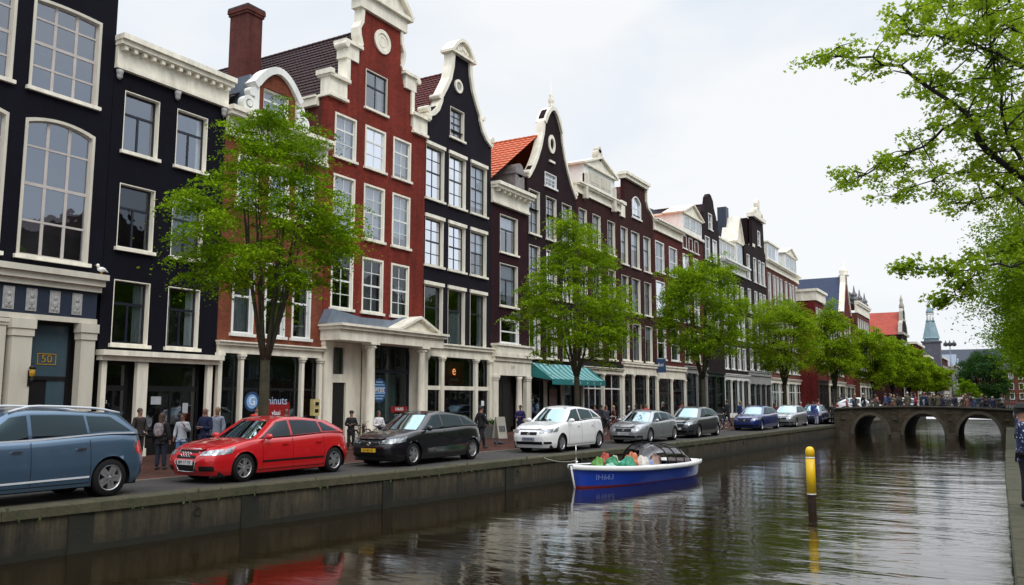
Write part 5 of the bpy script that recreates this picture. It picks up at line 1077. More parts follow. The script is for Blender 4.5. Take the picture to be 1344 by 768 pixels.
# ------------------------------------------------------------------ cars
def lerp_tab(tab, x):
    for (a, b), (c, d) in zip(tab, tab[1:]):
        if x <= c:
            t = max(0, min(1, (x-a)/(c-a))); t = t*t*(3-2*t)*.35+t*.65; return b+(d-b)*t
    return tab[-1][1]
def paint(name, col, metal=.35): return mat(name, col, .28, .04, 1, coat=1, metal=metal, spec=.5)
LAMPW = mat('headlamp_glass', (.42, .44, .46), .1, .75, 16, metal=.5, coat=1, col2=(.06, .06, .07))
TAILR = mat('tail_lamp', (.55, .008, .01), .15, .2, 5, coat=1)
PLATE = mat('pale_plate', (.55, .55, .56), .5, .05, 5); PLATEY = mat('yellow_plate', (.75, .48, .03), .5, .05, 5); INK = mat('plate_ink', (.02, .02, .03), .6, .1, 5)
def make_car(name, label, fa, ra, xc, P_, W=1.92, H=1.52, fo=1.0, ro=.88, r=.355, suv=False, grille='single', plate=None, plm=None, chrome_line=False, mould=True, lamp=LAMPW, lo=False, rails=False):
    """car pointing to -Y; local x runs from nose to tail, local y across, near (canal) side is y<0"""
    L = fo+(ra-fa)+ro; wb = ra-fa; hw = W/2
    root = thing(name, label, 'car', (xc, fa-fo, .006), PI/2, group='cars parked along the quay')
    k = H/1.52
    top = [(0, .66), (.10, .78), (.5, .90), (.26*L, 1.0), (.5*L, 1.02), (.82*L, 1.10), (L, 1.09)]
    def zt(x): return lerp_tab(top, x)*k
    zb0 = .20 if not suv else .26
    def xf(z): z = z/k; return lerp_tab([(.15, .16), (.35, .03), (.55, 0), (.68, .05), (.8, .18), (.95, .5)], z)
    def xr(z): z = z/k; return L-lerp_tab([(.15, .20), (.35, .03), (.55, 0), (.72, .03), (.9, .08), (1.1, .13)], z)
    def bw(z): z = z/k; return hw*lerp_tab([(.15, .93), (.3, .985), (.55, 1.0), (.75, .985), (.92, .955), (1.12, .91)], z)
    def side_y(x, z):
        a0, a1, b = xf(z), xr(z), bw(z); c = (a0+a1)/2; a = (a1-a0)/2; u = abs((x-c)/a); n = 5.5 if x < c else 7
        return b*max(0, 1-min(1, u)**n)**(1/n)
    def front_x(y, z):
        a0, a1, b = xf(z), xr(z), bw(z); c = (a0+a1)/2; a = (a1-a0)/2; u = min(1, abs(y)/b); return c-a*(1-u**5.5)**(1/5.5) if u < 1 else c
    def rear_x(y, z):
        a0, a1, b = xf(z), xr(z), bw(z); c = (a0+a1)/2; a = (a1-a0)/2; u = min(1, abs(y)/b); return c+a*(1-u**7)**(1/7) if u < 1 else c
    NS, NF, K = (70, 12, 14) if not lo else (36, 8, 8)
    xs = [.22+(L-.22-.16)*i/NS for i in range(NS+1)]
    def zl(x, t): return zb0+(zt(x)-zb0)*t
    def shr(t): return 1-.035*max(0, (t-.86)/.14)**2
    B = MB(); wc = [fo, fo+wb]; R = r*1.17
    for s in (-1, 1):
        vs = []; ins = []
        for x in xs:
            for j in range(K+1):
                t = j/K; z = zl(x, t); y = side_y(x, z)*shr(t); xx = x; bad = False
                for c in wc:
                    d = math.hypot(x-c, z-r)
                    if d < R:
                        bad = True; f = R/max(d, 1e-3); nx, nz = c+(x-c)*f, r+(z-r)*f
                        xx, z = nx, max(nz, zb0)
                        if nz < zb0: xx = c+math.copysign(math.sqrt(max(0, R*R-(zb0-r)**2)), x-c)
                vs.append((xx, s*y, z)); ins.append(bad)
        fs = []
        for i in range(NS):
            for j in range(K):
                q = [i*(K+1)+j, (i+1)*(K+1)+j, (i+1)*(K+1)+j+1, i*(K+1)+j+1]
                if all(ins[n] for n in q): continue
                fs.append(tuple(q) if s < 0 else tuple(q[::-1]))
        B.add(vs, fs, True)
    # nose and tail: joined to the side columns
    def face(xfn, x_side, flip):
        def fn(u, v):
            zs = zl(x_side, v); ys = side_y(x_side, zs)*shr(v); y = ys*(2*u-1)
            x = xfn(y, zs)
            e = abs(2*u-1)
            if e > .999: return (x_side, y, zs)
            z = zb0+(zt(x)-zb0)*v; z = zs+(z-zs)*(1-e**6); x = xfn(y, z)
            x += (.05*max(0, (v-.86)/.14)**2)*(1 if x_side < L/2 else -1)*(1-e**8)
            return (x, y, z)
        B.grid(fn, NF*2, K, True, flip)
    face(front_x, xs[0], False); face(rear_x, xs[-1], True)
    # bonnet and shoulder cap
    def cap(u, v):
        i = u*(NS+2)-1; e = 2*v-1
        if i < -.5: zs = zl(xs[0], 1); ys = side_y(xs[0], zs)*shr(1); y = ys*e; x = front_x(y, zt(.05)); x += .05*(1-abs(e)**8); z = zs+(zt(x)-zs)*(1-abs(e)**6); x = xs[0] if abs(e) > .999 else x; return (x, y, z)
        if i > NS+.5: zs = zl(xs[-1], 1); ys = side_y(xs[-1], zs)*shr(1); y = ys*e; x = rear_x(y, zs)-.05*(1-abs(e)**8); x = xs[-1] if abs(e) > .999 else x; return (x, y, zs)
        x = xs[int(round(i))]; z = zt(x); y = side_y(x, z)*shr(1)*e
        return (x, y, z+.035*k*(1-e*e)*min(1, (x)/.8)-.012*math.exp(-((abs(e)-.62)/.08)**2)*(1 if x < .28*L else 0))
    B.grid(cap, NS+2, NF*2, True, True)
    body_ = B.build('body', P_, root)
    # greenhouse
    w0, w1 = .262*L, .425*L; r0_, r1_ = L-.13, L-(.74 if not suv else .62)
    hb = hw*.90; ht = hw*.66 if not suv else hw*.72
    roof = [(w1, H-.05), (w1+.5, H), (w1+1.0, H-.01), (r1_, H-(.13 if not suv else .09))]
    def gx(t): return w0+(w1-w0)*t**.92, r0_-(r0_-r1_)*t**1.15
    def gb(t): return hb+(ht-hb)*t**1.3
    def gz(x, t): 
        zb = zt(min(max(x, w0), L-.15))-.02; return zb+(lerp_tab(roof, x)-zb)*t
    def gy(x, t):
        a0, a1 = gx(t); c = (a0+a1)/2; a = (a1-a0)/2; n = 9; u = min(1, abs(x-c)/a); return gb(t)*(1-u**n)**(1/n)
    def gfx(y, t, rear=False):
        a0, a1 = gx(t); c = (a0+a1)/2; a = (a1-a0)/2; u = min(.9999, abs(y)/gb(t)); d = a*(1-u**5)**(1/5); bow = .10*(1-u*u); 
        return c-d-bow+.10 if not rear else c+d+bow*.6-.06
    G = MB(); KG = 8
    NG = 40 if not lo else 20
    def gcol(u, v):      # side strips in world of (x fraction, t)
        a0, a1 = gx(v); c = (a0+a1)/2; a = (a1-a0)/2; x = c+a*.975*(2*u-1); return x
    for s in (-1, 1):
        G.grid(lambda u, v, s=s: (gcol(u, v), s*gy(gcol(u, v), v), gz(gcol(u, v), v)), NG, KG, True, s > 0)
    def gf(rear):
        def fn(u, v):
            xs_ = gcol(1 if rear else 0, v); ys = gy(xs_, v); y = ys*(2*u-1); e = abs(2*u-1)
            x = gfx(y, v, rear) if e < .999 else xs_
            x = x*(1-e**10)+xs_*e**10
            return (x, y, gz(xs_, v))
        return fn
    G.grid(gf(False), 16, KG, True); G.grid(gf(True), 16, KG, True, True)
    def rcap(u, v):
        e = 2*v-1
        if u < .5/(NG+2): p = gf(False)(v, 1); return p
        if u > 1-.5/(NG+2): p = gf(True)(v, 1); return p
        uu = (u*(NG+2)-1)/NG; x = gcol(uu, 1); y = gy(x, 1)*e; return (x, y, gz(x, 1)+.045*(1-e*e)*min(1, 6*uu*(1-uu)+.2))
    G.grid(rcap, NG+2, 16, True, True)
    G.build('roof', P_, root)
    # windows
    def spatch(nm, m, xa, xb, ta, tb, off=.006, parent=root, n=14):
        """xa(t), xb(t): bounds of a side window"""
        q = MB()
        for s in (-1, 1):
            def fn(u, v, s=s):
                t = ta+(tb-ta)*v; x = xa(t)+(xb(t)-xa(t))*u; return (x, s*(gy(x, t)+off), gz(x, t))
            q.grid(fn, n, 6, True, s > 0)
        return q.build(nm, m, parent, recalc=False)
    a_ = lambda t: gx(t)[0]+.20+.02*t; bp = fo+wb*.50
    zr_ = lambda t: gx(t)[1]-(.34+.22*t if not suv else .26+.2*t)
    spatch('door_glass', CARG, a_, lambda t: bp-.03, .10, .86)
    spatch('door_glass', CARG, lambda t: bp+.05, lambda t: fo+wb*.86-.04-.05*t, .12, .86)
    spatch('quarter_glass', CARG, lambda t: fo+wb*.86+.02-.05*t, lambda t: max(fo+wb*.86+.05, zr_(t)), .16, .84, n=8)
    trim = MB()
    for s in (-1, 1):
        trim.grid(lambda u, v, s=s: ((lambda x: (x, s*(gy(x, .06)+.004+.0*v), gz(x, .03+.06*v)))(w0+.25+(zr_(.1)-w0-.2)*u)), 30, 1)
    trim.build('window_trim', mat('silver_strip', (.55, .57, .6), .35, .05, 3) if chrome_line else BLACKP, root, recalc=False)
    q = MB(); q.grid(lambda u, v: (lambda p, t: (p[0]-.008, p[1]*1.0, p[2]+.006))((lambda U, V: gf(False)(U, V))(.055+.89*u, .06+.86*v), 0), 16, 8, True); q.build('windscreen', CARG, root, recalc=False)
    q = MB(); q.grid(lambda u, v: (lambda p: (p[0]+.008, p[1], p[2]+.004))(gf(True)(.08+.84*u, .12+.74*v)), 16, 8, True, True); q.build('rear_window', CARG, root, recalc=False)
    # side details
    def sstrip(mb, x0, x1, z0, z1, off=.004, n=20, m_=2, sides=(-1, 1)):
        for s in sides:
            f0 = z0 if callable(z0) else (lambda x, z0=z0: z0); f1 = z1 if callable(z1) else (lambda x, z1=z1: z1)
            mb.grid(lambda u, v, s=s: ((lambda x: (lambda z: (x, s*(side_y(x, z)+off), z))(f0(x)+(f1(x)-f0(x))*v))(x0+(x1-x0)*u)), n, m_, True, s > 0)
    if not lo:
        q = MB(); A0 = fo+R+.03; A1 = fo+wb-R-.03
        for x in (w0+.30, bp, fo+wb*.86): sstrip(q, x-.006, x+.006, zb0+.1, zt(bp)*.985, .003, 1, 10)
        sstrip(q, A0, A1, zb0+.07, zb0+.085, .004)
        q.build('door_seam', BLACKP, root, recalc=False)
        if mould:
            q = MB(); sstrip(q, A0+.12, A1-.05, .44*k, .485*k, .012) if not suv else sstrip(q, A0-.1, A1-.02, lambda x: .40+.01*x, lambda x: .44+.01*x, .012); q.build('side_moulding', mat('silver_strip', (.55, .57, .6), .35, .05, 3) if suv else BLACKP, root, recalc=False)
        q = MB()
        for s in (-1, 1):
            for x in (bp-.30, fo+wb*.86-.22):
                z = .86*k; y = side_y(x, z)*1.0; q.box(x-.10, x+.10, s*(y+.035)-.012, s*(y+.035)+.012, z-.014, z+.014); q.box(x-.10, x-.08, min(s*y, s*(y+.03)), max(s*y, s*(y+.03)), z-.012, z+.012); q.box(x+.08, x+.10, min(s*y, s*(y+.03)), max(s*y, s*(y+.03)), z-.012, z+.012)
        q.build('door_handle', P_ if not suv else CHROME, root)
        for s in (-1, 1):
            q = MB(); x = w0+.42; y = gy(x, .1); q.ball((x, s*(y+.17), zt(x)+.06), (.075, .13, .085), 12, 8); q.tube([(x, s*(y-.02), zt(x)+.01), (x, s*(y+.10), zt(x)+.04)], .03, 6); q.build('wing_mirror', P_ if not suv else paint('dark_blue_mirror', (.01, .02, .05)), root)
    # arches, floor
    q = MB()
    for c in wc:
        for s in (-1, 1):
            n = 20; y1 = side_y(c, r+.2)-.015; q.grid(lambda u, v, s=s, c=c: (c+R*1.0*math.cos(PI*(1.12-1.24*u)), s*(y1-.3*v), max(zb0, r+R*math.sin(PI*(1.12-1.24*u)))), n, 2, True)
            q.prism([(c+R*.99*math.cos(2*PI*i/20), r+.02+R*.99*math.sin(2*PI*i/20)) for i in range(20)], s*(y1-.33), s*(y1-.31))
    q.box(.35, L-.3, -hw*.86, hw*.86, zb0-.03, zb0+.12); q.build('underbody', BLACKP, root)
    # front end
    q = MB()
    def fpatch(mb, y0, y1, z0, z1, off=.006, ny=12, nz=3, rear=False):
        f0 = z0 if callable(z0) else (lambda y: z0); f1 = z1 if callable(z1) else (lambda y: z1)
        def fn(u, v):
            y = y0+(y1-y0)*u; z = f0(y)+(f1(y)-f0(y))*v; x = (rear_x(y, z)+off) if rear else (front_x(y, z)-off); return (x, y, z)
        mb.grid(fn, ny, nz, True)
    if grille == 'tall':
        fpatch(q, -.34, .34, lambda y: .30*k, lambda y: .80*k, .014); q.build('grille', BLACKP, root, recalc=False)
        q = MB(); 
        def fo_pt(y, z): return (front_x(y, z)-.02, y, z)
        q.tube([fo_pt(-.36, .81*k), fo_pt(-.37, .5*k), fo_pt(-.29, .29*k), fo_pt(0, .28*k), fo_pt(.29, .29*k), fo_pt(.37, .5*k), fo_pt(.36, .81*k), fo_pt(0, .82*k), fo_pt(-.36, .81*k)], .014, 6)
        for i in range(4): q.tube([(front_x(0, .69*k)-.035, -.135+.09*i+.055*math.cos(t*PI/8), .69*k+.055*math.sin(t*PI/8)) for t in range(17)], .009, 5)
        q.build('grille_trim', CHROME, root)
        q = MB(); fpatch(q, -.80, -.46, .30*k, .42*k, .008); fpatch(q, .46, .80, .30*k, .42*k, .008); q.build('air_intake', BLACKP, root, recalc=False)
        pz = .50*k
    else:
        fpatch(q, -.36, .36, .60*k, .70*k, .008) if grille == 'slim' else fpatch(q, -.40, .40, .56*k, .70*k, .008)
        fpatch(q, -.58, .58, .28*k, .38*k, .008); q.build('grille', BLACKP, root, recalc=False)
        q = MB(); c0 = (front_x(0, .65*k)-.02, 0, .65*k); q.tube([(c0[0], .05*math.cos(t*PI/6), c0[2]+.05*math.sin(t*PI/6)) for t in range(13)], .01, 5); q.tube([(c0[0], -.03, c0[2]-.03), (c0[0], 0, c0[2]+.035), (c0[0], .03, c0[2]-.03)], .008, 5); q.build('emblem', CHROME, root)
        q = MB(); fpatch(q, -.84, -.64, .30*k, .38*k, .009, 6); fpatch(q, .64, .84, .30*k, .38*k, .009, 6); q.build('fog_lamp_recess', BLACKP, root, recalc=False)
        pz = .47*k
    for s in (-1, 1):
        q = MB()
        def hl(u, v, s=s):
            y = s*(.47+.40*u); z = (.66+.02*u+(.10+.035*u)*v)*k; x = front_x(y, z)-.008
            yy = hw*.93
            return (x, y, z)
        q.grid(hl, 10, 4, True, s > 0)
        def hl2(u, v, s=s):
            z0_ = (.68+(.135)*v)*k; x0_ = front_x(.87, z0_); x1_ = x0_+.27*u*(1-.25*v); z = z0_+.055*k*u*(1-.3*v)+.0; z = z0_*(1)+.05*k*u*(.6+.4*v)
            if u == 0: return (x0_-.008, s*.87, z0_)
            return (max(x1_, xf(z)+.02), s*(side_y(max(x1_, xf(z)+.02), z)+.008), z)
        q.grid(hl2, 8, 4, True, s < 0); q.build('headlight', lamp, root, recalc=False)
        q = MB(); fpatch(q, s*.50, s*.90, .70*k, .90*k, .008, 6, 4, True); 
        q.grid(lambda u, v, s=s: ((lambda x, z: (x, s*(side_y(x, z)+.008), z))(L-.09-(.24 if not suv else .30)*u*(1-.3*v), ((.76 if suv else .74)+.19*v)*k)), 5, 4, True); q.build('tail_light', TAILR, root, recalc=False)
    if plate:
        pm = plm or PLATE; x = front_x(0, pz)-.03; pl = MB().box(x-.004, x+.03, -.27, .27, pz-.058, pz+.058).build('number_plate', pm, root)
        t = text('plate_lettering', plate, .115, INK, pl, (x-.006, 0, pz), rot=(PI/2, 0, -PI/2))
    q = MB(); x = rear_x(0, .62*k); q.box(x-.01, x+.02, -.27, .27, .62*k-.058, .62*k+.058); q.build('rear_plate', PLATEY, root)
    # wheels
    ww = .21
    for c in wc:
        for s in (-1, 1):
            yc_ = s*(side_y(c, r+.1)-.02-ww/2); prof = [(r*.66, -ww/2), (r*.93, -ww/2), (r, -ww*.36), (r, ww*.36), (r*.93, ww/2), (r*.66, ww/2)]
            wo = MB().lathe(prof, c, yc_, r, 32, 'y', cap=False).build('wheel', RUBBER, root)
            rim = MB(); yo = yc_+s*ww*.5; 
            rim.lathe([(r*.70, s*-.015), (r*.68, s*.004), (r*.63, s*-.012), (r*.60, s*-.09)], c, yo, r, 32, 'y', cap=False)
            ns = 5 if not lo else 6
            for i in range(ns):
                t = 2*PI*i/ns+.3+c; d = Vector((math.cos(t), 0, math.sin(t))); n_ = Vector((-math.sin(t), 0, math.cos(t))); o = Vector((c, yo-s*.02, r))
                for wd, sgn in ((.18, -1), (.18, 1)) if suv or lo else ((.16, -1), (.16, 1)):
                    p0_, p1_ = o+d*r*.10+n_*r*.05*sgn, o+d*r*.66+n_*r*(.12 if not suv else .10)*sgn
                    h_ = n_*r*(.075 if not suv else .11); zz = Vector((0, s*.012, 0)); z2 = Vector((0, -s*.035, 0))
                    rim.add([p0_-h_+zz, p0_+h_+zz, p1_+h_*.8, p1_-h_*.8, p0_-h_+z2, p0_+h_+z2, p1_+h_*.8+z2, p1_-h_*.8+z2], [(0, 1, 2, 3), (0, 4, 5, 1), (1, 5, 6, 2), (2, 6, 7, 3), (3, 7, 4, 0)])
            rim.lathe([(.001, s*.012), (r*.16, s*.008), (r*.18, s*-.03)], c, yo-s*.02, r, 14, 'y', cap=False)
            rim.build('rim', SILV, wo)
            MB().lathe([(.001, 0), (r*.62, 0)], c, yo-s*.085, r, 24, 'y', cap=False).build('brake_disc', mat('brake_dark', (.02, .02, .022), .5, .4, 10, metal=.5), wo)
    # cabin
    q = MB(); zc = .62*k
    for x in (fo+wb*.42, fo+wb*.82):
        for y in (-.38, .38): q.box(x-.25, x+.25, y-.24, y+.24, .3, zc); q.box(x+.18, x+.32, y-.24, y+.24, zc, zc+.55*k); q.ball((x+.27, y, zc+.66*k), (.06, .13, .1), 8, 6)
    q.box(w0+.2, w0+.5, -.68, .68, .5, .95*k); q.build('seats', mat('seat_cloth', (.035, .035, .04), .8, .3, 4), root)
    if rails:
        q = MB()
        for s in (-1, 1):
            xs_ = [w1+.1+(r1_-w1-.15)*i/12 for i in range(13)]; q.tube([(x, s*ht*.93, gz(x, 1)+.02+.075*min(1, 5*i_/12, 5*(1-i_/12))) for i_, x in enumerate(xs_)], .026, 8)
        q.build('roof_rail', mat('silver_strip', (.55, .57, .6)), root)
        q = MB(); q.box(r1_-.1, r1_+.12, -ht*.8, ht*.8, H-.10, H-.06); q.build('spoiler', P_, root)
    return root
SUVB = paint('slate_blue_car_paint', (.075, .135, .21), .55)
make_car('parked_suv', 'slate blue estate car with silver roof rails at the left picture edge', 8.25, 11.82, -18.02, SUVB, W=2.0, H=1.86, fo=1.05, ro=1.0, r=.40, suv=True, grille='tall', plate='47-RT', chrome_line=True, rails=True)
make_car('parked_car', 'bright red hatchback with chrome-edged grille and silver five-spoke wheels', 15.58, 18.93, -17.98, paint('red_car_paint', (.50, .008, .012), .1), W=1.95, H=1.60, fo=1.08, ro=.80, grille='tall', plate='BM 17 TS')
make_car('parked_car', 'glossy black hatchback with yellow number plate, right of the red car', 21.98, 25.4, -17.42, paint('black_car_paint', (.006, .006, .010), .2), W=1.95, H=1.66, fo=1.1, ro=.82, grille='slim', plate='57-SH-Z', plm=PLATEY, mould=False)
make_car('parked_car', 'white compact car with dark grille, parked above the blue boat bow', 30.56, 34.1, -16.5, paint('white_car_paint', (.80, .80, .80), .0), W=1.9, H=1.78, fo=1.15, ro=.75, grille='slim', plate='74-XL-K', plm=mat('dark_plate', (.2, .22, .3), .5, .1, 5), mould=False)
make_car('parked_car', 'light silver hatchback parked right of the white car', 38.99, 42.4, -16.05, paint('silver_car_paint', (.38, .40, .43), .6), W=1.9, H=1.52, fo=1.2, ro=.85, plate='13-NGS-8', mould=False)
make_car('parked_car', 'dark grey hatchback parked beside the third tree', 45.6, 49.0, -15.8, paint('grey_car_paint', (.07, .075, .085), .6), W=1.9, H=1.66, fo=1.1, ro=.85, mould=False, lo=True, plate='28-PD')
for i, (pxa, pxb, lb_, pm_) in enumerate(((978, 1026, 'royal blue hatchback parked below the fourth tree', paint('blue_car_paint', (.012, .03, .17), .3)), (1026, 1063, 'pale silver car parked between the two blue ones', MATS['silver_car_paint']), (1063, 1090, 'dark blue car at the far end of the parked row, next to the bridge', paint('dark_blue_car_paint', (.02, .03, .09), .3)))):
    xw = qx((55, 66, 75)[i])-1.0; y0 = on_x(pxa, 560, xw-.9)[0]; y1 = on_x(pxb, 556, xw)[0]
    make_car('parked_car', lb_, y0+1.1, y1-.9, xw-.95, pm_, W=1.9, H=1.62, fo=1.1, ro=.9, mould=False, lo=True)
# cars on the bridge and beyond
o = make_car('parked_car', 'small white car standing on the left part of the bridge deck', -1.3, 1.3, 0, MATS['white_car_paint'], W=1.8, H=1.5, fo=.8, ro=.8, mould=False, lo=True); o.location = (-9.6, 81.5, deck(-10)); o.rotation_euler = (0, 0, PI+.05); o['group'] = 'cars on the bridge'
for x, lb_, m_ in ((-3.4, 'dark covered car on the right part of the bridge', 'grey_car_paint'), (-5.6, 'pale silver car on the bridge above the middle arch', 'silver_car_paint')):
    c = make_car('parked_car', lb_, -1.3, 1.3, 0, MATS[m_], W=1.8, H=1.45, fo=.8, ro=.8, mould=False, lo=True); c.location = (x, 81.8, deck(x)); c.rotation_euler = (0, 0, PI); c['group'] = 'cars on the bridge'
# ------------------------------------------------------------------ boat
bt_p = [(-13.55, 27.3), (-12.05, 35.0)]; dx, dy = bt_p[1][0]-bt_p[0][0], bt_p[1][1]-bt_p[0][1]; BL = math.hypot(dx, dy)
bt = thing('motor_launch', 'royal blue open launch with white gunwale and red waterline, moored below the white car', 'boat', (bt_p[0][0], bt_p[0][1], -1.0), math.atan2(dy, dx))
bt.location.x += .0
BLUE = mat('boat_blue', (.008, .045, .36), .25, .12, 1.2, coat=.6); BWHITE = mat('boat_white', (.78, .78, .76), .4, .1, 2)
def hb_(u): return 1.12*(max(0, 1-(1-min(1, u/.42))**2.2))**.75*(1 if u < .7 else 1-.42*((u-.7)/.3)**2.2)
def sheer(u): return .50+.24*(1-u)**2.4+.08*u*u
def hull(u, v, s):
    rake = -.28*(1-v)*0; zz = -.22+(sheer(u)+.22)*v; b = hb_(u)*(.62+.38*v**.55)
    x = BL*u+.22*(1-v)*(1-u)**3; return (x, s*b, zz)
def hb2(u): return hb_(u)
q = MB(); q2 = MB()
vs_ = .30
for s in (-1, 1):
    q.grid(lambda u, v, s=s: hull(u, vs_+(1-vs_)*v, s), 40, 6, True); q2.grid(lambda u, v, s=s: hull(u, vs_*v, s), 40, 3, True)
q.grid(lambda u, v: (BL, (2*u-1)*hb_(1)*(.62+.38*(vs_+(1-vs_)*v)**.55), -.22+(sheer(1)+.22)*(vs_+(1-vs_)*v)), 8, 4); q2.grid(lambda u, v: (BL, (2*u-1)*hb_(1)*(.62+.38*(vs_*v)**.55), -.22+(sheer(1)+.22)*vs_*v), 8, 2)
bo = q.build('hull', BLUE, bt); q2.build('bottom', mat('boat_red', (.16, .008, .01), .5, .2, 2), bt)
q = MB()
for s in (-1, 1):
    n = 40; pts = []
    q.grid(lambda u, v, s=s: (BL*u*1.012-.05, s*(hb_(u)+.05-.02*math.cos(v*2*PI)*0+(.05*math.cos(2*PI*v))), sheer(u)-.01+.085*math.sin(2*PI*v)), 40, 8, True)
    q.grid(lambda u, v, s=s: (BL*u*1.0, s*(hb_(u)*(1-.0)-.22*v*min(1, hb_(u)/.4)), sheer(u)+.065), 40, 2, True)
q.tube([(-.06, 0, sheer(0)+.02), (.06, 0, .3), (.2, 0, -.2)], .035, 8)
q.grid(lambda u, v: (BL*(.80+.2*u), (2*v-1)*hb_(.80+.2*u), sheer(.8+.2*u)+.055), 10, 6, True); q.grid(lambda u, v: (BL*(.14*u), (2*v-1)*hb_(.14*u), sheer(.14*u)+.045), 10, 6, True); q.ball((BL-.02, 0, sheer(1)+.01), (.06, hb_(1)+.02, .07), 12, 6)
q.build('gunwale', BWHITE, bt)
q = MB(); q.grid(lambda u, v: (BL*(.14+.68*u), (2*v-1)*hb_(.14+.68*u)*.76, .16), 20, 6); 
for s in (-1, 1): q.grid(lambda u, v, s=s: (BL*(.14+.68*u), s*hb_(.14+.68*u)*(.76+.14*v**.5), .16+(sheer(.14+.68*u)-.13)*v), 20, 1)
q.build('inside', mat('boat_floor', (.09, .07, .05), .7, .4, 3), bt)
tx = text('boat_number', 'IH663', .3, mat('boat_lettering', (.35, .45, .75), .5, .1, 3), bt, (1.02, 0, 0), rot=(PI/2, 0, 0))
# lay the lettering on the hull side
u_ = 1.02/BL
for v in tx.data.vertices:
    uu = max(.01, (1.02+v.co.x)/BL); vv = (.34+v.co.y*.9+.22)/(sheer(uu)+.22); h3 = hull(uu, vv, -1); v.co = (h3[0]-0, h3[1]-.006, h3[2])
tx.location = (0, 0, 0); tx.rotation_euler = (0, 0, 0)
# cabriolet hood
u0, u1 = .60, .84; q = MB(); ql_ = []
def hood(u, v, k=1.0):
    uu = u0+(u1-u0)*u; a = PI*v; hh = (.80-.12*u); b = hb_(uu)*.93
    return (BL*uu-.30*math.sin(a)*(1-u)*1.0*0+.45*math.sin(a)*(0 if u < 1 else 0)-.0, -b*math.cos(a)*k, sheer(uu)+.05+hh*math.sin(a)**.8*k*(1-.55*max(0, u-.75)/.25))
HOODG = glass('smoked_vinyl', (.22, .18, .19), .12, (.85, .87, .9), .05)
hd_ = thing('boat_hood', 'arched smoked vinyl hood over the stern half of the blue launch', 'hood', (0, 0, 0)); hd_.parent = None
bpy.data.objects.remove(hd_)
q.grid(lambda u, v: hood(u, v), 12, 24, True); ho = q.build('canopy', HOODG, bt, recalc=False)
q.v = []; q = MB()
for u in (0, .33, .66, 1): q.tube([hood(u, j/24, 1.012) for j in range(25)], .022, 6)
for v in (.28, .5, .72): q.tube([hood(i/12, v, 1.012) for i in range(13)], .012, 5)
q.build('hood_frame', BLACKP, ho)
q = MB(); q.grid(lambda u, v: (lambda p: (p[0], p[1], p[2]))(hood(0, v, 1-.03*u)), 1, 24, True); q.build('hood_edge', DARKW, ho, recalc=False)
q = MB(); q.lathe([(.05, 0), (.04, .1), (.05, .16)], BL*.035, 0, sheer(.03)+.04, 10); q.tube([(BL*.03, 0, sheer(.03)+.1), (BL*.03, 0, sheer(.03)+.75)], .012, 6); q.build('bow_post', CHROME, bt)
# load: sacks, bags and bottles lying in the open part
cols_ = [((.02, .22, .10), 'dark green'), ((.55, .18, .08), 'orange'), ((.60, .50, .38), 'beige'), ((.03, .28, .16), 'emerald green'), ((.20, .28, .50), 'light blue'), ((.45, .05, .03), 'red brown'), ((.65, .62, .55), 'cream'), ((.35, .6, .5), 'mint green'), ((.55, .38, .3), 'pinkish brown'), ((.10, .3, .05), 'leaf green')]
lx = [2.2, 3.4, 3.0, 2.75, 3.9, 2.5, 3.65, 1.75, 5.0, 2.0]; ly = [-.2, -.25, .3, -.5, -.6, .35, -.55, -.45, -.3, .3]; lz = [.62, .72, .6, .62, .52, .72, .6, .42, .6, .6]
Mw = Matrix.Translation(bt.location) @ Matrix.Rotation(bt.rotation_euler.z, 4, 'Z')
for i, ((c_, nm_), x, y, z) in enumerate(zip(cols_, lx, ly, lz)):
    p = Mw @ Vector((x, y, .13)); rg = np.random.default_rng(i)
    s_ = thing('cargo_bag', '%s crumpled bag lying in the open blue launch' % nm_, 'bag', tuple(p), rg.uniform(0, 6), group='bags lying in the launch')
    q = MB(); ph = rg.uniform(0, 6, 6)
    q.grid(lambda u, v: (lambda a, b, r_: (r_*.30*math.cos(a)*math.sin(b), r_*.24*math.sin(a)*math.sin(b), (z+.20)*.5*(1-math.cos(b)*r_*.98)))(2*PI*u, PI*v, 1+.13*math.sin(5*2*PI*u+ph[0]+3*v)+.1*math.sin(3*PI*v*2+ph[1]+2*PI*u)), 22, 14, True)
    q.build('sack', mat('bag_'+nm_.replace(' ', '_'), c_, .55, .5, 5, .5, 8), s_)
    q = MB(); q.tube([(.0, 0, z*.96+.12), (.02, .02, z*1.08+.1), (.05, 0, z*1.15+.1)], [.06, .03, .07], 8); q.build('neck', mat('bag_'+nm_.replace(' ', '_'), c_), s_)
# mooring rope
rp_ = thing('mooring_rope', 'thin rope from the launch bow up to the quay', 'rope', (0, 0, 0)); a = Mw @ Vector((.3, 0, .95)); b = Vector((qx(27.9)-.2, 27.9, .03))
MB().tube([a*(1-t)+b*t+Vector((0, 0, -.5*t*(1-t))) for t in [i/10 for i in range(11)]], .012, 5).build('strand', STONE, rp_)
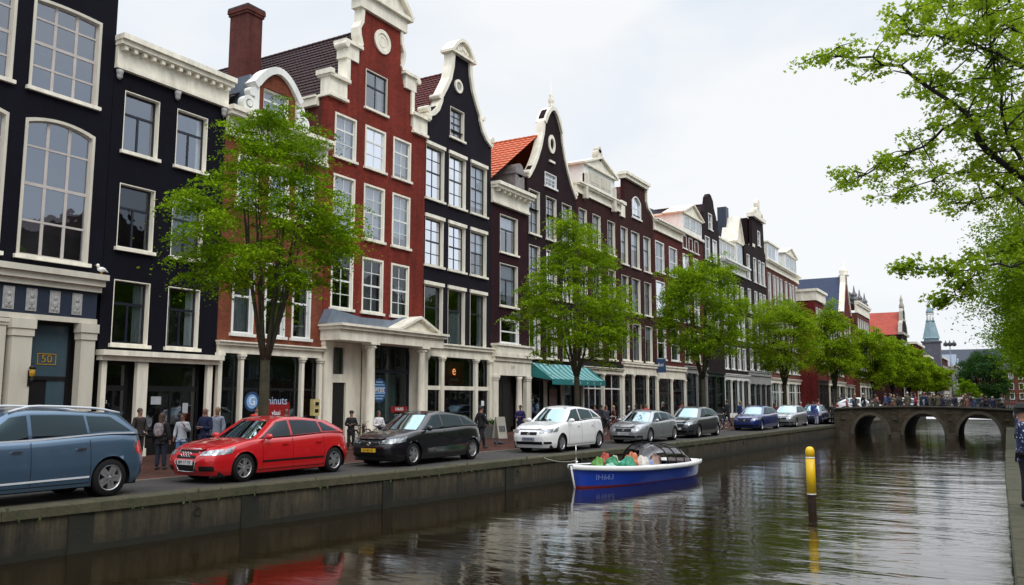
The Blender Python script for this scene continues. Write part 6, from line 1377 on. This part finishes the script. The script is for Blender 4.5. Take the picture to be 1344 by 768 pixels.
# ------------------------------------------------------------------ people
def skin_mesh(name, chains, levels=1):
    """chains: list of lists of (pos, radius); a chain whose first point repeats an earlier one joins it"""
    bm = bmesh.new(); L = bm.verts.layers.skin.verify(); idx = {}
    def V(p, r):
        k = tuple(round(c, 4) for c in p)
        if k not in idx:
            v = bm.verts.new(p); v[L].radius = r if isinstance(r, tuple) else (r, r); idx[k] = v
            if len(idx) == 1: v[L].use_root = True
        return idx[k]
    for ch_ in chains:
        for (a, ra), (b, rb) in zip(ch_, ch_[1:]):
            va, vb = V(a, ra), V(b, rb)
            if not bm.edges.get((va, vb)): bm.edges.new((va, vb))
    me = bpy.data.meshes.new('tmp'); bm.to_mesh(me); bm.free()
    o = bpy.data.objects.new('tmp', me); C.objects.link(o)
    m = o.modifiers.new('s', 'SKIN'); m.use_smooth_shade = True
    s = o.modifiers.new('d', 'SUBSURF'); s.levels = levels; s.render_levels = levels
    dg = bpy.context.evaluated_depsgraph_get(); r = bpy.data.meshes.new_from_object(o.evaluated_get(dg)); r.name = name
    bpy.data.objects.remove(o); return r
POSE = {  # arm (elbow, hand) offsets for left/right and leg (knee, foot) offsets; front is -y
    'stand': dict(e=[(.23, .03, 1.12), (.23, .02, 1.12)], h=[(.22, -.08, .90), (.24, -.05, .88)], k=[(.10, -.01, .49), (.10, -.02, .49)], f=[(.11, .03, .09), (.12, .0, .09)]),
    'armup': dict(e=[(.25, -.02, 1.13), (.24, .04, 1.12)], h=[(.14, -.20, 1.32), (.22, -.10, .92)], k=[(.10, -.01, .49), (.10, -.03, .49)], f=[(.13, .03, .09), (.10, .0, .09)]),
    'fold': dict(e=[(.25, -.02, 1.10), (.25, -.02, 1.10)], h=[(.05, -.20, 1.14), (.05, -.22, 1.10)], k=[(.10, -.01, .49), (.10, -.02, .49)], f=[(.11, .03, .09), (.12, .0, .09)]),
    'walk': dict(e=[(.22, .10, 1.13), (.22, -.08, 1.13)], h=[(.22, .04, .92), (.20, -.25, .98)], k=[(.09, -.18, .52), (.09, .06, .48)], f=[(.09, -.24, .11), (.09, .33, .13)]),
    'sit': dict(e=[(.24, -.05, 1.12), (.24, -.05, 1.12)], h=[(.12, -.28, 1.0), (.12, -.28, 1.0)], k=[(.11, -.42, .86), (.11, -.42, .86)], f=[(.11, -.38, .44), (.11, -.38, .44)]),
}
PC = {}
def person_meshes(pose, coat, skirt=False, detail=False):
    key = (pose, coat, skirt, detail)
    if key in PC: return PC[key]
    p = POSE[pose]; S = (0, 0, .95); sp = (0, 0, 1.10); chs = (0, 0, 1.28); uc = (0, .005, 1.40); nk = (0, 0, 1.475)
    def sx(t, s): return (t[0]*s, t[1], t[2])
    def body(g=0, coat_l=None):
        c = [[(S, (.145+g, .105+g)), (sp, (.13+g, .10+g)), (chs, (.155+g, .105+g)), (uc, (.12+g, .08+g))]]
        if g: c[0].append(((0, .002, 1.452), (.07, .065)))
        for i, s in enumerate((1, -1)):
            sh = sx((.165, .005, 1.375), s); c.append([(uc, (.12+g, .08+g)), (sh, .052+g), (sx(p['e'][i], s), .045+g), (sx(p['h'][i], s), .032+g*.8)])
        return c
    def legs(g=0):
        c = [[(S, (.145+g, .105+g))]]; c = []
        for i, s in enumerate((1, -1)):
            hp = sx((.09, 0, .86), s); f = sx(p['f'][i], s); c.append([(S, (.128+g, .095+g)), (hp, .088+g), (sx(p['k'][i], s), .060+g), (f, .042+g)])
        return c
    full = body(-.008)+[[(uc, (.112, .072)), (nk, (.05, .05)), ((0, -.015, 1.545), (.062, .075)), ((0, -.012, 1.62), (.075, .092)), ((0, .0, 1.69), (.05, .06))]]+legs()
    full.append([((0, -.012, 1.62), (.075, .092)), ((0, -.10, 1.60), .014)]) if detail else None
    for i, s in enumerate((1, -1)):
        h = Vector(sx(p['h'][i], s)); e = Vector(sx(p['e'][i], s)); d = (h-e).normalized(); palm = h+d*.075; full.append([(tuple(h), .026), (tuple(palm), (.034, .018))])
        if detail:
            side = Vector((0, 1, 0)) if abs(d.y) < .8 else Vector((0, 0, 1))
            for j in range(4):
                b0 = palm+side*(.018*(j-1.5)); full.append([(tuple(palm), (.034, .018)), (tuple(b0+d*.035), .009), (tuple(b0+d*(.06+.006*(1.5-abs(j-1.5)))+Vector((-s*.012, -.008, 0))), .008)])
            full.append([(tuple(h), .026), (tuple(h+d*.03-side*.035), .010), (tuple(h+d*.06-side*.045), .009)])
    bodym = skin_mesh('body', full)
    top = body(.022)
    if coat == 'long':
        top.append([(S, (.167, .127)), ((0, 0, .8), (.175, .14)), ((0, 0, .62), (.19, .15))])
    else: top.append([(S, (.167, .127)), ((0, 0, .89), (.165, .125))])
    for t in top[1:3]: t[-1] = (tuple(Vector(t[-1][0])*.93+Vector(t[-2][0])*.07), t[-1][1])
    topm = skin_mesh('jacket', top)
    if skirt: lg = [[(S, (.155, .115)), ((0, 0, .75), (.18, .15)), ((0, 0, .5), (.2, .17))]]
    else: lg = legs(.02)
    legm = skin_mesh('trousers', lg)
    q = MB()
    for i, s in enumerate((1, -1)):
        f = Vector(sx(p['f'][i], s)); q.grid(lambda u, v, f=f: (f.x+.05*math.cos(2*PI*u)*math.sin(PI*v), f.y-.05+.14*math.sin(2*PI*u)*math.sin(PI*v), f.z-.04+.05*math.cos(PI*v)), 10, 6)
    shoe = q.mesh('shoes')
    def hair(kind):
        q = MB()
        if kind == 'bald': q.grid(lambda u, v: (.078*math.cos(2*PI*u)*math.sin(.5+1.2*v), .01+.09*abs(math.sin(2*PI*u))*math.sin(.5+1.2*v)*(1 if math.sin(2*PI*u) > 0 else .1), 1.60+.05*math.cos(.5+1.2*v)), 12, 4)
        else:
            q.grid(lambda u, v: ((.088*math.cos(2*PI*u)*math.sin(PI*.62*v)), .012+(.105*math.sin(2*PI*u)*math.sin(PI*.62*v))*(1 if math.sin(2*PI*u) > 0 else .86), 1.635+.105*math.cos(PI*.62*v)), 16, 7)
            if kind == 'long': q.grid(lambda u, v: (.10*math.cos(PI*u)*(1-.2*v), .035+.085*math.sin(PI*u), 1.66-.34*v), 12, 5); q.grid(lambda u, v: (.07*math.cos(PI*u)*(1-.2*v), .03+.05*math.sin(PI*u), 1.64-.34*v), 12, 5)
            if kind == 'hat': q.lathe([(.125, 0), (.125, .012), (.098, .02), (.09, .07), (.05, .09)], 0, -.01, 1.665, 16)
        return q.mesh('hair')
    PC[key] = (bodym, topm, legm, shoe, hair); return PC[key]
HC = {}
SKINC = [mat('skin_pale', (.27, .13, .085), .5, .12, 6), mat('skin_tan', (.18, .085, .05), .5, .12, 6)]
def cloth(c): 
    n = 'cloth_%.3f_%.3f_%.3f' % c; return mat(n, c, .85, .3, 9)
HAIRC = {'dark': mat('hair_dark', (.015, .011, .009), .6, .3, 12), 'brown': mat('hair_brown', (.07, .035, .018), .6, .3, 12), 'blond': mat('hair_blond', (.30, .20, .09), .6, .3, 12), 'grey': mat('hair_grey', (.4, .4, .38), .6, .3, 12), 'black_hat': mat('hat_black', (.012, .012, .014), .8, .2, 8)}
def osl(o, m): o.material_slots[0].link = 'OBJECT'; o.material_slots[0].material = m
def person(label, loc, rz, h=1.7, pose='stand', coat='short', top=(.02, .02, .03), legc=(.03, .04, .07), hair=('short', 'dark'), skin=0, skirt=False, detail=False, group=None, shoe=(.02, .02, .02)):
    b, t, l, s, hf = person_meshes(pose, coat, skirt, detail)
    r = thing('person', label, 'person', loc, rz, group); k = h/1.72; r.scale = (k, k, k)
    hk = (pose, hair[0])
    if hk not in HC: HC[hk] = hf(hair[0])
    for nm, me, m in (('body', b, SKINC[skin]), ('jacket', t, cloth(top)), ('trousers' if not skirt else 'skirt', l, cloth(legc)), ('shoes', s, cloth(shoe)), ('hair', HC[hk], HAIRC[hair[1]])):
        if not me.materials: me.materials.append(m)
        o = bpy.data.objects.new(nm, me); C.objects.link(o); o.parent = r; osl(o, m)
    if detail:
        q = MB()
        for s_ in (-1, 1): q.ball((s_*.028, -.098, 1.625), (.010, .006, .006), 6, 4)
        q.build('eyes', HAIRC['dark'], r); MB().ball((0, -.092, 1.57), (.024, .008, .006), 8, 4).build('mouth', mat('lips', (.35, .08, .07)), r)
    return r
def gp(px, py, z=0):
    a = ray(px, py); k = (z-EYE)/a[2]; return (a[0]*k, a[1]*k, z)
def gx_(px, X, z=0):
    a = ray(px, 560); return (X, a[1]*X/a[0], z)
def with_bag(r, col, backpack=True, parent_label=None):
    q = MB(); q.grid(lambda u, v: (.15*abs(math.cos(2*PI*u))**.6*math.copysign(1, math.cos(2*PI*u))*math.sin(PI*v)**.5, .18+.08*abs(math.sin(2*PI*u))**.6*math.copysign(1, math.sin(2*PI*u))*math.sin(PI*v)**.5, 1.22+.21*math.cos(PI*v)), 16, 10); 
    for s in (-1, 1): q.tube([(s*.09, .14, 1.38), (s*.10, .02, 1.46), (s*.11, -.12, 1.38), (s*.12, -.13, 1.2), (s*.13, .05, 1.08)], .014, 5)
    b = thing('backpack', 'small patterned backpack worn by the long-haired woman in black', 'backpack', tuple(r.location), r.rotation_euler.z); b.scale = r.scale; q.build('sack', col, b); return b
A = lambda d: math.radians(d)
w1 = person('woman seen from behind with long dark hair, black top and patterned backpack', gp(210, 617), A(200), 1.68, 'stand', top=(.008, .008, .010), legc=(.010, .014, .03), hair=('long', 'brown'), detail=True, group='people on the near pavement')
with_bag(w1, mat('patterned_fabric', (.30, .26, .27), .8, .7, 22, col2=(.03, .03, .04)))
person('woman in white top and light blue jeans raising one hand', gp(237, 612), A(30), 1.66, 'armup', top=(.50, .52, .56), legc=(.11, .22, .42), hair=('short', 'brown'), detail=True, group='people on the near pavement', shoe=(.3, .1, .08))
person('balding stout man in navy jacket standing behind the nose of the red car', gp(267, 613), A(5), 1.86, 'fold', top=(.010, .018, .065), legc=(.012, .014, .03), hair=('bald', 'grey'), detail=True, group='people on the near pavement')
person('grey-haired person in pale jacket mostly hidden behind the man in navy', gp(283, 606), A(20), 1.82, 'stand', top=(.30, .34, .42), legc=(.1, .12, .16), hair=('short', 'blond'), group='people on the near pavement')
person('person with reddish hair in the doorway behind the blue estate car', gx_(183, -26.2), A(90), 1.78, 'stand', top=(.03, .02, .02), legc=(.02, .02, .02), hair=('short', 'brown'), group='people on the near pavement')
person('person in bright red jacket in front of the shop window behind the red car', gx_(336, -26.3), A(60), 1.8, 'stand', top=(.65, .02, .015), legc=(.03, .03, .05), hair=('short', 'dark'), group='people on the near pavement')
person('bald person whose head shows over the roof of the red car', gx_(375, -24.5), A(75), 1.76, 'stand', top=(.05, .02, .02), legc=(.03, .03, .03), hair=('bald', 'dark'), skin=1)
person('person bent forward in a black coat beside the left porch column', gx_(461, -24), A(40), 1.6, 'fold', coat='long', top=(.008, .008, .012), legc=(.01, .01, .015), hair=('hat', 'black_hat'))
person('woman in white blouse and sunglasses behind the bonnet of the black car', gx_(497, -22.5), A(70), 1.62, 'fold', top=(.62, .60, .62), legc=(.05, .05, .06), hair=('short', 'brown'), detail=True)
person('person whose brown-haired head just shows above the black car roof', gx_(533, -23), A(60), 1.62, 'stand', top=(.03, .03, .04), legc=(.03, .03, .03), hair=('short', 'dark'))
person('person in long black coat walking away past the doorway, right of the black car', gp(631, 590), A(160), 1.83, 'walk', coat='long', top=(.007, .007, .010), legc=(.008, .008, .012), hair=('short', 'dark'), detail=True)
person('person in violet and blue coat standing left of the white car', gx_(683, -22.5), A(15), 1.78, 'fold', coat='long', top=(.035, .028, .14), legc=(.02, .02, .04), hair=('short', 'brown'), detail=True)
person('person in dark blue jacket crouching behind the wing of the white car', gx_(706, -22), A(100), 1.35, 'fold', top=(.015, .022, .06), legc=(.02, .02, .03), hair=('short', 'dark'))
mid = [(781, -22.5, 1.75, 'dark purple jacket, tallest of the group under the teal awning', (.05, .025, .07), 'stand'), (796, -20.5, 1.72, 'grey and black jacket pushing a bicycle right of the white car', (.04, .045, .06), 'walk'), (806, -21.5, 1.7, 'red-brown jacket by the bicycles right of the white car', (.12, .03, .02), 'stand'),
       (826, -22.5, 1.65, 'black jacket behind the bonnet of the silver car', (.012, .012, .016), 'fold'), (835, -22.8, 1.72, 'dark blue jacket behind the silver car', (.02, .03, .07), 'stand'), (842, -22.0, 1.7, 'grey jacket beside the one in scarlet', (.18, .18, .19), 'stand'), (849, -21.6, 1.75, 'scarlet and white jacket leaning over the roof line of the silver car', (.6, .03, .03), 'fold'),
       (871, -21.8, 1.9, 'long black coat behind the tail of the silver car', (.008, .008, .01), 'stand'), (895, -22.6, 1.9, 'dusty red jacket by the cream portal', (.25, .05, .05), 'stand'), (955, -18.9, 2.05, 'long black coat walking right of the grey car', (.006, .006, .008), 'walk'),
       (972, -18.6, 1.95, 'blue jacket beside the blue car', (.03, .06, .22), 'stand'), (985, -18.8, 1.8, 'crimson jacket behind the blue car', (.4, .03, .06), 'stand'), (790, -24, 1.7, 'charcoal coat under the teal awning', (.02, .02, .025), 'stand'), (1018, -18.5, 1.75, 'maroon jacket behind the silver car near the fourth tree', (.2, .03, .04), 'stand'),
       (1040, -18.4, 1.8, 'scarlet coat behind the farther silver car', (.5, .03, .03), 'stand'), (1052, -18.5, 1.8, 'dark red sweater near the farther silver car', (.3, .02, .04), 'fold'), (1062, -17.9, 1.75, 'rust red jacket behind the last dark car', (.45, .06, .03), 'stand'), (1072, -18, 1.8, 'wine red jacket left of the one in blue by the bridge', (.35, .02, .05), 'stand')]
for i, (px, X_, h_, lb_, c_, ps) in enumerate(mid):
    person('person in '+lb_, gx_(px, X_), A((i*67) % 360), h_, ps, coat='long' if 'coat' in lb_ else 'short', top=c_, legc=(.02, .022, .035), hair=(('short', 'long', 'short')[i % 3], ('dark', 'brown', 'blond', 'grey')[i % 4]), group='people along the house fronts')
for i, (px, py, h_, lb_, c_, l_) in enumerate(((1080, 556.5, 1.9, 'person in deep blue jacket sitting on the quay end beside the bridge', (.02, .05, .25), (.3, .32, .42)), (1087, 556, 2.1, 'person in pink jacket standing at the quay end beside the bridge', (.55, .16, .24), (.03, .03, .05)), (1084, 557.5, 1.6, 'person in pale lilac trousers on the quay end beside the bridge', (.12, .14, .35), (.4, .4, .5)))):
    p_ = gp(px, py); person(lb_, (p_[0]-.5, p_[1]-1.2, 0), A(60+40*i), h_, 'stand', top=c_, legc=l_, group='people at the quay end')
# crowd on the bridge and behind it
tops = [((.015, .015, .02), 'black'), ((.02, .03, .08), 'navy'), ((.25, .02, .03), 'dark red'), ((.5, .48, .45), 'cream'), ((.05, .05, .055), 'charcoal'), ((.25, .28, .33), 'grey'), ((.04, .08, .2), 'blue'), ((.3, .12, .1), 'rust'), ((.6, .6, .62), 'white'), ((.10, .09, .05), 'olive'), ((.4, .15, .2), 'rose')]
legl = [((.02, .02, .03), 'black'), ((.05, .08, .16), 'denim'), ((.12, .11, .1), 'grey')]
rb = random.Random(3); sig = {}
spots = []
for i in range(58):
    px = 1104+i*3.7+rb.uniform(-4, 4); Y_ = rb.choice([76.2, 77.0, 78.5, 80.5, 82.5]); a = ray(px, 530); X_ = a[0]*Y_/a[1]
    if X_ > .3: continue
    spots.append((px, X_, Y_))
where = lambda x: 'over the left arch' if x < -8.6 else 'left of middle arch' if x < -7.6 else 'over the middle arch' if x < -4.8 else 'right of middle arch' if x < -3.8 else 'over the right arch' if x < -1 else 'at the right end' 
depthn = {76.2: 'on bridge parapet', 77.0: 'behind bridge parapet', 78.5: 'mid-bridge', 80.5: 'far half of bridge', 82.5: 'by bridge railing'}
for i, (px, X_, Y_) in enumerate(spots):
    c_, cn_ = tops[(i*7) % 11] if i % 3 == 0 else tops[(0, 1, 4, 9)[i % 4]]; l_, ln_ = legl[i % 3]; hr = [('short', 'dark'), ('long', 'brown'), ('short', 'blond'), ('hat', 'black_hat'), ('short', 'grey')][(i*3) % 5]
    hn = {'short': 'short %s hair' % hr[1], 'long': 'long brown hair', 'hat': 'a black hat'}[hr[0]]
    lab = 'person in %s with %s, %s %s' % (cn_, hn, depthn[Y_], where(X_))
    person(lab, (X_, Y_, deck(X_)), A(rb.uniform(0, 360)), rb.uniform(1.45, 1.95), ['stand', 'walk', 'fold', 'stand', 'armup'][i % 5], top=c_, legc=l_, hair=hr, skin=i % 4 == 0, group='people crossing the bridge')
for i in range(21):   # left approach of the bridge
    px = 1092+i*5.2; X_ = -14.0-.3*(i % 6); a = ray(px, 530); Y_ = a[1]*X_/a[0]
    c_, cn_ = tops[(0, 1, 6, 4, 2, 9, 5)[i % 7]]
    person('person in %s with %s trousers on the quay beyond the bridge %s' % (cn_, legl[i % 3][1], ['near side', 'midway', 'far side'][i//7]), (X_, Y_, 0), A(i*77), 1.75, ['stand', 'walk'][i % 2], top=c_, legc=legl[i % 3][0], hair=('short', ('dark', 'brown', 'grey')[i % 3]), group='people beyond the bridge')
# right bank
pp = person('person in navy and white floral jacket and black cap at the right quay edge', (.12, 19.3, .012), A(95), 1.98, 'fold', coat='short', top=(.02, .03, .09), legc=(.008, .008, .012), hair=('hat', 'black_hat'), detail=True, group='people on the right quay')
FLOR, nt, b = nodes('floral_print'); tc = nt.nodes.new('ShaderNodeTexCoord'); v_ = nt.nodes.new('ShaderNodeTexVoronoi'); v_.inputs['Scale'].default_value = 19; lk(nt, tc.outputs['Object'], v_.inputs['Vector']); cr_ = nt.nodes.new('ShaderNodeValToRGB'); cr_.color_ramp.elements[0].position = .22; cr_.color_ramp.elements[0].color = (.62, .66, .75, 1); cr_.color_ramp.elements[1].position = .34; cr_.color_ramp.elements[1].color = (.012, .02, .07, 1); lk(nt, v_.outputs['Distance'], cr_.inputs[0]); lk(nt, cr_.outputs[0], b.inputs['Base Color']); b.inputs['Roughness'].default_value = .85
for ch_ in pp.children:
    if ch_.name.startswith('jacket'): osl(ch_, FLOR)
person('person in orange top and pale blue trousers cut by the right picture edge', (.50, 18.4, .012), A(100), 1.8, 'armup', top=(.55, .17, .04), legc=(.25, .4, .6), hair=('long', 'brown'), detail=True, group='people on the right quay')
for i, (x_, Y_, c_, n_) in enumerate(((.0, 33, 1, 'navy'), (.12, 44, 0, 'black'), (.1, 60, 5, 'grey'))):
    person('person in %s jacket standing farther along the right quay' % n_, (x_+.1, Y_, .012), A(90+i*40), 1.75, 'stand', top=tops[c_][0], legc=(.02, .02, .03), group='people on the right quay')
# ------------------------------------------------------------------ bicycles
def bike(label, loc, rz, col, group='parked bicycles'):
    r = thing('bicycle', label, 'bicycle', loc, rz, group)
    for x in (-.52, .52):
        q = MB(); q.tube([(x+.34*math.cos(t*2*PI/28), 0, .35+.34*math.sin(t*2*PI/28)) for t in range(29)], .019, 6, cap=False); w_ = q.build('wheel', RUBBER, r)
        q = MB(); q.tube([(x+.31*math.cos(t*2*PI/28), 0, .35+.31*math.sin(t*2*PI/28)) for t in range(29)], .009, 5, cap=False)
        for k in range(12): t = 2*PI*k/12; q.tube([(x, 0, .35), (x+.31*math.cos(t), 0, .35+.31*math.sin(t))], .003, 3, cap=False)
        q.tube([(x, -.04, .35), (x, .04, .35)], .022, 8); q.build('rim', CHROME, w_)
    q = MB(); bb = (-.06, 0, .3); st = (-.2, 0, .85); hd = (.38, 0, .86); q.tube([bb, st], .016, 6); q.tube([bb, (.40, 0, .70)], .018, 6); q.tube([(-.18, 0, .72), hd], .016, 6); q.tube([(-.52, 0, .35), bb], .012, 6); q.tube([(-.52, 0, .35), (-.18, 0, .74)], .01, 6); q.tube([(.52, 0, .35), (.44, 0, .6), (.36, 0, .98)], .015, 6); q.lathe([(.075, -.01), (.075, .01)], bb[0], -.04, bb[2], 14, 'y'); q.tube([(-.06, -.06, .3), (-.14, -.09, .2)], .01, 5); q.tube([(-.06, .06, .3), (.02, .09, .4)], .01, 5); q.build('frame', col, r)
    q = MB(); q.tube([(.20, -.28, 1.04), (.34, -.2, 1.08), (.36, 0, 1.02), (.34, .2, 1.08), (.20, .28, 1.04)], .012, 6); q.build('handlebar', CHROME, r)
    q = MB(); q.grid(lambda u, v: (-.33+.26*u, (2*v-1)*(.085-.06*u), .90+.02*math.sin(PI*v)), 8, 6); q.tube([st, (-.21, 0, .89)], .012, 6); q.tube([(-.3, 0, .87), (-.12, 0, .88)], .02, 6); q.build('saddle', BLACKP, r)
    q = MB()
    for x in (-.52, .52): q.grid(lambda u, v, x=x: (x+.37*math.cos(PI*(.15+.6*u)), .03*(2*v-1), .35+.37*math.sin(PI*(.15+.6*u))), 12, 1)
    q.build('mudguard', col, r); return r
BK = [mat('bike_black', (.012, .012, .013), .35, .1, 4), mat('bike_blue', (.03, .07, .2), .35, .1, 4), mat('bike_green', (.03, .12, .06), .35, .1, 4), mat('bike_red', (.3, .03, .02), .35, .1, 4)]
bspots = [(800, -20.3, 70, 0, 'black bicycle nearest the white car tail'), (806, -21.0, 100, 3, 'red bicycle beside the one nearest the white car'), (814, -21.2, 60, 0, 'black bicycle behind the red one right of the white car'), (940, -17.6, 80, 0, 'black bicycle right of the grey car'), (948, -17.7, 110, 1, 'blue bicycle between the grey and blue cars'), (944, -18.8, 30, 2, 'green bicycle leaning behind the blue one'), (474, -26.4, 95, 0, 'black bicycle by the left porch column'), (1035, -18.0, 90, 0, 'black bicycle near the fourth elm'), (1045, -18.2, 70, 3, 'red bicycle near the fourth elm')]
for px, X_, d_, c_, lb_ in bspots: bike(lb_, gx_(px, X_), A(d_), BK[c_])
for i in range(8):
    x = -11.6+i*.95; bike('%s bicycle on the bridge %s, %s' % (['black', 'blue', 'green', 'red'][i % 4], where(x), ['propped on the near parapet', 'standing in the roadway'][i//4]), (x, 75.75 if i < 4 else 79.3, deck(x)+.15), A(5 if i % 2 else 175), BK[i % 4], 'bicycles on the bridge')
for i in range(6):
    Y_ = 92+i*5; bike('%s bicycle in the %s of the rack on the quay beyond the bridge' % (['black', 'blue', 'green', 'red'][i % 4], 'near half' if i < 3 else 'far half'), (-14.2, Y_, 0), A(15+10*i), BK[i % 4], 'bicycles beyond the bridge')
# ------------------------------------------------------------------ small street things
sb = thing('sandwich_board', 'pale worn A-frame sandwich board standing left of the violet coated person', 'sign board', gx_(656, -24.0), A(70))
q = MB()
for s in (-1, 1):
    q.add([(-.3, s*.28-.02, 0), (.3, s*.28-.02, 0), (.3, s*.03-.02, 1.15), (-.3, s*.03-.02, 1.15), (-.3, s*.28+.02, 0), (.3, s*.28+.02, 0), (.3, s*.03+.02, 1.15), (-.3, s*.03+.02, 1.15)], [(0, 1, 2, 3), (4, 5, 6, 7), (0, 1, 5, 4), (1, 2, 6, 5), (2, 3, 7, 6), (3, 0, 4, 7)])
q.build('board', BONE, sb)
q = MB(); q.box(-.2, .2, -.33, -.30, .2, .5); q.build('drawing', mat('board_print', (.2, .2, .2), .7, .6, 9), sb); sb.children[1].rotation_euler = (A(-12), 0, 0); sb.children[1].location = (0, .04, .12)
cb_ = thing('planter_box', 'grey slatted planter box beside the sandwich board', 'planter', gx_(646, -24.6), A(90))
q = MB()
for i in range(6): q.box(-.45, .45, -.25, .25, .12*i, .12*i+.1)
q.box(-.4, .4, -.2, .2, 0, .74); q.build('box', mat('grey_wood', (.13, .14, .14), .8, .4, 4), cb_)
q = MB(); rg = np.random.default_rng(4); link('foliage', leaf_mesh('foliage', rg.normal(size=(500, 3))*np.array([.18, .1, .08])+np.array([0, 0, .85]), .05, seed=4), LEAF3, cb_)
for px, py, lb_ in ((650.5, 586, 'pigeon pecking at the paving, left of the pair'), (656, 586, 'pigeon walking on the paving, right of the pair')):
    pg = thing('pigeon', lb_, 'bird', gp(px, py), A(px*7)); q = MB(); q.ball((0, 0, .16), (.07, .15, .075), 12, 8); q.tube([(0, -.10, .19), (0, -.14, .27)], [.05, .03], 8); q.ball((0, -.15, .285), (.032, .04, .032), 8, 6); q.tube([(0, .1, .15), (0, .26, .11)], [.05, .02], 6); q.build('body', mat('pigeon_grey', (.03, .032, .04), .7, .4, 9), pg)
    q = MB(); q.tube([(.03, 0, .1), (.03, 0, 0)], .008, 5); q.tube([(-.03, 0, .1), (-.03, 0, 0)], .008, 5); q.build('leg', mat('pigeon_pink', (.3, .1, .08)), pg); MB().tube([(0, -.18, .28), (0, -.215, .272)], [.01, .003], 5).build('beak', BLACKP, pg)
for (px, X_, lb_) in ((477, -25.9, 'left black metal stand by the porch column'), (1100, -17.2, 'slim dark street bollard near the bridge')):
    q = thing('bollard', lb_, 'bollard', gx_(px, X_)); MB().lathe([(.09, 0), (.085, .1), (.065, .15), (.06, .8), (.08, .84), (.06, .95), (.02, 1.0)], n=12).build('post', mat('bollard_brown', (.06, .02, .015), .5, .3, 4), q)
lp = thing('street_lamp', 'tall slim grey mast with dark double lantern against the sky at the far end', 'street lamp', (on_x(1251, 520, -15.2)[0]*0-15.2, on_x(1251, 520, -15.2)[0], 0))
zt_ = on_x(1247, 455, -15.2)[1]; q = MB(); q.tube([(0, 0, 0), (0, 0, zt_)], [.3, .12], 8); q.tube([(-2.4, 0, zt_-1.0), (2.4, 0, zt_-1.0)], .08, 6); q.build('mast', LEAD, lp)
q = MB(); 
for x in (-1.1, 0, 1.1): q.lathe([(.2, 0), (.7, .3), (.6, 1.0), (.2, 1.3), (.05, 1.9)], x, 0, zt_, 8)
q.build('lantern', mat('lantern_dark', (.03, .035, .04), .6, .3, 3), lp)
# distant mast with rigging is left to the street lamp above
